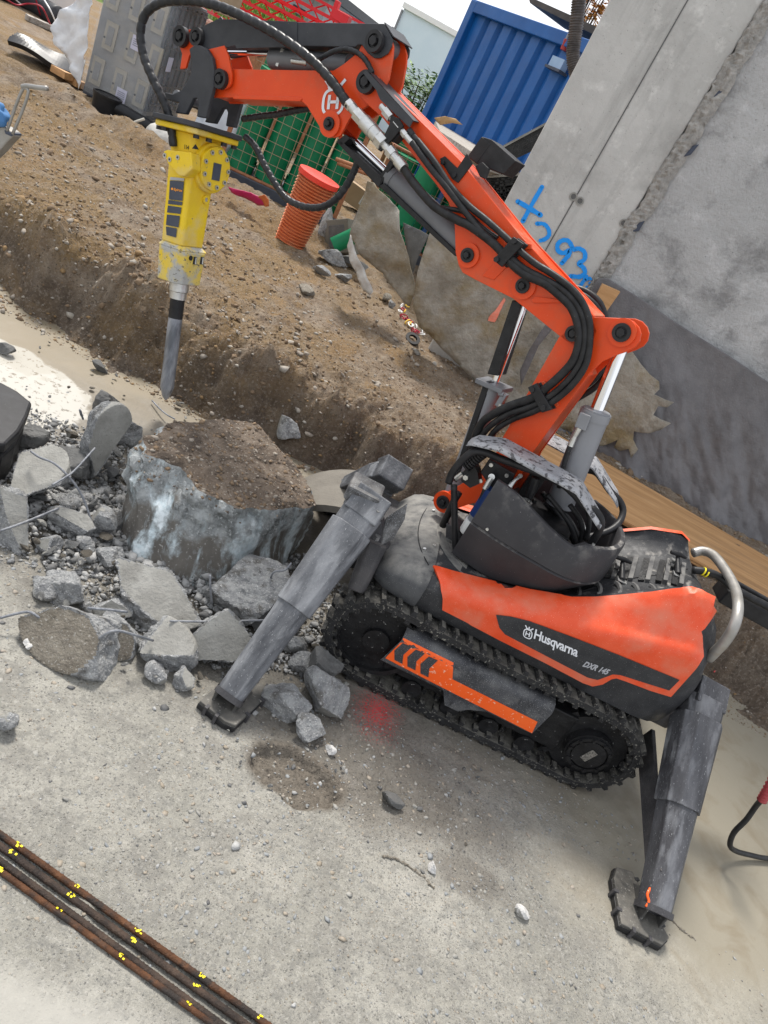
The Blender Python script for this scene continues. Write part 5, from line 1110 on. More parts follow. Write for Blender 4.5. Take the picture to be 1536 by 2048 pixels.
CH_ = [  # px, py, width px, height px, roll deg in picture, material pair, seed, label
 (196, 900, 80, 150, 8, 0, 3, 'tall upright broken concrete slab with a smooth pale side left of the big block'),
 (62, 958, 100, 130, 12, 1, 5, 'large pale broken concrete piece near the left edge beside the leaning rebar'),
 (22, 1028, 85, 130, -20, 0, 8, 'broken concrete piece cut off by the left edge, just below the pale one'),
 (314, 1190, 170, 100, 5, 1, 12, 'big rounded concrete lump with a pale smooth top in front of the large block'),
 (442, 1278, 140, 128, 4, 1, 15, 'triangular concrete wedge with a pale flat face beside the front outrigger'),
 (158, 1266, 175, 112, 14, 2, 18, 'brown stained concrete slab piece at the front edge of the rubble heap'),
 (137, 1180, 95, 58, 6, 0, 21, 'flat grey concrete fragment lying behind the brown stained slab piece'),
 (488, 1180, 150, 112, -22, 0, 24, 'rough grey concrete piece with bent rebar between the large block and the outrigger'),
 (322, 1290, 115, 80, 22, 1, 27, 'small pale faced concrete piece leaning under the rounded lump'),
 (232, 1262, 90, 85, 10, 2, 30, 'dull brown concrete piece wedged between the stained slab and the rounded lump'),
 (245, 862, 54, 62, 0, 0, 33, 'light grey concrete fragment behind the tall upright slab'),
 (132, 925, 78, 60, 0, 3, 36, 'dark earthy concrete lump between the pale piece and the upright slab'),
 (131, 1001, 52, 34, 8, 1, 39, 'small pale brick shaped concrete fragment in the gravel of the heap'),
 (146, 1048, 80, 52, 10, 0, 42, 'grey faceted concrete fragment in the middle of the gravel patch'),
 (97, 1090, 64, 36, 8, 0, 45, 'grey rough lump at the dark soil patch left of the heap'),
 (176, 1090, 42, 26, 0, 1, 48, 'light small lump lying alone on the gravel left of the large block'),
 (195, 1046, 60, 54, 0, 0, 51, 'grey fragment touching the left foot of the large block'),
 (214, 1108, 56, 40, 0, 0, 54, 'grey fragment under the left corner of the large block'),
 (212, 812, 62, 58, -14, 3, 57, 'dark wet concrete flake standing in the mud behind the rubble'),
 (578, 860, 40, 66, -24, 0, 60, 'thin grey concrete flake leaning on the dug earth bank'),
 (575, 1397, 78, 66, -30, 0, 63, 'rough grey concrete chunk on the floor right of the outrigger foot'),
 (655, 1388, 92, 72, 20, 0, 66, 'largest grey concrete chunk on the floor in front of the track'),
 (624, 1455, 68, 44, 42, 0, 69, 'light grey pointed chunk lying in front of the other floor chunks'),
 (16, 1440, 50, 40, 0, 0, 72, 'white and grey chunk cut by the left edge on the open concrete floor'),
 (782, 1594, 48, 26, 10, 3, 75, 'flat grey stone on the damp floor below the track'),
 (1045, 1820, 28, 20, 15, 4, 78, 'small white stone lying alone on the concrete floor'),
 (866, 1733, 22, 16, 15, 4, 81, 'small white crumb beside the crack in the floor'),
 (64, 1291, 26, 24, 0, 4, 84, 'small whitish lump on the floor left of the rubble heap'),
 (114, 1322, 26, 18, 20, 4, 87, 'tiny white fragment in front of the brown stained slab piece'),
 (320, 1352, 52, 34, 18, 0, 90, 'grey flake at the front foot of the heap'),
 (368, 1356, 42, 40, -10, 0, 93, 'grey splinter next to the outrigger foot'),
 (232, 1215, 70, 50, 0, 0, 96, 'grey lump between the flat fragment and the rounded lump'),
 (520, 1240, 60, 46, 0, 3, 99, 'shaded concrete lump behind the triangular wedge'),
 (608, 1330, 46, 40, 0, 0, 102, 'broken piece beneath the upper part of the front outrigger'),
 (640, 1330, 60, 90, 22, 3, 105, 'long dark concrete splinter between outrigger and track'),
 (590, 1285, 50, 36, 0, 0, 108, 'small grey piece behind the outrigger above the floor chunks'),
 (90, 1175, 46, 40, 0, 0, 111, 'grey nub left of the flat grey fragment'),
 (660, 1500, 22, 14, 0, 4, 114, 'pale crumb in the damp dirt near the pointed chunk'),
 (12, 702, 30, 22, 0, 3, 117, 'dark stone at the left edge of the puddle'),
 (202, 735, 30, 18, 20, 3, 120, 'dark stone lying in the silty water left of the chisel'),
 (55, 870, 60, 48, -30, 3, 123, 'curved dark flake behind the pale piece'),
 (640, 985, 60, 50, 20, 0, 126, 'crumbled light fragment at the right end of the large block'),
]
PAIR = [(M_conc, M_concp), (M_conc, M_concp), (M_conc, M_concb), (M_concd, M_concd), (mat('whitish_concrete', (.52, .51, .49), (.66, .65, .63), 12, .85, bump=.7, bsc=50), M_concp)]
random.seed(5)
for (x, y, wx, hy, rl, mp_, sd_, lb) in CH_:
    bank = (x, y) in ((578, 860),)
    hh = 0.0
    for it in range(3):
        zc = (terr1(*onz(x, y, .1).xy) + .06) if bank else hh
        p = onz(x, y, zc); s = px_size(p); hh = hy * s * .42
    if bank: p = onz(x, y, .14)
    m0, m1 = PAIR[mp_]
    dims = (wx * s * 1.22, min(wx, hy * 1.4) * s * 1.0, hy * s * 1.24)
    fn_ = {196: (.75, -.55, .25), 62: (-.2, -.5, .8), 22: (.5, -.5, .6), 314: (.15, -.55, .85), 442: (.1, -.8, .5), 322: (0, -.5, .85), 158: (-.1, -.75, .6), 232: (.3, -.6, .5), 488: None}.get(x)
    rock('concrete_chunk' if mp_ != 4 else 'stone', p, dims, sd_, m0, m1, rot=(R(-18), R(-29 + rl + 25), R(random.uniform(-20, 20))), rough=.09, sub=6 if fn_ else 5 if wx * hy > 4000 else 4, cuts=8, fn=fn_, label=lb, cat='concrete chunk' if mp_ != 4 else 'stone', group='loose pieces of broken concrete' if mp_ != 4 else 'small pale stones')
# smaller fragments that can still be counted
pool = []
for i in range(6):
    o = rock('concrete_fragment', (0, 0, 0), (2, 1.7, 1.2), 200 + i, [M_conc, M_concp, M_concb, M_conc, M_concd, M_conc][i], M_concp, sub=2, cuts=8, rough=.16, sink=0); pool.append(o)
regs = [((30, 890), (250, 1150), 110, .95, 'filling the gap left of the large block'), ((240, 1110), (560, 1240), 34, .7, 'at the front foot of the large block'), ((60, 1130), (300, 1250), 34, .7, 'around the flat grey fragment'), ((230, 1290), (420, 1370), 18, .7, 'along the front foot of the rubble heap'), ((540, 1280), (690, 1420), 26, .6, 'between the front outrigger and the track'), ((30, 640), (300, 900), 22, .25, 'lying in the puddle'), ((420, 1450), (700, 1580), 16, .25, 'on the dirt in front of the outrigger foot'), ((150, 680), (520, 850), 14, .3, 'around the chisel tip at the bank foot'), ((740, 1540), (1000, 1700), 10, .2, 'on the damp floor below the track')]
rr_ = random.Random(17); kk = 0
for (x0, y0), (x1, y1), n_, big, wh in regs:
    for _ in range(n_):
        x, y = rr_.uniform(x0, x1), rr_.uniform(y0, y1); p = onz(x, y, .01)
        s = px_size(p) * (7 + rr_.expovariate(1 / (9 * big)) + 5 * big) * .5
        src = pool[kk % 6]
        if kk < 6: o = src
        else: o = src.copy(); COL.objects.link(o)
        o.location = (p.x, p.y, p.z + rr_.uniform(0, .04) * big); o.scale = (s, s * rr_.uniform(.7, 1.1), s * rr_.uniform(.6, 1)); o.rotation_euler = (rr_.uniform(-.7, .7), rr_.uniform(-.7, .7), rr_.uniform(0, 6.28))
        tag(o, 'small broken concrete fragment ' + wh, 'concrete fragment', 'small concrete fragments ' + wh); kk += 1

# ---- the large block with soil on top
def block():
    H_ = .40
    top = [onz(x, y, H_ + dz) for x, y, dz in ((285, 882, 0), (345, 851, .01), (445, 838, 0), (515, 850, -.02), (575, 915, -.04), (600, 938, -.05), (632, 1012, -.06), (545, 1020, -.04), (470, 1010, -.03), (400, 975, -.03), (365, 935, -.02), (292, 908, -.01))]
    bot = [onz(x, y, -.03) for x, y in ((232, 1060), (260, 960), (370, 960), (470, 985), (540, 1030), (575, 1060), (590, 1110), (540, 1165), (455, 1190), (385, 1190), (315, 1170), (262, 1150))]
    n_ = len(top); cen = sum(top, Vector()) / n_; V_ = []; K_ = 22; rings = []
    def loop(pts, m): # resample closed loop smoothly to m points
        out = []
        for i in range(m):
            t = i / m * n_; a = int(t); f = t - a; out.append(pts[a % n_].lerp(pts[(a + 1) % n_], f))
        return out
    m_ = 168; lt, lb = loop(top, m_), loop(bot, m_)
    o_ = Vector((3, 8, 1))
    for j in range(K_ + 1):
        t = j / K_; row = []
        for i in range(m_):
            p = lb[i].lerp(lt[i], t); out = Vector((p.x - cen.x, p.y - cen.y, 0)).normalized()
            a = noise.fractal(p * 5 + o_, .6, 2.1, 6) * .040 + abs(noise.noise(p * 3.6 + o_)) * .03 + noise.fractal(p * 22, .5, 2, 4) * .010
            rgh = .35 + .65 * float(sm(.35, .75, np.array(t + noise.noise(p * 3) * .5)))     # broken upper part, smoother formed lower part
            row.append(p + out * a * rgh * (1 if t < .99 else .6))
        rings.append(row)
    for j in range(1, 15):
        t = j / 15; row = []
        for i in range(m_):
            p = lt[i].lerp(cen, t); p = p + Z * (.022 * math.sin(min(1, t * 2) * 1.57) + noise.fractal(p * 7, .8, 2, 5) * .018 + noise.fractal(p * 40, .9, 2, 3) * .006); row.append(p)
        rings.append(row)
    for r_ in rings: V_ += r_
    R_ = len(rings); F_ = [(j * m_ + i, j * m_ + (i + 1) % m_, (j + 1) * m_ + (i + 1) % m_, (j + 1) * m_ + i) for j in range(R_ - 1) for i in range(m_)]
    V_.append(cen + Z * .03); F_ += [((R_ - 1) * m_ + i, (R_ - 1) * m_ + (i + 1) % m_, len(V_) - 1) for i in range(m_)]
    fm = [0] * (K_ * m_) + [1] * (len(F_) - K_ * m_)
    o = link('concrete_block', V_, F_, mats=[M_blk, M_soil], fm=fm, autosm=40)
    return tag(o, 'massive broken concrete block covered with brown soil on top in the middle of the rubble', 'concrete block')
def blk_mat():
    m = bpy.data.materials.new('block_side'); m.use_nodes = True; t = m.node_tree; ns = t.nodes; ln = t.links.new; b = ns['Principled BSDF']
    tc = P(ns, 'ShaderNodeTexCoord'); vec = tc.outputs['Object']
    def N(s, d=8, r=.6, v=None, dist=0):
        n = P(ns, 'ShaderNodeTexNoise'); n.inputs['Scale'].default_value = s; n.inputs['Detail'].default_value = d; n.inputs['Roughness'].default_value = r; n.inputs['Distortion'].default_value = dist; ln(v or vec, n.inputs['Vector']); return n.outputs[0]
    def rg(src, a, c): r = P(ns, 'ShaderNodeMapRange'); r.inputs[1].default_value = a; r.inputs[2].default_value = c; ln(src, r.inputs[0]); return r.outputs[0]
    def mix(f, a, c):
        x = P(ns, 'ShaderNodeMix'); x.data_type = 'RGBA'; ln(f, x.inputs[0])
        for s, v in ((6, a), (7, c)):
            if isinstance(v, tuple): x.inputs[s].default_value = (*v, 1)
            else: ln(v, x.inputs[s])
        return x.outputs[2]
    def ma(op, a, c):
        x = P(ns, 'ShaderNodeMath'); x.operation = op
        for i, v in enumerate((a, c)):
            if isinstance(v, (int, float)): x.inputs[i].default_value = v
            else: ln(v, x.inputs[i])
        return x.outputs[0]
    sx = P(ns, 'ShaderNodeSeparateXYZ'); ln(vec, sx.inputs[0])
    damp = mix(rg(N(5), .35, .65), (.080, .073, .064), (.15, .138, .120)); damp = mix(rg(N(80, 3), .62, .68), damp, (.30, .29, .27))
    brk = mix(rg(N(14, 8, .7), .38, .62), (.15, .16, .158), (.42, .44, .44)); brk = mix(rg(N(60, 5, .7), .56, .64), brk, (.55, .57, .57))
    f = rg(ma('ADD', ma('MULTIPLY', sx.outputs[2], 1.6), N(3.3, 6, .6)), .88, .96)
    c = mix(f, damp, brk)
    mp = P(ns, 'ShaderNodeMapping'); mp.inputs['Scale'].default_value = (2.6, 2.6, .40); mp.inputs['Rotation'].default_value = (.35, .5, 0); ln(vec, mp.inputs[0])
    stv = N(3.4, 6, .6, mp.outputs[0], .4); st = ma('MULTIPLY', rg(stv, .50, .60), rg(N(12, 5, .7), .35, .6))          # lime bruises left by the chisel
    c = mix(st, c, (.55, .64, .67)); c = mix(ma('MULTIPLY', rg(stv, .57, .64), rg(N(30, 4), .4, .6)), c, (.72, .78, .80))
    ln(c, b.inputs['Base Color']); b.inputs['Roughness'].default_value = .8
    bp = P(ns, 'ShaderNodeBump'); bp.inputs['Distance'].default_value = .03; ln(ma('ADD', ma('MULTIPLY', f, .75), .22), bp.inputs['Strength']); ln(N(24, 9, .7), bp.inputs['Height']); ln(bp.outputs[0], b.inputs['Normal']); return m
M_blk = blk_mat()
M_soil = mat('soil_on_block', (.125, .095, .072), (.22, .175, .135), 14, .95, bump=1.6, bsc=38, specks=((.33, .29, .24), 60, .60), patch=((.09, .07, .055), 9, .5, .62))
blk = block()
bbk = bvh_of(blk); rg_ = random.Random(9); pts = []
while len(pts) < 900:
    h = bbk.ray_cast(onz(rg_.uniform(270, 640), rg_.uniform(835, 1030), .38) + Z, -Z)
    if h[0] and h[0].z > .30: pts.append(h[0])
szs = np.minimum(.0025 + np.random.default_rng(2).exponential(.0032, len(pts)), .016)
scatter('soil_crumbs', np.array([tuple(p) for p in pts]), szs, None, 12, 'soil crumbs and small stones lying on top of the large block', 'soil', mats=[M_st1, M_st1, M_st2, M_soil])
# ring pipe piece behind the outrigger
mb = MB(); a0 = onz(640, 985, .30); c0 = Vector((a0.x - .03, a0.y + .20, -.12)); V_ = []
for i in range(15):
    t = R(95 + 85 * i / 14) ; dirv = Vector((math.cos(t) * .52, 0, math.sin(t) * .46)); nn = dirv.normalized()
    for yy, rr2 in ((-.30, 0), (.16, 0), (.16, .035), (-.30, .035)): V_.append(c0 + dirv + nn * rr2 + Vector((.36, yy, 0)))
mb.add(V_, [(i * 4 + j, i * 4 + (j + 1) % 4, (i + 1) * 4 + (j + 1) % 4, (i + 1) * 4 + j) for i in range(14) for j in range(4)] + [(3, 2, 1, 0), (56, 57, 58, 59)])
tag(mb.build('pipe_shell', mat('beige_dusty_concrete', (.13, .118, .10), (.18, .165, .14), 5, .8, bump=.3, bsc=50), None, autosm=40), 'curved beige concrete pipe shell piece standing between the large block and the outrigger', 'pipe piece')

# ---- bent reinforcement sticking out of the rubble
def bar(px, r, label, m=M_rebar, z=None, name='bent_rebar', group='bent rebar pieces'):
    pts = spline([onz(x, y, zz) for x, y, zz in px], 6); mb = MB(); mb.tube(pts, r, 8); return tag(mb.build(name, m, None, smooth=True), label, 'rebar', group)
bar([(62, 903, .22), (80, 915, .24), (110, 928, .24), (145, 962, .20), (168, 1000, .14), (184, 1048, .06)], .0048, 'long curved rebar arching over the gravel left of the upright slab')
bar([(104, 970, .20), (130, 955, .22), (150, 940, .24), (190, 896, .28)], .0042, 'thin rebar crossing in front of the upright slab')
bar([(0, 1062, .10), (40, 1048, .12), (80, 1032, .10), (118, 1016, .10)], .0048, 'straight rebar running from the left edge across the heap')
bar([(0, 1236, .05), (30, 1228, .07), (58, 1224, .09), (80, 1236, .09), (95, 1246, .06)], .0048, 'rebar end curling out of the brown stained slab at the left edge')
bar([(198, 1277, .14), (220, 1264, .18), (240, 1262, .19), (270, 1270, .17), (306, 1281, .10)], .0048, 'curved rebar lying across the front of the rounded lump')
bar([(175, 1216, .16), (215, 1219, .17), (255, 1224, .16)], .0048, 'short straight rebar between the flat fragment and the rounded lump')
bar([(540, 1160, .18), (548, 1144, .24), (570, 1140, .27), (583, 1126, .30)], .0045, 'hooked rebar pointing up from the rough piece beside the outrigger')
bar([(424, 1208, .12), (421, 1180, .20), (420, 1150, .26)], .0045, 'upright rebar stub in front of the large block')
bar([(340, 1242, .14), (400, 1243, .13), (470, 1242, .12), (538, 1240, .10)], .0042, 'thin straight rebar passing behind the triangular wedge')
bar([(162, 830, .34), (160, 820, .38), (166, 838, .30)], .0045, 'tiny rebar stub on top of the upright slab')
bar([(304, 801, .02), (320, 818, .03), (335, 830, .04), (350, 838, .04)], .0042, 'dark rebar end lying in the mud behind the large block')
bar([(436, 823, .06), (470, 816, .08), (500, 811, .09), (538, 805, .10), (541, 822, .07)], .0050, 'thin bent wire rod lying at the foot of the earth bank')
bar([(640, 962, .12), (660, 972, .12), (690, 985, .1)], .004, 'thin wire near the outrigger housing')

# ---- bundle of ribbed bars on the floor
def ribbed(x0, y0, x1, y1, r, m, label, ribm=.0022):
    a, b = onz(x0, y0, r), onz(x1, y1, r); d = (b - a).normalized(); a = a - d * .25; b = b + d * .45; L_ = (b - a).length; mb = MB()
    st_ = .0042; N_ = int(L_ / st_); n_ = 12; x = Vector((-d.y, d.x, 0)); y = Z; V_ = []
    rg = random.Random(int(x0 * 7 + y0))
    for i in range(N_ + 1):
        for k_ in range(n_):
            t = 2 * math.pi * k_ / n_; ph = (i * st_ / .0115 + abs(((k_ / n_ * 2) % 1) - .5) * 1.4) % 1; e = ribm * max(0, 1 - abs(ph - .5) * 4.2); s_ = abs(math.sin(t)) < .2
            V_.append(a + d * i * st_ + (x * math.cos(t) + y * math.sin(t)) * (r + (e if not s_ else ribm * .7)))
    mb.add(V_, [(i * n_ + k_, i * n_ + (k_ + 1) % n_, (i + 1) * n_ + (k_ + 1) % n_, (i + 1) * n_ + k_) for i in range(N_) for k_ in range(n_)])
    o = tag(mb.build('reinforcing_bar', m, None, smooth=True), label, 'reinforcing bar', 'rusty reinforcing bars lying side by side')
    return o, a, d, x
bars_ = [((0, 1668, 532, 2048), .0078, M_rust, 'rusty ribbed bar, the uppermost of the bars in the lower left corner', [(30, 1697), (149, 1781), (272, 1868), (398, 1957), (520, 2044)]),
         ((0, 1692, 490, 2048), .0082, M_rustd, 'dark ribbed bar, second from the top in the lower left corner', [(22, 1710), (139, 1794), (263, 1884), (392, 1974)]),
         ((0, 1722, 440, 2048), .0080, M_rustd, 'grey brown ribbed bar, third from the top in the lower left corner', []),
         ((0, 1742, 400, 2030), .0074, M_rust, 'smoother reddish bar, lowest of the bars in the lower left corner', [(0, 1735), (117, 1822), (244, 1914), (376, 2008)])]
for (c4, r_, m_, lb, marks) in bars_:
    o, a, d, xx = ribbed(*c4, r_, m_, lb, .0022 if 'smoother' not in lb else .0009)
    for (x, y) in marks:
        p = onz(x, y, r_ * 1.9); s = (p - a).dot(d); mb = MB(); rg = random.Random(x)
        for q in range(5):
            t0 = .35 * math.pi + rg.uniform(-.5, .8); c = a + d * (s + rg.uniform(-.010, .010)) + (xx * math.cos(t0) + Z * math.sin(t0)) * (r_ + .0015); e = (xx * -math.sin(t0) + Z * math.cos(t0))
            mb.box(c, d * rg.uniform(.0012, .0034), e * rg.uniform(.0014, .0034), (xx * math.cos(t0) + Z * math.sin(t0)) * .0006)
        mb.build('yellow_mark', M_ypaint, o)

# ================================================================== walls
YW = 5.65
def cmat(name, c1, c2, lines=None, streak=True, bmp=.3, patch=None, vein=0):
    m = bpy.data.materials.new(name); m.use_nodes = True; t = m.node_tree; ns = t.nodes; ln = t.links.new; b = ns['Principled BSDF']
    tc = P(ns, 'ShaderNodeTexCoord'); vec = tc.outputs['Object']
    def N(s, d=8, r=.6, v=None, dist=0):
        n = P(ns, 'ShaderNodeTexNoise'); n.inputs['Scale'].default_value = s; n.inputs['Detail'].default_value = d; n.inputs['Roughness'].default_value = r; n.inputs['Distortion'].default_value = dist; ln(v or vec, n.inputs['Vector']); return n.outputs[0]
    def rg(src, a, c): r = P(ns, 'ShaderNodeMapRange'); r.inputs[1].default_value = a; r.inputs[2].default_value = c; ln(src, r.inputs[0]); return r.outputs[0]
    def mix(f, a, c):
        x = P(ns, 'ShaderNodeMix'); x.data_type = 'RGBA'; ln(f, x.inputs[0])
        for s, v in ((6, a), (7, c)):
            if isinstance(v, tuple): x.inputs[s].default_value = (*v, 1)
            else: ln(v, x.inputs[s])
        return x.outputs[2]
    c = mix(rg(N(1.6, 6), .35, .65), c1, c2)
    if streak:
        mp = P(ns, 'ShaderNodeMapping'); mp.inputs['Scale'].default_value = (4.5, 4.5, .5); ln(vec, mp.inputs[0])
        c = mix(rg(N(1.7, 7, .65, mp.outputs[0]), .50, .80), c, tuple(k * .72 for k in c1))
    c = mix(rg(N(6, 8, .7), .55, .75), c, tuple(min(1, k * 1.25) for k in c2))
    if patch: c = mix(rg(N(patch[1], 7, .68, None, .3), patch[2], patch[3]), c, patch[0])
    c = mix(rg(N(70, 4, .7), .64, .69), c, tuple(k * .55 for k in c1))
    ln(c, b.inputs['Base Color']); b.inputs['Roughness'].default_value = .85
    bp = P(ns, 'ShaderNodeBump'); bp.inputs['Distance'].default_value = .02; bp.inputs['Strength'].default_value = bmp; ln(N(28, 9, .7), bp.inputs['Height'])
    if vein:
        w_ = P(ns, 'ShaderNodeTexWave'); w_.inputs['Scale'].default_value = 1.3; w_.inputs['Distortion'].default_value = 16; w_.inputs['Detail'].default_value = 4; w_.inputs['Detail Scale'].default_value = .8; ln(vec, w_.inputs['Vector'])
        b2 = P(ns, 'ShaderNodeBump'); b2.inputs['Distance'].default_value = .03; b2.inputs['Strength'].default_value = vein; ln(rg(w_.outputs[0], .80, 1), b2.inputs['Height']); ln(bp.outputs[0], b2.inputs['Normal']); ln(b2.outputs[0], b.inputs['Normal'])
    else: ln(bp.outputs[0], b.inputs['Normal'])
    return m
M_wall = cmat('smooth_cast_concrete', (.40, .395, .375), (.51, .505, .48), bmp=.25, patch=((.29, .285, .27), 1.3, .52, .72))
M_wall2 = cmat('mottled_rough_concrete', (.36, .36, .355), (.50, .50, .495), streak=False, bmp=1.0, patch=((.19, .19, .188), 2.1, .50, .66), vein=0)
x0, x1 = ony(1100, 230, YW).x, .50
mb = MB(); mb.box(Vector(((x0 + x1) / 2, YW + .15, 2.6)), _X * (x1 - x0) / 2, Vector((0, .15, 0)), Z * 2.3)
colm = tag(mb.build('concrete_wall', M_wall, None, bevel=.012), 'smooth grey cast concrete wall panel with board joint line and blue spray writing', 'concrete wall', 'panels of the concrete wall')
bw = BVHTree.FromPolygons([v.co + ORG[colm.name] for v in colm.data.vertices], [tuple(p.vertices) for p in colm.data.polygons])
mb = MB()
for (xa, ya), (xb, yb_) in (((1372, 0), (1100, 490)),):
    a, b = ony(xa, ya, YW), ony(xb, yb_, YW); xm = (a.x + b.x) / 2
    mb.box(Vector((xm, YW - .002, 2.6)), _X * .004, Vector((0, .003, 0)), Z * 2.29)
mb.build('board_joint', M_concd, colm)
for (x, y) in ((1160, 402), (1247, 446), (1147, 393)):
    p = ony(x, y, YW - .002); mb = MB(); mb.ring(p, Vector((0, -1, 0)), .028, .018, .004, 20, 0); mb.cyl(p, Vector((0, -1, 0)), .018, .002, 20, 1); mb.build('tie_hole', [M_concp, M_concd], colm)
# ragged joint strip
rg_ = np.random.default_rng(5); V_ = []; nz_ = 260; F_ = []
for i in range(nz_ + 1):
    z = .3 + 4.6 * i / nz_; wv = .02 * noise.fractal(Vector((z * 3, 2, 1)), .6, 2, 4)
    for j, (dx, dy) in enumerate(((-.005, .0), (.008, -.020), (.030, -.012), (.055, -.026), (.080, -.015), (.105, .0))):
        n_ = noise.fractal(Vector((z * 22, j * 3.1, 5)), .5, 2, 4) * .014; V_.append(Vector((x1 + dx + wv + n_, YW + dy + n_ - .004, z)))
F_ = [(i * 6 + j, i * 6 + j + 1, (i + 1) * 6 + j + 1, (i + 1) * 6 + j) for i in range(nz_) for j in range(5)]
link('joint_mortar', V_, F_, mat('joint_mortar', (.30, .29, .27), (.44, .42, .39), 22, .9, bump=1, bsc=60), colm)
# right hand panel, rougher, set slightly back
xs = np.linspace(x1 + .06, 9.5, 300); zs = np.linspace(.2, 6.5, 200); X_, Z_ = np.meshgrid(xs, zs); Yv = YW + .012 + .012 * fbm(X_ * 1.3, Z_ * 1.3, 5, 70) + .006 * fbm(X_ * 9, Z_ * 9, 3, 71)
def gridmesh(name, Xg, Yg, Zg, m, thick=None):
    ny_, nx_ = Xg.shape; co = np.stack([Xg, Yg, Zg], -1).reshape(-1, 3); i = np.arange(nx_ * ny_).reshape(ny_, nx_)
    q = np.stack([i[:-1, :-1], i[:-1, 1:], i[1:, 1:], i[1:, :-1]], -1).reshape(-1, 4)
    o = link(name, co.tolist(), q.tolist(), m, smooth=True)
    if thick: s_ = o.modifiers.new('solid', 'SOLIDIFY'); s_.thickness = thick; s_.offset = 1
    return o
tag(gridmesh('concrete_wall', X_, Yv, Z_, M_wall2), 'rough mottled grey concrete wall panel above the black sheeting', 'concrete wall', 'panels of the concrete wall')
_wr = bpy.data.objects['concrete_wall.001']; mb = MB(); mb.box(Vector((5, YW + .20, 3.3)), _X * 4.55, Vector((0, .145, 0)), Z * 3.1); mb.build('wall_core', M_wall, _wr)
# foam spacers glued in the joint
for i, (x, y) in enumerate(((1432, 188), (1379, 300), (1272, 452))):
    p = ony(x, y, YW - .02); mb = MB(); mb.prism([p + Vector((dx, 0, dz)) for dx, dz in ((-.01, -.05), (.012 + .012 * i % .03, -.02), (.035, .055), (.005, .03))], Vector((0, .03, 0))); mb.build('joint_spacer', mat('navy_foam', (.05, .06, .085), (.07, .08, .11), 9, .7), colm, bevel=.004)
# blue spray writing
M_spray = mat('blue_spray_paint', (.0, .26, .80), (.0, .30, .86), 30, .6)
def stroke(name, px, w_, par, bv, m, off=.004):
    pts = [Vector(p) for p in px]; sp = []
    P_ = [pts[0] * 2 - pts[1]] + pts + [pts[-1] * 2 - pts[-2]]
    for i in range(1, len(P_) - 2):
        for k_ in range(5):
            t = k_ / 5; a, b, c, d = P_[i - 1:i + 3]; sp.append(.5 * ((2 * b) + (c - a) * t + (2 * a - 5 * b + 4 * c - d) * t * t + (3 * b - a - 3 * c + d) * t ** 3))
    sp.append(pts[-1]); V2 = []; n_ = len(sp); rgx = random.Random(len(px))
    for i, p in enumerate(sp):
        d = (sp[min(i + 1, n_ - 1)] - sp[max(i - 1, 0)]).normalized(); q = Vector((-d.y, d.x)) * w_ / 2 * rgx.uniform(.88, 1.12); V2 += [p + q, p - q]
    F2 = [(2 * i, 2 * i + 1, 2 * i + 3, 2 * i + 2) for i in range(n_ - 1)]; o1 = len(V2)
    for e, sgn in ((sp[0], 1), (sp[-1], 1)):
        k_ = len(V2); V2 += [e] + [e + Vector((math.cos(t), math.sin(t))) * w_ / 2 for t in [2 * math.pi * j / 12 for j in range(12)]]; F2 += [(k_, k_ + 1 + j, k_ + 1 + (j + 1) % 12) for j in range(12)]
    return decal(name, None, bv, m, par, off=off, verts=V2, faces=F2)
for k_, (px, w_) in enumerate((([(1084, 374), (1066, 405), (1046, 442)], 9), ([(1036, 403), (1055, 414), (1081, 430)], 10), ([(1074, 447), (1088, 448), (1097, 458), (1098, 470), (1090, 478), (1081, 481)], 8),
        ([(1146, 497), (1137, 482), (1124, 481), (1115, 490), (1117, 502), (1128, 506), (1139, 500), (1137, 510), (1124, 526)], 9),
        ([(1148, 499), (1158, 497), (1169, 504), (1169, 518), (1158, 527), (1166, 534), (1170, 545), (1160, 553), (1142, 552)], 9),
        ([(1160, 572), (1167, 562), (1173, 552)], 7), ([(1170, 560), (1178, 556), (1181, 562), (1174, 574)], 7), ([(1180, 566), (1188, 563), (1191, 569), (1181, 586)], 7))):
    stroke('spray_writing', px, w_, colm, bw, M_spray, .004 + k_ * .0012)

# ---- black sheeting over the foot of the wall
def sheetgrid(px_quad, Y, nx_, ny_, fn):
    a, b, c, d = [Vector(q) for q in px_quad]; X_ = np.zeros((ny_, nx_)); Y_ = X_.copy(); Z_ = X_.copy()
    for j in range(ny_):
        for i in range(nx_):
            u, v = i / (nx_ - 1), j / (ny_ - 1); p = a.lerp(b, u).lerp(d.lerp(c, u), v); w_ = ony(p.x, p.y, Y); e = fn(w_.x, w_.z, u, v); X_[j, i], Y_[j, i], Z_[j, i] = w_.x, w_.y + e, w_.z
    return X_, Y_, Z_
M_black_s = mat('grey_black_plastic_sheet', (.105, .101, .105), (.145, .140, .144), 7, .38, .5, bump=.3, bsc=70, specks=((.24, .235, .235), 160, .66), spec=.5)
a = ony(1215, 556, 5.60); b = ony(1536, 758, 5.60)
xs = np.linspace(a.x - .06, 5.5, 420); zs = np.linspace(0, 1, 120); X_, T_ = np.meshgrid(xs, zs); top = np.interp(X_, [a.x - .06, a.x, b.x, 5.5], [1.52, 1.55, 1.47, 1.30]) + .003 * np.sin(X_ * 9)
Zg = .36 + (top - .36) * T_
fold = .045 * fbm(X_ * 2.6 + T_ * 1.8, T_ * 1.6, 5, 80) + .035 * np.maximum(0, np.sin((X_ * 9 + T_ * 5 + 1.5 * fbm(X_ * 1.5, T_ * 2, 3, 81)))) ** 3 * (1 - T_) + .016 * fbm(X_ * 12 + T_ * 9, T_ * 6, 4, 82)
Yg = 5.575 - .16 * (1 - T_) ** 1.4 - fold * (1.7 - 1.5 * T_)
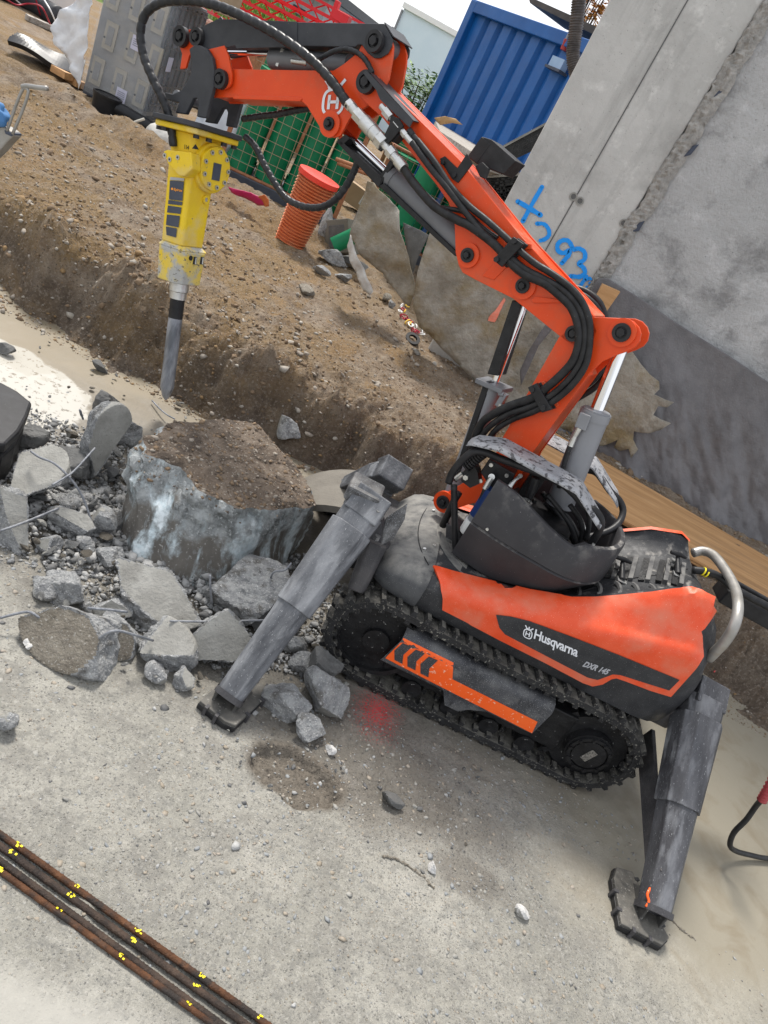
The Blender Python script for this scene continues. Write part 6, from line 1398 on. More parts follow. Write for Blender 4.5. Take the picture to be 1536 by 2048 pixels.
tag(gridmesh('plastic_sheet', X_, Yg, Zg, M_black_s, .002), 'dark grey black plastic sheeting wrinkled over the lower part of the wall', 'plastic sheet')
# ---- tattered geotextile
M_geo = mat('stained_geotextile', (.25, .23, .19), (.38, .355, .305), 7, .8, .9, bump=1.2, bsc=18, patch=((.24, .185, .10), 2.6, .46, .62), specks=((.42, .40, .36), 90, .66))
def cloth(name, loop, plane_p, plane_n, step, m, seed, label, cat, group=None, amp=.02, thick=.006):
    V2, F2 = shape2d(loop, step); V_ = []
    for v in V2:
        p = onp(v[0], v[1], plane_p, plane_n); e = noise.fractal(p * 2.2 + Vector((seed, 0, 0)), .8, 2.1, 4) * amp * 1.3 + abs(noise.noise(p * 6 + Vector((seed, 3, 0)))) * amp + noise.fractal(Vector((p.x * 16, p.y * 16, p.z * 5)) + Vector((seed, 3, 0)), .7, 2, 3) * amp * .22
        V_.append(p - plane_n * e)
    o = link(name, V_, [tuple(f) for f in F2], m, smooth=True); s_ = o.modifiers.new('solid', 'SOLIDIFY'); s_.thickness = thick; return tag(o, label, cat, group)
pn = Vector((0, 1, .10)).normalized(); pp_ = Vector((0, 5.42, .45))
cloth('geotextile_sheet', [(868, 440), (905, 455), (960, 500), (1040, 560), (1130, 600), (1215, 650), (1262, 700), (1282, 728), (1300, 748), (1318, 760), (1319, 776), (1308, 786), (1330, 796), (1347, 802), (1334, 812), (1316, 810), (1306, 828), (1322, 838), (1342, 846), (1322, 860), (1296, 866), (1268, 862), (1266, 880), (1276, 898), (1262, 914), (1257, 896), (1240, 902), (1228, 894), (1236, 880), (1205, 893), (1180, 888), (1150, 870), (1100, 845), (1040, 822), (1000, 806), (960, 770), (920, 730), (885, 700), (858, 672), (838, 655), (828, 610), (838, 540)], pp_, pn, 13, M_geo, 1, 'big tattered sandy grey geotextile sheet hanging on the wall foot behind the robot', 'geotextile', 'torn geotextile pieces', .035)
cloth('geotextile_sheet', [(733, 362), (748, 366), (775, 398), (797, 422), (806, 460), (815, 500), (826, 545), (831, 580), (822, 612), (812, 606), (794, 585), (762, 548), (728, 512), (703, 470), (716, 420)], Vector((0, 5.55, .45)), Vector((.18, 1, .22)).normalized(), 9, M_geo, 4, 'brown grey stiff geotextile flap with frayed light edge standing beside the orange pipe', 'geotextile', 'torn geotextile pieces', .04)
cloth('geotextile_sheet', [(1065, 560), (1085, 562), (1072, 615), (1090, 660), (1082, 700), (1060, 715), (1040, 690), (1043, 620)], Vector((0, 5.36, .45)), pn, 8, M_geo, 8, 'narrow crumpled geotextile strip on the big tattered sheet', 'geotextile', 'torn geotextile pieces', .05) if False else None
M_poly = mat('dirty_translucent_plastic', (.42, .40, .37), (.56, .55, .52), 9, .35, .5, bump=.3, bsc=40)
cloth('plastic_strip', [(700, 470), (708, 498), (722, 525), (738, 556), (749, 582), (742, 590), (728, 578), (712, 545), (700, 520), (694, 492)], Vector((0, 5.45, .45)), Vector((.1, 1, .2)).normalized(), 6, M_poly, 3, 'dirty white plastic strip hanging at the left edge of the brown grey flap', 'plastic strip', amp=.03)
cloth('asphalt_sheet', [(806, 445), (840, 460), (858, 470), (835, 520), (824, 560), (815, 500)], Vector((0, 5.75, .45)), Vector((0, 1, 0)), 8, M_concd, 3, 'dark asphalt coloured slab piece showing between the two geotextile sheets', 'slab piece', amp=.02)
bg2 = bvh_of(bpy.data.objects['geotextile_sheet']); decal('spray_dash', [(1008, 594), (1012, 600), (1000, 622), (990, 644), (976, 642), (978, 632), (990, 622)], bg2, mat('salmon_spray', (.80, .20, .12), (.75, .28, .2), 60, .8), bpy.data.objects['geotextile_sheet'], 6, .012)
cloth('bitumen_strip', [(1098, 640), (1112, 650), (1078, 690), (1055, 742), (1042, 770), (1040, 740), (1058, 700), (1080, 664)], Vector((0, 5.30, .45)), pn, 8, M_black_s, 5, 'dark bitumen strip crossing the geotextile behind the front cylinder', 'bitumen strip', amp=.01)
# ---- wood
M_ply = mat('orange_plywood', (.42, .23, .095), (.56, .33, .155), 3, .6, bump=.15, bsc=40, stretch=(.8, 9, 9), patch=((.30, .17, .08), 1.2, .5, .75), specks=((.20, .12, .06), 60, .70))
M_plank = mat('grey_weathered_timber', (.30, .27, .235), (.44, .41, .37), 4, .8, bump=.4, bsc=40, stretch=(1.2, 12, 12), patch=((.20, .17, .14), 3, .5, .7))
def board(q, z, th, m, name, label, cat, group=None):
    mb = MB(); mb.prism([onz(x, y, z) for x, y in q], (0, 0, -th)); return tag(mb.build(name, m, None, bevel=.003), label, cat, group)
zb_ = .475
board([(1098, 858), (1536 + 150, 1109 + 93), (1536 + 150, 1198 + 83), (1238, 1034), (1060, 930)], zb_ + .02, .018, M_ply, 'plywood_board', 'long orange brown plywood board lying on the bank behind the robot', 'plywood board', 'plywood boards on the bank')
board([(1236, 1038), (1536, 1206), (1700, 1296), (1700, 1290), (1400, 1120), (1200, 1005)], zb_ - .004, .018, M_ply, 'plywood_board', 'lower plywood board showing as a thin edge under the long one', 'plywood board', 'plywood boards on the bank')
mb = MB(); mb.prism([ony(x, y, 5.50) for x, y in ((1204, 566), (1240, 582), (1212, 622), (1184, 604))], (0, -.05, 0)); tag(mb.build('wood_block', M_ply, None, bevel=.003), 'short brown wood block wedged above the black sheeting beside the writing', 'wood block')
for k_, (q, z, th) in enumerate((([(862, 222), (885, 222), (1030, 318), (1040, 350), (985, 330), (880, 262)], 1.80, .05), ([(866, 238), (1018, 340), (1000, 352), (868, 262)], 1.74, .06))):
    board(q, z, th, M_plank, 'timber_board', ('grey weathered board on top of the timber pile behind the upper boom', 'darker board under the top board of the timber pile behind the upper boom')[k_], 'timber board', 'boards of the timber pile')
mb = MB(); mb.box(onz(940, 300, 1.68) + Z * -.6, _X * .42, Vector((0, .30, 0)), Z * .58); tag(mb.build('timber_crate', mat('dark_crate', (.05, .04, .035), (.08, .07, .06), 6, .8), None, bevel=.01), 'dark crate under the weathered boards behind the upper boom', 'crate')
cloth('leather_scrap', [(868, 236), (890, 232), (912, 238), (926, 250), (905, 246), (880, 250)], Vector((0, 7.6, 0)), Vector((0, 1, 0)), 6, mat('tan_cloth', (.34, .20, .085), (.45, .29, .14), 6, .7), 4, 'tan cloth scrap lying on the weathered boards', 'cloth', amp=.02)
# dimpled membrane behind the boom: real honeycomb holes
M_dim = mat('black_dimple_membrane', (.020, .021, .022), (.032, .033, .034), 20, .5, specks=((.2, .2, .2), 80, .66))
def dimple(q, Y, label):
    a, b, c, d = [Vector(p) for p in q]; mb = MB(); V_ = [ony(*p, Y) for p in q]
    mb.prism([p + Vector((0, .02, 0)) for p in V_], (0, .012, 0), 0)
    nu, nv = 26, 9
    for j in range(nv):
        for i in range(nu):
            u, v = (i + .5 * (j % 2) + .3) / nu, (j + .5) / nv
            if u > .98: continue
            p = a.lerp(b, u).lerp(d.lerp(c, u), v); w_ = ony(p.x, p.y, Y + .018); mb.tube([w_, w_ - Vector((0, .022, 0))], [.016, .010], 6, 0)
    o = mb.build('dimple_membrane', M_dim, None); tag(o, label, 'dimple membrane', 'dimple membrane sheets')
    mb = MB(); mb.prism([V_[0], V_[1], V_[1] + Z * -.02, V_[0] + Z * -.02], (0, -.02, 0)); mb.build('light_edge', M_concp, o); return o
dimple([(1000, 296), (1096, 244), (1084, 292), (1000, 330)], 6.9, 'upper black dimpled membrane sheet leaning against the blue container')
dimple([(968, 352), (1046, 346), (1030, 392), (1004, 408), (985, 385)][:4], 6.6, 'lower black dimpled membrane sheet beside the concrete wall edge')

# ---- blue container
M_blue_c = mat('blue_container_paint', (.002, .075, .27), (.003, .095, .33), 2.5, .38, .5, bump=.04, bsc=60, specks=((.5, .55, .6), 22, .73), stretch=None)
cA = Vector((-1.93, 10, 0)); cdir = Vector((.69, -.72, 0)).normalized(); cn_ = Vector((-cdir.y, cdir.x, 0))
if cn_.y < 0: cn_ = -cn_
mb = MB(); Lc = 2.9; z0, z1 = .5, 3.06; V_ = []; prof = []
s = .16
while s < Lc - .16: prof += [(s, 0), (s + .15, 0), (s + .18, .05), (s + .24, .05)]; s += .27
prof = [(.12, .0)] + prof + [(Lc - .12, 0)]
pb = [cA + cdir * a_ + cn_ * b_ for a_, b_ in prof]; n_ = len(pb); mb.add([p + Z * (z0 + .1) for p in pb] + [p + Z * (z1 - .1) for p in pb], [(i, i + 1, n_ + i + 1, n_ + i) for i in range(n_ - 1)])
cont = tag(mb.build('blue_container', M_blue_c, None), 'blue corrugated steel site container standing behind the concrete wall', 'container')
mb = MB()
for a_ in (.06, Lc - .06): mb.box(cA + cdir * a_ + Z * (z0 + z1) / 2 - cn_ * .01, cdir * .06, cn_ * .06, Z * (z1 - z0) / 2)
for z in (z0 + .06, z1 - .05): mb.box(cA + cdir * Lc / 2 + Z * z - cn_ * .012, cdir * Lc / 2, cn_ * .055, Z * .06)
mb.box(cA + cdir * Lc / 2 + Z * (z0 + z1) / 2 + cn_ * 1.5, cdir * (Lc / 2 - .02), cn_ * 1.44, Z * ((z1 - z0) / 2 - .03)); mb.build('container_frame', M_blue_c, cont, bevel=.008)
def onc(x, y, o_=-.03): return onp(x, y, cA + cn_ * o_, cn_)
mb = MB(); p = onc(1118, 128); mb.box(p, cdir * .10, cn_ * .04, Z * .045, 0); mb.box(p - Z * .06, cdir * .12, cn_ * .06, Z * .012, 1); mb.build('socket_box', [mat('pale_blue_box', (.25, .38, .55), (.3, .42, .6), 5, .4), M_label], cont)
mb = MB(); p = onc(1133, 88); mb.tube([p + Z * .03, p + Z * .08 + cn_ * .0], .04, 14, 1); mb.tube([p - Z * .06, p + Z * .03], [.035, .045], 14, 0); mb.build('red_plug', [mat('red_plug_plastic', (.30, .02, .02), (.35, .03, .03), 5, .4), M_cylg], cont)
mb = MB(); mb.prism([onc(x, y, .3) + Z * .0 for x, y in ((1056, -8), (1190, 52), (1186, 68), (1060, 6))], cn_ * .6); mb.build('roof_sheet', mat('brown_roof', (.07, .06, .05), (.1, .085, .07), 6, .8), cont)
# corrugated duct in front of it
pts = spline([ony(x, y, 7.2) for x, y in ((1160, -30), (1156, 20), (1150, 70), (1146, 110), (1152, 150), (1162, 190))], 30); mb = MB(); rr = [.055 + .006 * math.cos(i * 1.9) for i in range(len(pts))]; mb.tube(pts, rr, 16)
tag(mb.build('corrugated_duct', mat('grey_black_duct', (.05, .045, .045), (.11, .095, .09), 9, .45, metal=.3), None, smooth=True), 'grey black corrugated duct hanging between the blue container and the wall', 'duct')
# ---- far buildings
mb = MB(); pb = [ony(x, y, 25) for x, y in ((810, 13), (1536, 440))]; xL = pb[0].x; zt_ = pb[0].z
mb.box(Vector((xL + 6, 27, zt_ / 2)), _X * 6, Vector((0, 2, 0)), Z * zt_ / 2); far = tag(mb.build('white_building', mat('pale_blue_cladding', (.60, .72, .80), (.66, .77, .84), 1.2, .5), None), 'pale blue white clad building far behind the blue container', 'building')
mb = MB(); mb.box(Vector((xL + 6, 24.97, zt_ + .02)), _X * 6.05, Vector((0, .06, 0)), Z * .07); mb.build('roof_edge', M_white, far)
mb = MB()
for i in range(3): mb.box(Vector((xL - .06, 24.96, zt_ - .7 - i * .28)), _X * .05, Vector((0, .05, 0)), Z * .10)
mb.box(Vector((xL - .02, 24.96, zt_ - 1.1)), _X * .025, Vector((0, .04, 0)), Z * 1.0); mb.build('downpipe', M_cylg, far)
zt_ = 2.98; xR = ony(655, 10, 25).x; mb = MB(); mb.box(Vector((xR - 5, 28, zt_ / 2)), _X * 5, Vector((0, 3, 0)), Z * zt_ / 2, 0)
for i in range(24): mb.box(Vector((xR - 9.8 + i * .42, 24.98, zt_ / 2)), _X * .12, Vector((0, .03, 0)), Z * (zt_ / 2 - .1), 0)
barn = tag(mb.build('grey_barn', mat('grey_board_cladding', (.36, .37, .38), (.48, .49, .5), 3, .8), None), 'grey board clad shed on the slope at the top left of the sky', 'shed')
mb = MB(); mb.box(Vector((xR - 4.9, 27.5, zt_ + .1)), _X * 5.2, Vector((0, 3.2, 0)), Z * .12); mb.build('roof', M_dark, barn)
mb = MB(); mb.box(Vector((xR - .75, 24.92, zt_ - .95)), _X * .2, Vector((0, .03, 0)), Z * .35, 0)
for i in range(7): mb.box(Vector((xR - .75, 24.88, zt_ - 1.22 + i * .09)), _X * .19, Vector((0, .02, .0)), Z * .02, 1)
mb.build('louvre_window', [M_dark, M_cylg], barn)
mb = MB(); mb.box(Vector((xR + .8, 29, 1.3)), _X * .7, Vector((0, 1, 0)), Z * 1.25); tag(mb.build('blue_shed', mat('light_blue_panel', (.33, .50, .66), (.38, .55, .7), 2, .5), None, bevel=.03), 'light blue cabin wall beside the grey shed', 'cabin')
# ---- grass slope
V_ = []; rg_ = np.random.default_rng(3); F_ = []
xs = np.linspace(-22, -5.0, 60); ys = np.linspace(17, 24, 24)
X_, Y_ = np.meshgrid(xs, ys); gz = .45 + 1.55 * sm(17, 23, Y_) * sm(-5.0, -9, X_) + .15 * fbm(X_ * .8, Y_ * .8, 3, 9)
tag(gridmesh('grass_slope', X_, Y_, gz, mat('grass_green', (.075, .13, .02), (.13, .19, .035), 4, .9, bump=1, bsc=30)), None, None, kind='structure')
n = 9000; gx = rg_.uniform(-16, -6, n); gy = rg_.uniform(17.5, 23.5, n); gz = .45 + 1.55 * sm(17, 23, gy) * sm(-5.0, -9, gx); aa = rg_.uniform(0, 6.28, n); hh = rg_.uniform(.12, .32, n)
V_ = np.zeros((n, 3, 3)); V_[:, 0] = np.stack([gx - .02 * np.cos(aa), gy - .02 * np.sin(aa), gz], 1); V_[:, 1] = np.stack([gx + .02 * np.cos(aa), gy + .02 * np.sin(aa), gz], 1); V_[:, 2] = np.stack([gx + rg_.uniform(-.1, .1, n), gy, gz + hh], 1)
tag(link('grass', V_.reshape(-1, 3).tolist(), np.arange(n * 3).reshape(-1, 3).tolist(), mat('grass_blade', (.11, .19, .02), (.18, .26, .05), 4, .8)), 'bright green grass growing on the slope below the grey shed', 'grass', kind='stuff')
# ---- shrubs
def shrub(name, cen, rad, nb, lsz, m, label, cat, seed, trunk=True, base=None):
    rg = random.Random(seed); mb = MB(); root = thing(name, (cen.x, cen.y, base if base is not None else .45), label, cat); tips = []
    for i in range(nb):
        d = Vector((rg.gauss(0, 1), rg.gauss(0, 1), rg.gauss(.3, .8))).normalized(); L_ = rg.uniform(.5, 1.0); e = cen + Vector((d.x * rad[0], d.y * rad[1], d.z * rad[2])) * L_
        k_ = 12
        st_ = e - d * .25 * rad[0] - Z * .05
        for j in range(k_):           # pinnate frond
            f = j / k_; c = st_.lerp(e, f) - Z * (.10 * f * f * rad[2]); side = d.cross(Z).normalized() * (1 if j % 2 else -1); q = (side + d * .35 + Z * rg.uniform(-.25, .25)).normalized(); w_ = q.cross(Vector((rg.uniform(-.4, .4), rg.uniform(-.4, .4), 1))).normalized()
            L2 = lsz * rg.uniform(.8, 1.3); mb.add([c, c + q * L2 * .5 + w_ * L2 * .18, c + q * L2, c + q * L2 * .5 - w_ * L2 * .18], [(0, 1, 2, 3)])
        tips.append(st_)
    mb2 = MB(); b0 = Vector((cen.x, cen.y, base if base is not None else .45))
    for t in tips[::6]: mb2.tube([b0, b0.lerp(t, .5) + Vector((0, 0, .1)), t], [.03, .018, .006], 5)
    MB_f = mb.build('foliage', m, root); mb2.build('stem', mat('brown_bark', (.07, .05, .035), (.1, .075, .05), 9, .9), root); return root
M_leaf = mat('mid_green_leaf', (.075, .16, .035), (.15, .25, .07), 3, .6); M_leaf2 = mat('autumn_leaf', (.50, .20, .02), (.62, .34, .05), 5, .6)
shrub('green_shrub', ony(845, 190, 13) + Z * -.1, (.62, .6, .62), 190, .10, M_leaf, 'green shrub with feathery leaves growing beside the blue container', 'shrub', 3)
shrub('autumn_tree', ony(1196, -6, 12), (.34, .4, .42), 90, .09, M_leaf2, 'orange autumn tree top showing above the blue container beside the wall', 'tree', 5)

# ---- pallet load wrapped in film
M_film = mat('clear_stretch_film', (.60, .63, .66), (.8, .83, .86), 4, .10, alpha=.17, bump=1.4, bsc=7, spec=.6)
pA, pB = onz(165, 185, .45), onz(280, 245, .45); pd = (pB - pA); pw = pd.length; pd.normalize(); pq = Vector((-pd.y, pd.x, 0)); pq = pq if pq.y > 0 else -pq
pal = thing('pallet_load', pA.lerp(pB, .5), 'stack of grey plastic formwork boxes on a pallet wrapped in clear film', 'pallet load')
M_box = mat('dull_grey_panel', (.16, .165, .17), (.23, .235, .235), 3, .5, .6, patch=((.30, .28, .24), 2, .5, .7)); M_boxl = mat('tan_panel', (.27, .25, .20), (.34, .315, .26), 5, .6); M_boxd = mat('dark_slate_panel', (.05, .058, .075), (.08, .09, .11), 5, .4)
def PL(u, v, z): return pA + pd * u + pq * v + Z * z
mb = MB(); mb.box(PL(pw / 2, .55, .62), pd * pw / 2, pq * .55, Z * .60); mb.build('box_stack', M_box, pal, bevel=.01)
rg_ = random.Random(2)
for r_ in range(3):
    for c_ in range(3):
        mb = MB(); u = .10 + c_ * .24 + (r_ % 2) * .05; z = .26 + r_ * .36
        mb.box(PL(u, -.008, z), pd * .062, pq * .012, Z * .13, 0); mb.box(PL(u, -.022, z), pd * .032, pq * .004, Z * .085, 1); mb.cyl(PL(u - .05, -.022, z - .03), -pq, .010, .004, 10, 2); mb.build('box_panel', [M_boxl, M_box, M_pin], pal)
mb = MB(); mb.box(PL(pw + .012, .55, .66), pd * .012, pq * .53, Z * .54, 0)
for i in range(7): mb.box(PL(pw + .03, .08 + i * .155, .66), pd * .012, pq * .010, Z * .52, 1)
for i in range(6): mb.box(PL(pw + .032, .55, .20 + i * .19), pd * .010, pq * .52, Z * .008, 1)
mb.build('lattice_side', [M_boxd, M_dark], pal)
mb = MB(); mb.box(PL(pw / 2, .55, .035), pd * (pw / 2), pq * .55, Z * .035); mb.build('pallet_base', M_boxd, pal)
for (u, z) in ((.43, .68), (.40, .16)): mb = MB(); mb.box(PL(u, -.034, z), pd * .055, pq * .002, Z * .065, 0); [mb.box(PL(u, -.037, z + .03 - k_ * .018), pd * .04, pq * .001, Z * .003, 1) for k_ in range(4)]; mb.build('paper_label', [mat('lilac_paper', (.50, .49, .62), (.56, .55, .68), 5, .6), M_label], pal)
mb = MB(); mb.box(PL(pw + .05, .25, .62), pd * .002, pq * .07, Z * .07); mb.build('paper_label', mat('lilac_paper', (0, 0, 0)), pal)
V_ = []; N1 = 60; N2 = 26
for j in range(N2 + 1):
    z = .04 + 1.24 * j / N2
    for i in range(N1 + 1):
        t = i / N1 * (pw + 1.1); p = PL(t, -.05, z) if t < pw else PL(pw + .065, t - pw, z); p = p + Vector(noise.noise_vector(p * 4)) * .03 + Vector(noise.noise_vector(Vector((p.x * 3, p.y * 3, p.z * 14)))) * .015; V_.append(p)
link('stretch_film', V_, [(j * (N1 + 1) + i, j * (N1 + 1) + i + 1, (j + 1) * (N1 + 1) + i + 1, (j + 1) * (N1 + 1) + i) for j in range(N2) for i in range(N1)], M_film, pal, smooth=True)
mb = MB(); mb.box(PL(pw * .5 + .35, .62, 1.43), pd * .34, pq * .36, Z * .16); mb.box(PL(pw * .5 + .35, .25, 1.43), pd * .33, pq * .012, Z * .15); tag(mb.build('cardboard_box', mat('brown_cardboard', (.36, .25, .15), (.44, .32, .2), 3, .8), None, bevel=.01), 'brown cardboard box lying on top of the wrapped pallet load', 'cardboard box')
M_wfilm = mat('milky_plastic_film', (.62, .64, .67), (.74, .76, .78), 6, .35, .45, bump=.5, bsc=12, alpha=.93)
cloth('plastic_film', [(190, -40), (183, 40), (178, 90), (170, 130), (164, 165), (160, 180), (152, 158), (142, 130), (130, 108), (118, 92), (111, 60), (114, 36), (135, 15), (160, -10), (165, -40)], Vector((-4.9, 7.75, .5)), Vector((.25, 1, 0)).normalized(), 8, M_wfilm, 2, 'milky white plastic film blowing off the left side of the pallet load', 'plastic film', amp=.07, thick=.003)
# ---- wire cages with green pipes
M_cage = mat('rusty_cage_steel', (.26, .10, .045), (.38, .17, .08), 20, .6, bump=.2, bsc=80); M_green = mat('green_pipe_plastic', (.004, .15, .062), (.008, .20, .085), 4, .35, .45); M_wire = mat('wire_steel', (.30, .22, .15), (.4, .3, .2), 30, .5, metal=.4)
def cage(a, b, depth, h, label, npipe, lean=.0, pr=.14, hp=.95):
    u = (b - a); W_ = u.length; u.normalize(); v = Vector((-u.y, u.x, 0)); v = v if v.y > 0 else -v
    root = thing('wire_cage', a.lerp(b, .5), label, 'wire cage', 'wire cages of green pipes'); Q = lambda s, t, z: a + u * s + v * t + Z * z
    for s, t in ((0, 0), (W_, 0), (0, depth), (W_, depth)): mb = MB(); mb.box(Q(s, t, h / 2), u * .022, v * .022, Z * h / 2); mb.build('corner_post', M_cage, root)
    for z in (.14, h): 
        for (s0, t0, s1, t1) in ((0, 0, W_, 0), (0, depth, W_, depth), (0, 0, 0, depth), (W_, 0, W_, depth)): mb = MB(); mb.tube([Q(s0, t0, z), Q(s1, t1, z)], .018, 8); mb.build('rail', M_cage, root)
    mb = MB(); k_ = int(W_ / .085)
    for i in range(1, k_): mb.tube([Q(W_ * i / k_, 0, .14), Q(W_ * i / k_, 0, h)], .0028, 5)
    for i in range(1, int(h / .10)): z = .14 + i * .10; mb.tube([Q(0, 0, z), Q(W_, 0, z)], .0028, 5); mb.tube([Q(W_, 0, z), Q(W_, depth, z)], .0028, 5)
    for i in range(1, int(depth / .1)): mb.tube([Q(W_, i * .1, .14), Q(W_, i * .1, h)], .0028, 5)
    mb.build('wire_mesh', M_wire, root)
    mb = MB(); mb.box(Q(W_ / 2, depth / 2, .06), u * (W_ / 2 + .03), v * (depth / 2 + .03), Z * .07); mb.build('pallet_base', M_boxd, root, bevel=.01)
    for i in range(npipe):
        for r_ in range(2):
            s = W_ * (i + .55) / npipe; t = .18 + r_ * .32; mb = MB(); p0 = Q(s, t, .15); p1 = Q(s + lean, t, .15 + hp + .1 * ((i + r_) % 2)); d = (p1 - p0).normalized()
            mb.tube([p0, p0 + d * .09, p0 + d * .10, p1 - d * .14, p1 - d * .13, p1], [pr * 1.08, pr * 1.08, pr, pr, pr * 1.1, pr * 1.1], 24)
            tag(mb.build('green_pipe', M_green, None, autosm=30), ('first', 'second', 'third', 'fourth')[i] + ' green pipe from the left in the ' + ('front', 'back')[r_] + ' row of the cage ' + ('nearer the breaker' if npipe == 4 else 'behind the booms'), 'pipe', 'green plastic pipes in the cages')
    return root
ca, cb = Vector((-3.18, 7.55, .42)), Vector((-1.98, 7.95, .44))
cage(ca, cb, .8, 1.22, 'rusty wire cage full of green pipes, the one nearer the yellow breaker', 4, .06)
cage(Vector((-1.75, 8.2, .45)), Vector((-.75, 8.5, .45)), .8, 1.0, 'rusty wire cage with green pipes, mostly hidden behind the booms', 3, .0, .12, .8)
for i, (q0, q1) in enumerate((((672, 318), (760, 350)), ((675, 326), (762, 358)))):
    mb = MB(); mb.tube([ony(*q0, 7.3), ony(*q1, 7.3)], .018, 8); tag(mb.build('steel_tube', M_cage, None, smooth=True), ('upper', 'lower')[i] + ' rusty steel tube sticking out beside the wire cage', 'steel tube', 'rusty steel tubes')
mb = MB(); pc = ony(850, 345, 7.4); mb.tube([pc + Vector((0, 0, -.5)), pc + Vector((0.05, 0, .1))], .11, 20); tag(mb.build('green_pipe', M_green, None, autosm=40), 'green pipe end showing between the upper boom and its cylinder', 'pipe')
mb = MB(); pc = ony(700, 470, 6.6); mb.tube([pc + Vector((-.10, 0, -.15)), pc + Vector((.14, .1, .14))], .07, 16); tag(mb.build('green_pipe', M_green, None, autosm=40), 'green pipe lying behind the grey concrete box', 'pipe')
# ---- orange corrugated pipe standing in the earth
p0 = onz(572, 500, .38); p1 = ony(640, 352, p0.y); d = (p1 - p0).normalized(); Lp = (p1 - p0).length; mb = MB(); pts = []; rr = []; nr = 24
for i in range(nr * 4): f = i / (nr * 4); pts.append(p0 + d * (Lp * .94 * f)); rr.append((.128 + .046 * f) * (1, 1.02, .82, .80)[i % 4])
mb.tube(pts, rr, 36, 0); orp = mb.build('corrugated_pipe', mat('dusty_orange_pipe', (.62, .16, .055), (.70, .24, .11), 5, .5, bump=.1, bsc=90, patch=((.42, .24, .14), 3.4, .5, .75)), None, autosm=30)
tag(orp, 'orange corrugated drain pipe with red rim standing slanted in the earth', 'drain pipe')
mb = MB(); mb.tube([p0 + d * Lp * .94, p0 + d * Lp, p0 + d * Lp * 1.005], [.183, .185, .165], 40); mb.build('pipe_rim', mat('red_pipe_cap', (.72, .045, .025), (.78, .06, .035), 5, .38), orp, autosm=40)
# ---- odds and ends along the bank
def onterr(x, y):
    z = .45
    for _ in range(6): p = onz(x, y, z); z = terr1(p.x, p.y)
    return onz(x, y, z)
p = onterr(672, 505); mb = MB(); ux = Vector((.80, -.25, .5)).normalized(); uz = Vector((-.5, .2, .85)).normalized(); uy = uz.cross(ux)
mb.box(p + Z * .15, ux * .13, uy * .10, uz * .15, 0); mb.box(p + Z * .15 - uy * .102, ux * .085, uy * .004, uz * .10, 1); gb = mb.build('concrete_box', [mat('olive_grey_concrete', (.13, .125, .10), (.19, .18, .15), 6, .8, bump=.3, bsc=40), M_concd], None, bevel=.006)
tag(gb, 'olive grey square concrete box tilted between the rubble and the orange pipe', 'concrete box')
rr_ = random.Random(31)
SL = ['long flat concrete slab leaning against the tilted grey box', 'concrete slab piece lying below the tilted grey box', 'grey slab piece right of the tilted box', 'pale rock on the earth path left of the chain', 'small slab shard in front of the orange pipe', 'concrete shard under the brown grey flap', 'beige flat stone lying alone on the earth path', 'rounded stone at the foot of the flap', 'grey shard below the concrete slabs', 'brownish brick piece on the path right of the chain']
for i, (x, y, wx, hy, mm) in enumerate(((636, 488, 30, 84, 1), (660, 528, 70, 34, 1), (700, 535, 60, 26, 0), (770, 602, 22, 18, 2), (612, 462, 24, 22, 0), (688, 562, 40, 20, 1), (612, 587, 52, 22, 2), (782, 614, 18, 18, 1), (640, 548, 40, 26, 1), (831, 708, 18, 12, 2))):
    p = onterr(x, y); s = px_size(p); rock('concrete_shard', p + Z * hy * s * .35, (wx * s, .6 * wx * s + .05, hy * s), 400 + i, (M_concd, M_conc, M_concb)[mm], M_concp, rot=(R(-15), R(-4), R(20)), sub=3, label=SL[i], cat='concrete shard', group='shards along the bank')
# cardboard box with label
p = onterr(705, 418); mb = MB(); ux = Vector((.9, .25, -.15)).normalized(); uz = Vector((.15, .1, .98)).normalized(); uy = uz.cross(ux); mb.box(p + Z * .16, ux * .16, uy * .14, uz * .12, 0); cbx = mb.build('cardboard_box', mat('brown_cardboard', (0, 0, 0)), None, bevel=.006)
tag(cbx, 'brown cardboard box with white label behind the geotextile flap', 'cardboard box'); mb = MB(); mb.box(p + Z * .16 - uy * .142 + ux * .09 + uz * .01, ux * .05, uy * .001, uz * .06, 0)
for k_ in range(5): mb.box(p + Z * .16 - uy * .144 + ux * .09 + uz * (.04 - k_ * .018), ux * .038, uy * .0006, uz * .003, 1)
mb.build('paper_label', [M_white, M_label], cbx)
# plastic chain
M_cr = mat('dark_red_chain', (.32, .01, .03), (.38, .02, .04), 5, .4); M_cy = mat('yellow_chain', (.8, .5, .02), (.85, .55, .03), 5, .4)
ch = None; cpts = [(815, 608), (812, 622), (803, 632), (806, 612), (797, 618), (800, 634), (812, 640), (822, 648), (815, 656), (826, 652), (832, 662), (824, 668), (836, 670), (843, 672), (838, 662), (829, 672), (820, 660), (818, 645), (808, 650), (798, 628)]
cm = [M_cy, M_cy, M_cr, M_white, M_white, M_cr, M_cr, M_cy, M_white, M_white, M_cr, M_cr, M_white, M_white, M_cr, M_cr, M_white, M_cy, M_cr]
root = thing('plastic_chain', onterr(820, 645), 'red, white and yellow plastic barrier chain heaped on the earth beside the geotextile', 'plastic chain')
for i in range(len(cpts) - 1):
    a = onterr(*cpts[i]) + Z * .015; b = onterr(*cpts[i + 1]) + Z * .02; c = (a + b) / 2; d = (b - a).normalized(); e = (Z if i % 2 else d.cross(Z)); e = (e - d * e.dot(d)).normalized(); L_ = .040
    pts = [c + d * math.cos(t) * L_ + e * math.sin(t) * .018 for t in [2 * math.pi * j / 12 for j in range(13)]]; mb = MB(); mb.tube(pts, .0050, 6, caps=False); mb.build('chain_link', cm[i], root, smooth=True)
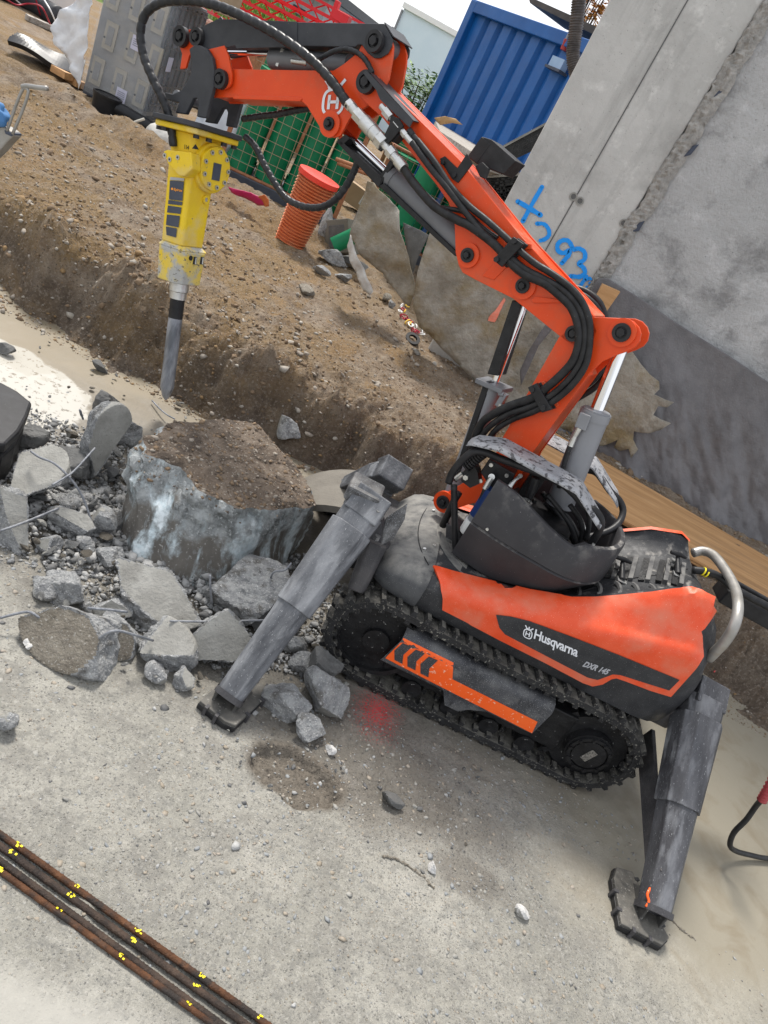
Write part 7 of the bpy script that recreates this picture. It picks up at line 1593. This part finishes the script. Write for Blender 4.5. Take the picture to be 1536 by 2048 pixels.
mb = MB(); p = onterr(822, 684) + Z * .02; mb.ring(p, Vector((.1, -.5, 1)), .06, .035, .02, 20); tag(mb.build('rubber_ring', M_rubber, None, autosm=40), 'small black rubber ring lying below the barrier chain', 'rubber ring')
# mats, tarp, bucket, sack
M_mat = mat('black_ribbed_mat', (.012, .013, .015), (.02, .021, .024), 9, .28, .4)
root = thing('rubber_mat', onterr(85, 145), 'black ribbed rubber mat lying on the earth left of the pallet load', 'rubber mat')
a, b, c, d = onterr(14, 108), onterr(30, 100), onterr(165, 152), onterr(158, 180); mb = MB(); N_ = 24; V_ = []
for i in range(N_ + 1):
    f = i / N_; p, q = a.lerp(d, f), b.lerp(c, f)
    for j in range(9): g = j / 8; r_ = p.lerp(q, g) + Z * (.09 + .02 * math.sin(f * 7 + g) + (.03 if j % 2 else 0)); V_.append(r_)
F_ = [(i * 9 + j, i * 9 + j + 1, (i + 1) * 9 + j + 1, (i + 1) * 9 + j) for i in range(N_) for j in range(8)]; o = link('mat_sheet', V_, F_, M_mat, root); sm_ = o.modifiers.new('s', 'SOLIDIFY'); sm_.thickness = .05; sm_.offset = -1
mb = MB(); p = onterr(208, 224) + Z * .0; mb.tube([p - Z * .02, p + Z * .16], [.12, .14], 24, 0); mb.ring(p + Z * .15, Z, .145, .125, .02, 24, 0); mb.tube([p + Z * .161, p + Z * .162], .125, 24, 1); tag(mb.build('bucket', [M_mat, M_trackin], None, autosm=40), 'black bucket standing at the foot of the pallet load', 'bucket')
pp = onterr(245, 238); mb = MB(); mb.tube(spline([pp + Vector((-.2, -.1, .08)), pp + Vector((.1, 0, .06)), pp + Vector((.45, .12, .02))], 4), .075, 14); tag(mb.build('black_pipe', M_mat, None, smooth=True), 'black ribbed pipe piece at the foot of the pallet load right of the bucket', 'pipe')
p = onterr(328, 298); V0, F0 = ico(4); sk = []
for v in V0: q = Vector(v); q = Vector((q.x * .22, q.y * .18, max(-.09, q.z * .14))); n_ = noise.fractal(q * 6, .8, 2, 4) * .05; sk.append(tuple(p + Z * .09 + q * (1 + n_ * 2) + Vector((0, 0, .06 * q.x))))
root = tag(link('sack', sk, F0.tolist(), mat('white_woven_sack', (.42, .41, .38), (.52, .51, .48), 5, .7, bump=.5, bsc=20), None, smooth=True), 'white woven sack lying on the earth behind the yellow breaker', 'sack')
mb = MB(); mb.tube(spline([p + Vector((-.22, -.1, .18)), p + Vector((-.30, -.14, .10)), p + Vector((-.36, -.14, .02)), p + Vector((-.44, -.12, .03))], 5), .012, 8); mb.build('sack_strap', mat('beige_strap', (.45, .43, .38), (.5, .48, .42), 5, .7), root)
p = onterr(430, 330); V_ = [tuple(p + Vector((0, 0, .38)) + Vector((v[0] * .30, v[1] * .25, v[2] * .42)) * (1 + .2 * noise.noise(Vector(v) * 2))) for v in V0]
tag(link('sack', V_, F0.tolist(), mat('blueish_big_bag', (.50, .55, .62), (.58, .63, .7), 5, .7, bump=.5, bsc=20), None, smooth=True), 'pale bluish big bag behind the breaker, left of the rusty cage', 'sack')
cloth('pink_tarp', [(458, 373), (475, 378), (500, 386), (534, 402), (530, 411), (515, 412), (490, 398), (464, 384)], Vector((0, onterr(495, 402).y, 0)), Vector((0, 1, .6)).normalized(), 6, mat('magenta_tarp', (.45, .015, .10), (.5, .02, .13), 5, .45), 4, 'magenta tarp strip lying under the front of the wire cage', 'tarp', amp=.02)
cloth('orange_rag', [(512, 396), (524, 393), (534, 402), (536, 414), (528, 416), (520, 404)], Vector((0, onterr(522, 408).y - .04, 0)), Vector((0, 1, .4)).normalized(), 4, mat('rusty_orange_rag', (.42, .10, .025), (.5, .14, .04), 9, .8), 7, 'crumpled orange rag at the end of the magenta tarp', 'rag', amp=.05)
for i, (x0, y0, x1_, y1_, zz) in enumerate(((52, 40, 112, 66, .06), (108, 150, 136, 166, .10), (130, 160, 160, 180, .08))):
    a, b = onterr(x0, y0), onterr(x1_, y1_); d = (b - a); mb = MB(); mb.box((a + b) / 2 + Z * zz * .6, d / 2, d.cross(Z).normalized() * .06, Z * .035); tag(mb.build('wood_piece', (M_plank if i == 0 else M_ply), None, bevel=.004), ('flat wooden beam lying on the earth at the far left', 'tan cardboard like wood scrap beside the rubber mat', 'dark wood scrap between rubber mat and pallet load')[i], 'wood piece')
mb = MB(); mb.tube(spline([onterr(-10, -6) + Z * .15, onterr(30, 14) + Z * .15, onterr(75, 32) + Z * .12, onterr(114, 50) + Z * .1], 6), .14, 16); tag(mb.build('black_pipe', M_dark, None, smooth=True), 'thick dark grey pipe lying at the upper left corner', 'pipe')
mb = MB(); a, b = onterr(78, 28), onterr(140, 52); d = b - a; nrm = d.cross(Z).normalized(); mb.box((a + b) / 2 + Z * .42, d / 2, nrm * .02, Z * .36, 0)
sg = tag(mb.build('sign_board', M_white, None), 'white board with blue lettering marks at the upper left corner', 'sign board')
for i in range(4): mb = MB(); q = a.lerp(b, .45 + i * .14) + Z * (.62) - nrm * .025 * (1 if nrm.y > 0 else -1); mb.box(q, d.normalized() * .03 + Z * .03, nrm * .002, Z * .07 - d.normalized() * .03); mb.build('blue_mark', mat('petrol_print', (.03, .12, .2), (.04, .14, .24), 5, .5), sg)
rr_ = random.Random(4)
for i in range(3):
    pts = [onterr(10 + i * 14 + k_ * 22, 8 + k_ * 12 + rr_.uniform(-6, 8)) + Z * rr_.uniform(.02, .28) for k_ in range(5)]; mb = MB(); mb.tube(spline(pts, 6), .011, 6); tag(mb.build('barrier_tape', M_cr if i != 1 else M_white, None, smooth=True), ('red plastic tape curling beside the thick dark pipe', 'white cord curling over the thick dark pipe', 'red tape end lying near the wooden beam')[i], 'tape')
# ---- red formwork girders piled far behind
M_red = mat('red_girder_paint', (.62, .012, .018), (.70, .02, .03), 6, .45)
for i in range(7):
    a = Vector((-6.2 + i * .05, 11.6 + (i % 3) * .35, 1.55 + .11 * i)); b = Vector((-3.9 + .12 * i, 12.1 + (i % 3) * .35, 1.62 + .11 * i))
    d = (b - a).normalized(); mb = MB(); up_ = Z
    for o_ in (0, .12): mb.box((a + b) / 2 + Z * o_, (b - a) / 2, d.cross(Z).normalized() * .04, Z * .018)
    for k_ in range(9): q0 = a.lerp(b, k_ / 9); q1 = a.lerp(b, (k_ + .5) / 9) + Z * .12; q2 = a.lerp(b, (k_ + 1) / 9); mb.tube([q0, q1, q2], .012, 5)
    tag(mb.build('red_girder', M_red, None), ('lowest', 'second', 'third', 'fourth', 'fifth', 'sixth', 'topmost')[i] + ' red lattice girder of the pile behind the box link', 'girder', 'red girders in the pile')
mb = MB(); mb.box(Vector((-5, 12, .95)), _X * 1.3, Vector((0, .5, 0)), Z * .5); tag(mb.build('girder_trestle', M_cage, None, bevel=.02), 'rusty trestle carrying the pile of red girders', 'trestle')
mb = MB(); p = ony(684, 36, 11); mb.tube([p - Z * .8, p + Z * .06], .035, 12); mb.box(p + Z * .0, _X * .11, Vector((0, .08, 0)), Z * .06); mb.box(p - _X * .12 + Z * .05, _X * .03, Vector((0, .05, 0)), Z * .10); tag(mb.build('red_prop', M_red, None, bevel=.006), 'red steel prop head standing against the sky above the box link', 'steel prop')
# ---- left edge: tool with bail handle, glove; bucket; right: cable and chalk line
root = thing('hand_tool', onterr(10, 300), 'grey hand tool with a long metal bail handle at the left edge', 'hand tool')
Yt = 3.1
mb = MB(); mb.tube(spline([ony(x, y, Yt) for x, y in ((14, 262), (28, 222), (40, 190), (48, 176), (56, 180), (55, 192), (44, 224), (25, 268))], 5), .0065, 10); mb.build('bail', M_alu, root, smooth=True)
mb = MB(); mb.tube(spline([ony(x, y, Yt) for x, y in ((44, 174), (55, 172), (75, 175), (95, 177))], 4), .010, 10); mb.build('grip', M_alu, root, smooth=True)
mb = MB(); mb.prism([ony(x, y, Yt) for x, y in ((-60, 262), (6, 252), (22, 262), (26, 272), (14, 284), (0, 300), (-60, 360))], (0, .06, 0), 0); mb.prism([ony(x, y, Yt) - Vector((0, .003, 0)) for x, y in ((8, 258), (26, 266), (24, 274), (10, 268))], (0, .066, 0), 1); mb.build('tool_body', [M_alu, M_label], root, bevel=.006)
V_ = [tuple(ony(-22, 222, Yt) + Vector((v[0] * .085, v[1] * .05, v[2] * .06)) * (1 + .25 * noise.noise(Vector(v) * 2.5))) for v in V0]; tag(link('work_glove', V_, F0.tolist(), mat('blue_glove', (.05, .16, .36), (.07, .2, .42), 9, .7), None, smooth=True), 'blue work glove above the hand tool at the left edge', 'glove')
mb = MB(); pts_ = [(-70, 760), (0, 784), (30, 800), (60, 824), (50, 852), (34, 882), (8, 908), (-70, 900)]; mb.prism([onz(x, y, .20) for x, y in pts_], (0, 0, .05)); mb.prism([onz(x, y, .17) for x, y in ((-70, 800), (20, 832), (50, 852), (30, 890), (5, 912), (-70, 930))], (0, 0, -.20))
tag(mb.build('bucket_lip', M_black, None, bevel=.012), 'black folded steel bucket edge at the left edge above the rubble', 'steel bucket')
cp = [onz(1600, 1720, .02), onz(1536, 1717, .02), onz(1500, 1710, .03), onz(1472, 1702, .05), onz(1460, 1690, .09), onz(1468, 1665, .16), onz(1492, 1640, .24), onz(1512, 1612, .32), onz(1530, 1590, .40), onz(1545, 1560, .48)]
cab = tag(MB().tube(spline(cp, 6), .0115, 14).build('power_cable', M_rubber, None, smooth=True), 'black power cable bending up at the right edge of the floor', 'cable')
mb = MB(); q = spline([onz(1524, 1600, .37), onz(1534, 1582, .42), onz(1548, 1555, .49)], 10); mb.tube(q, [.018 + .003 * math.cos(i * 2.1) for i in range(len(q))], 14); mb.build('red_strain_relief', mat('dull_red_rubber', (.32, .04, .05), (.38, .06, .07), 5, .5), cab, smooth=True)
mb = MB(); a, b = onz(1428, 1344, .05), onp(1520, 1262, Vector((0, 4.6, 0)), Vector((0, 1, 0))); mb.tube([a, b], .0035, 6); tag(mb.build('chalk_line', mat('red_string', (.7, .08, .08), (.75, .1, .1), 5, .6), None), 'taut red string running from behind the robot to the right edge', 'string')
# crack lips in the floor
rr_ = random.Random(12)
for (pl, lb) in (([(765, 1712), (800, 1722), (835, 1745), (870, 1778)], 'thin raised cement flake along the crack in the floor'), ([(1290, 1800 + 30), (1335, 1835), (1365, 1862), (1390, 1880)], 'muddy flake ridge right of the rear outrigger foot')):
    mb = MB(); pts = spline([onz(x, y, .001) for x, y in pl], 10); mb.tube([p + Vector((rr_.uniform(-.004, .004), rr_.uniform(-.004, .004), 0)) for p in pts], [rr_.uniform(.002, .007) for _ in pts], 6); tag(mb.build('cement_flake', M_concb, None), lb, 'cement flake')
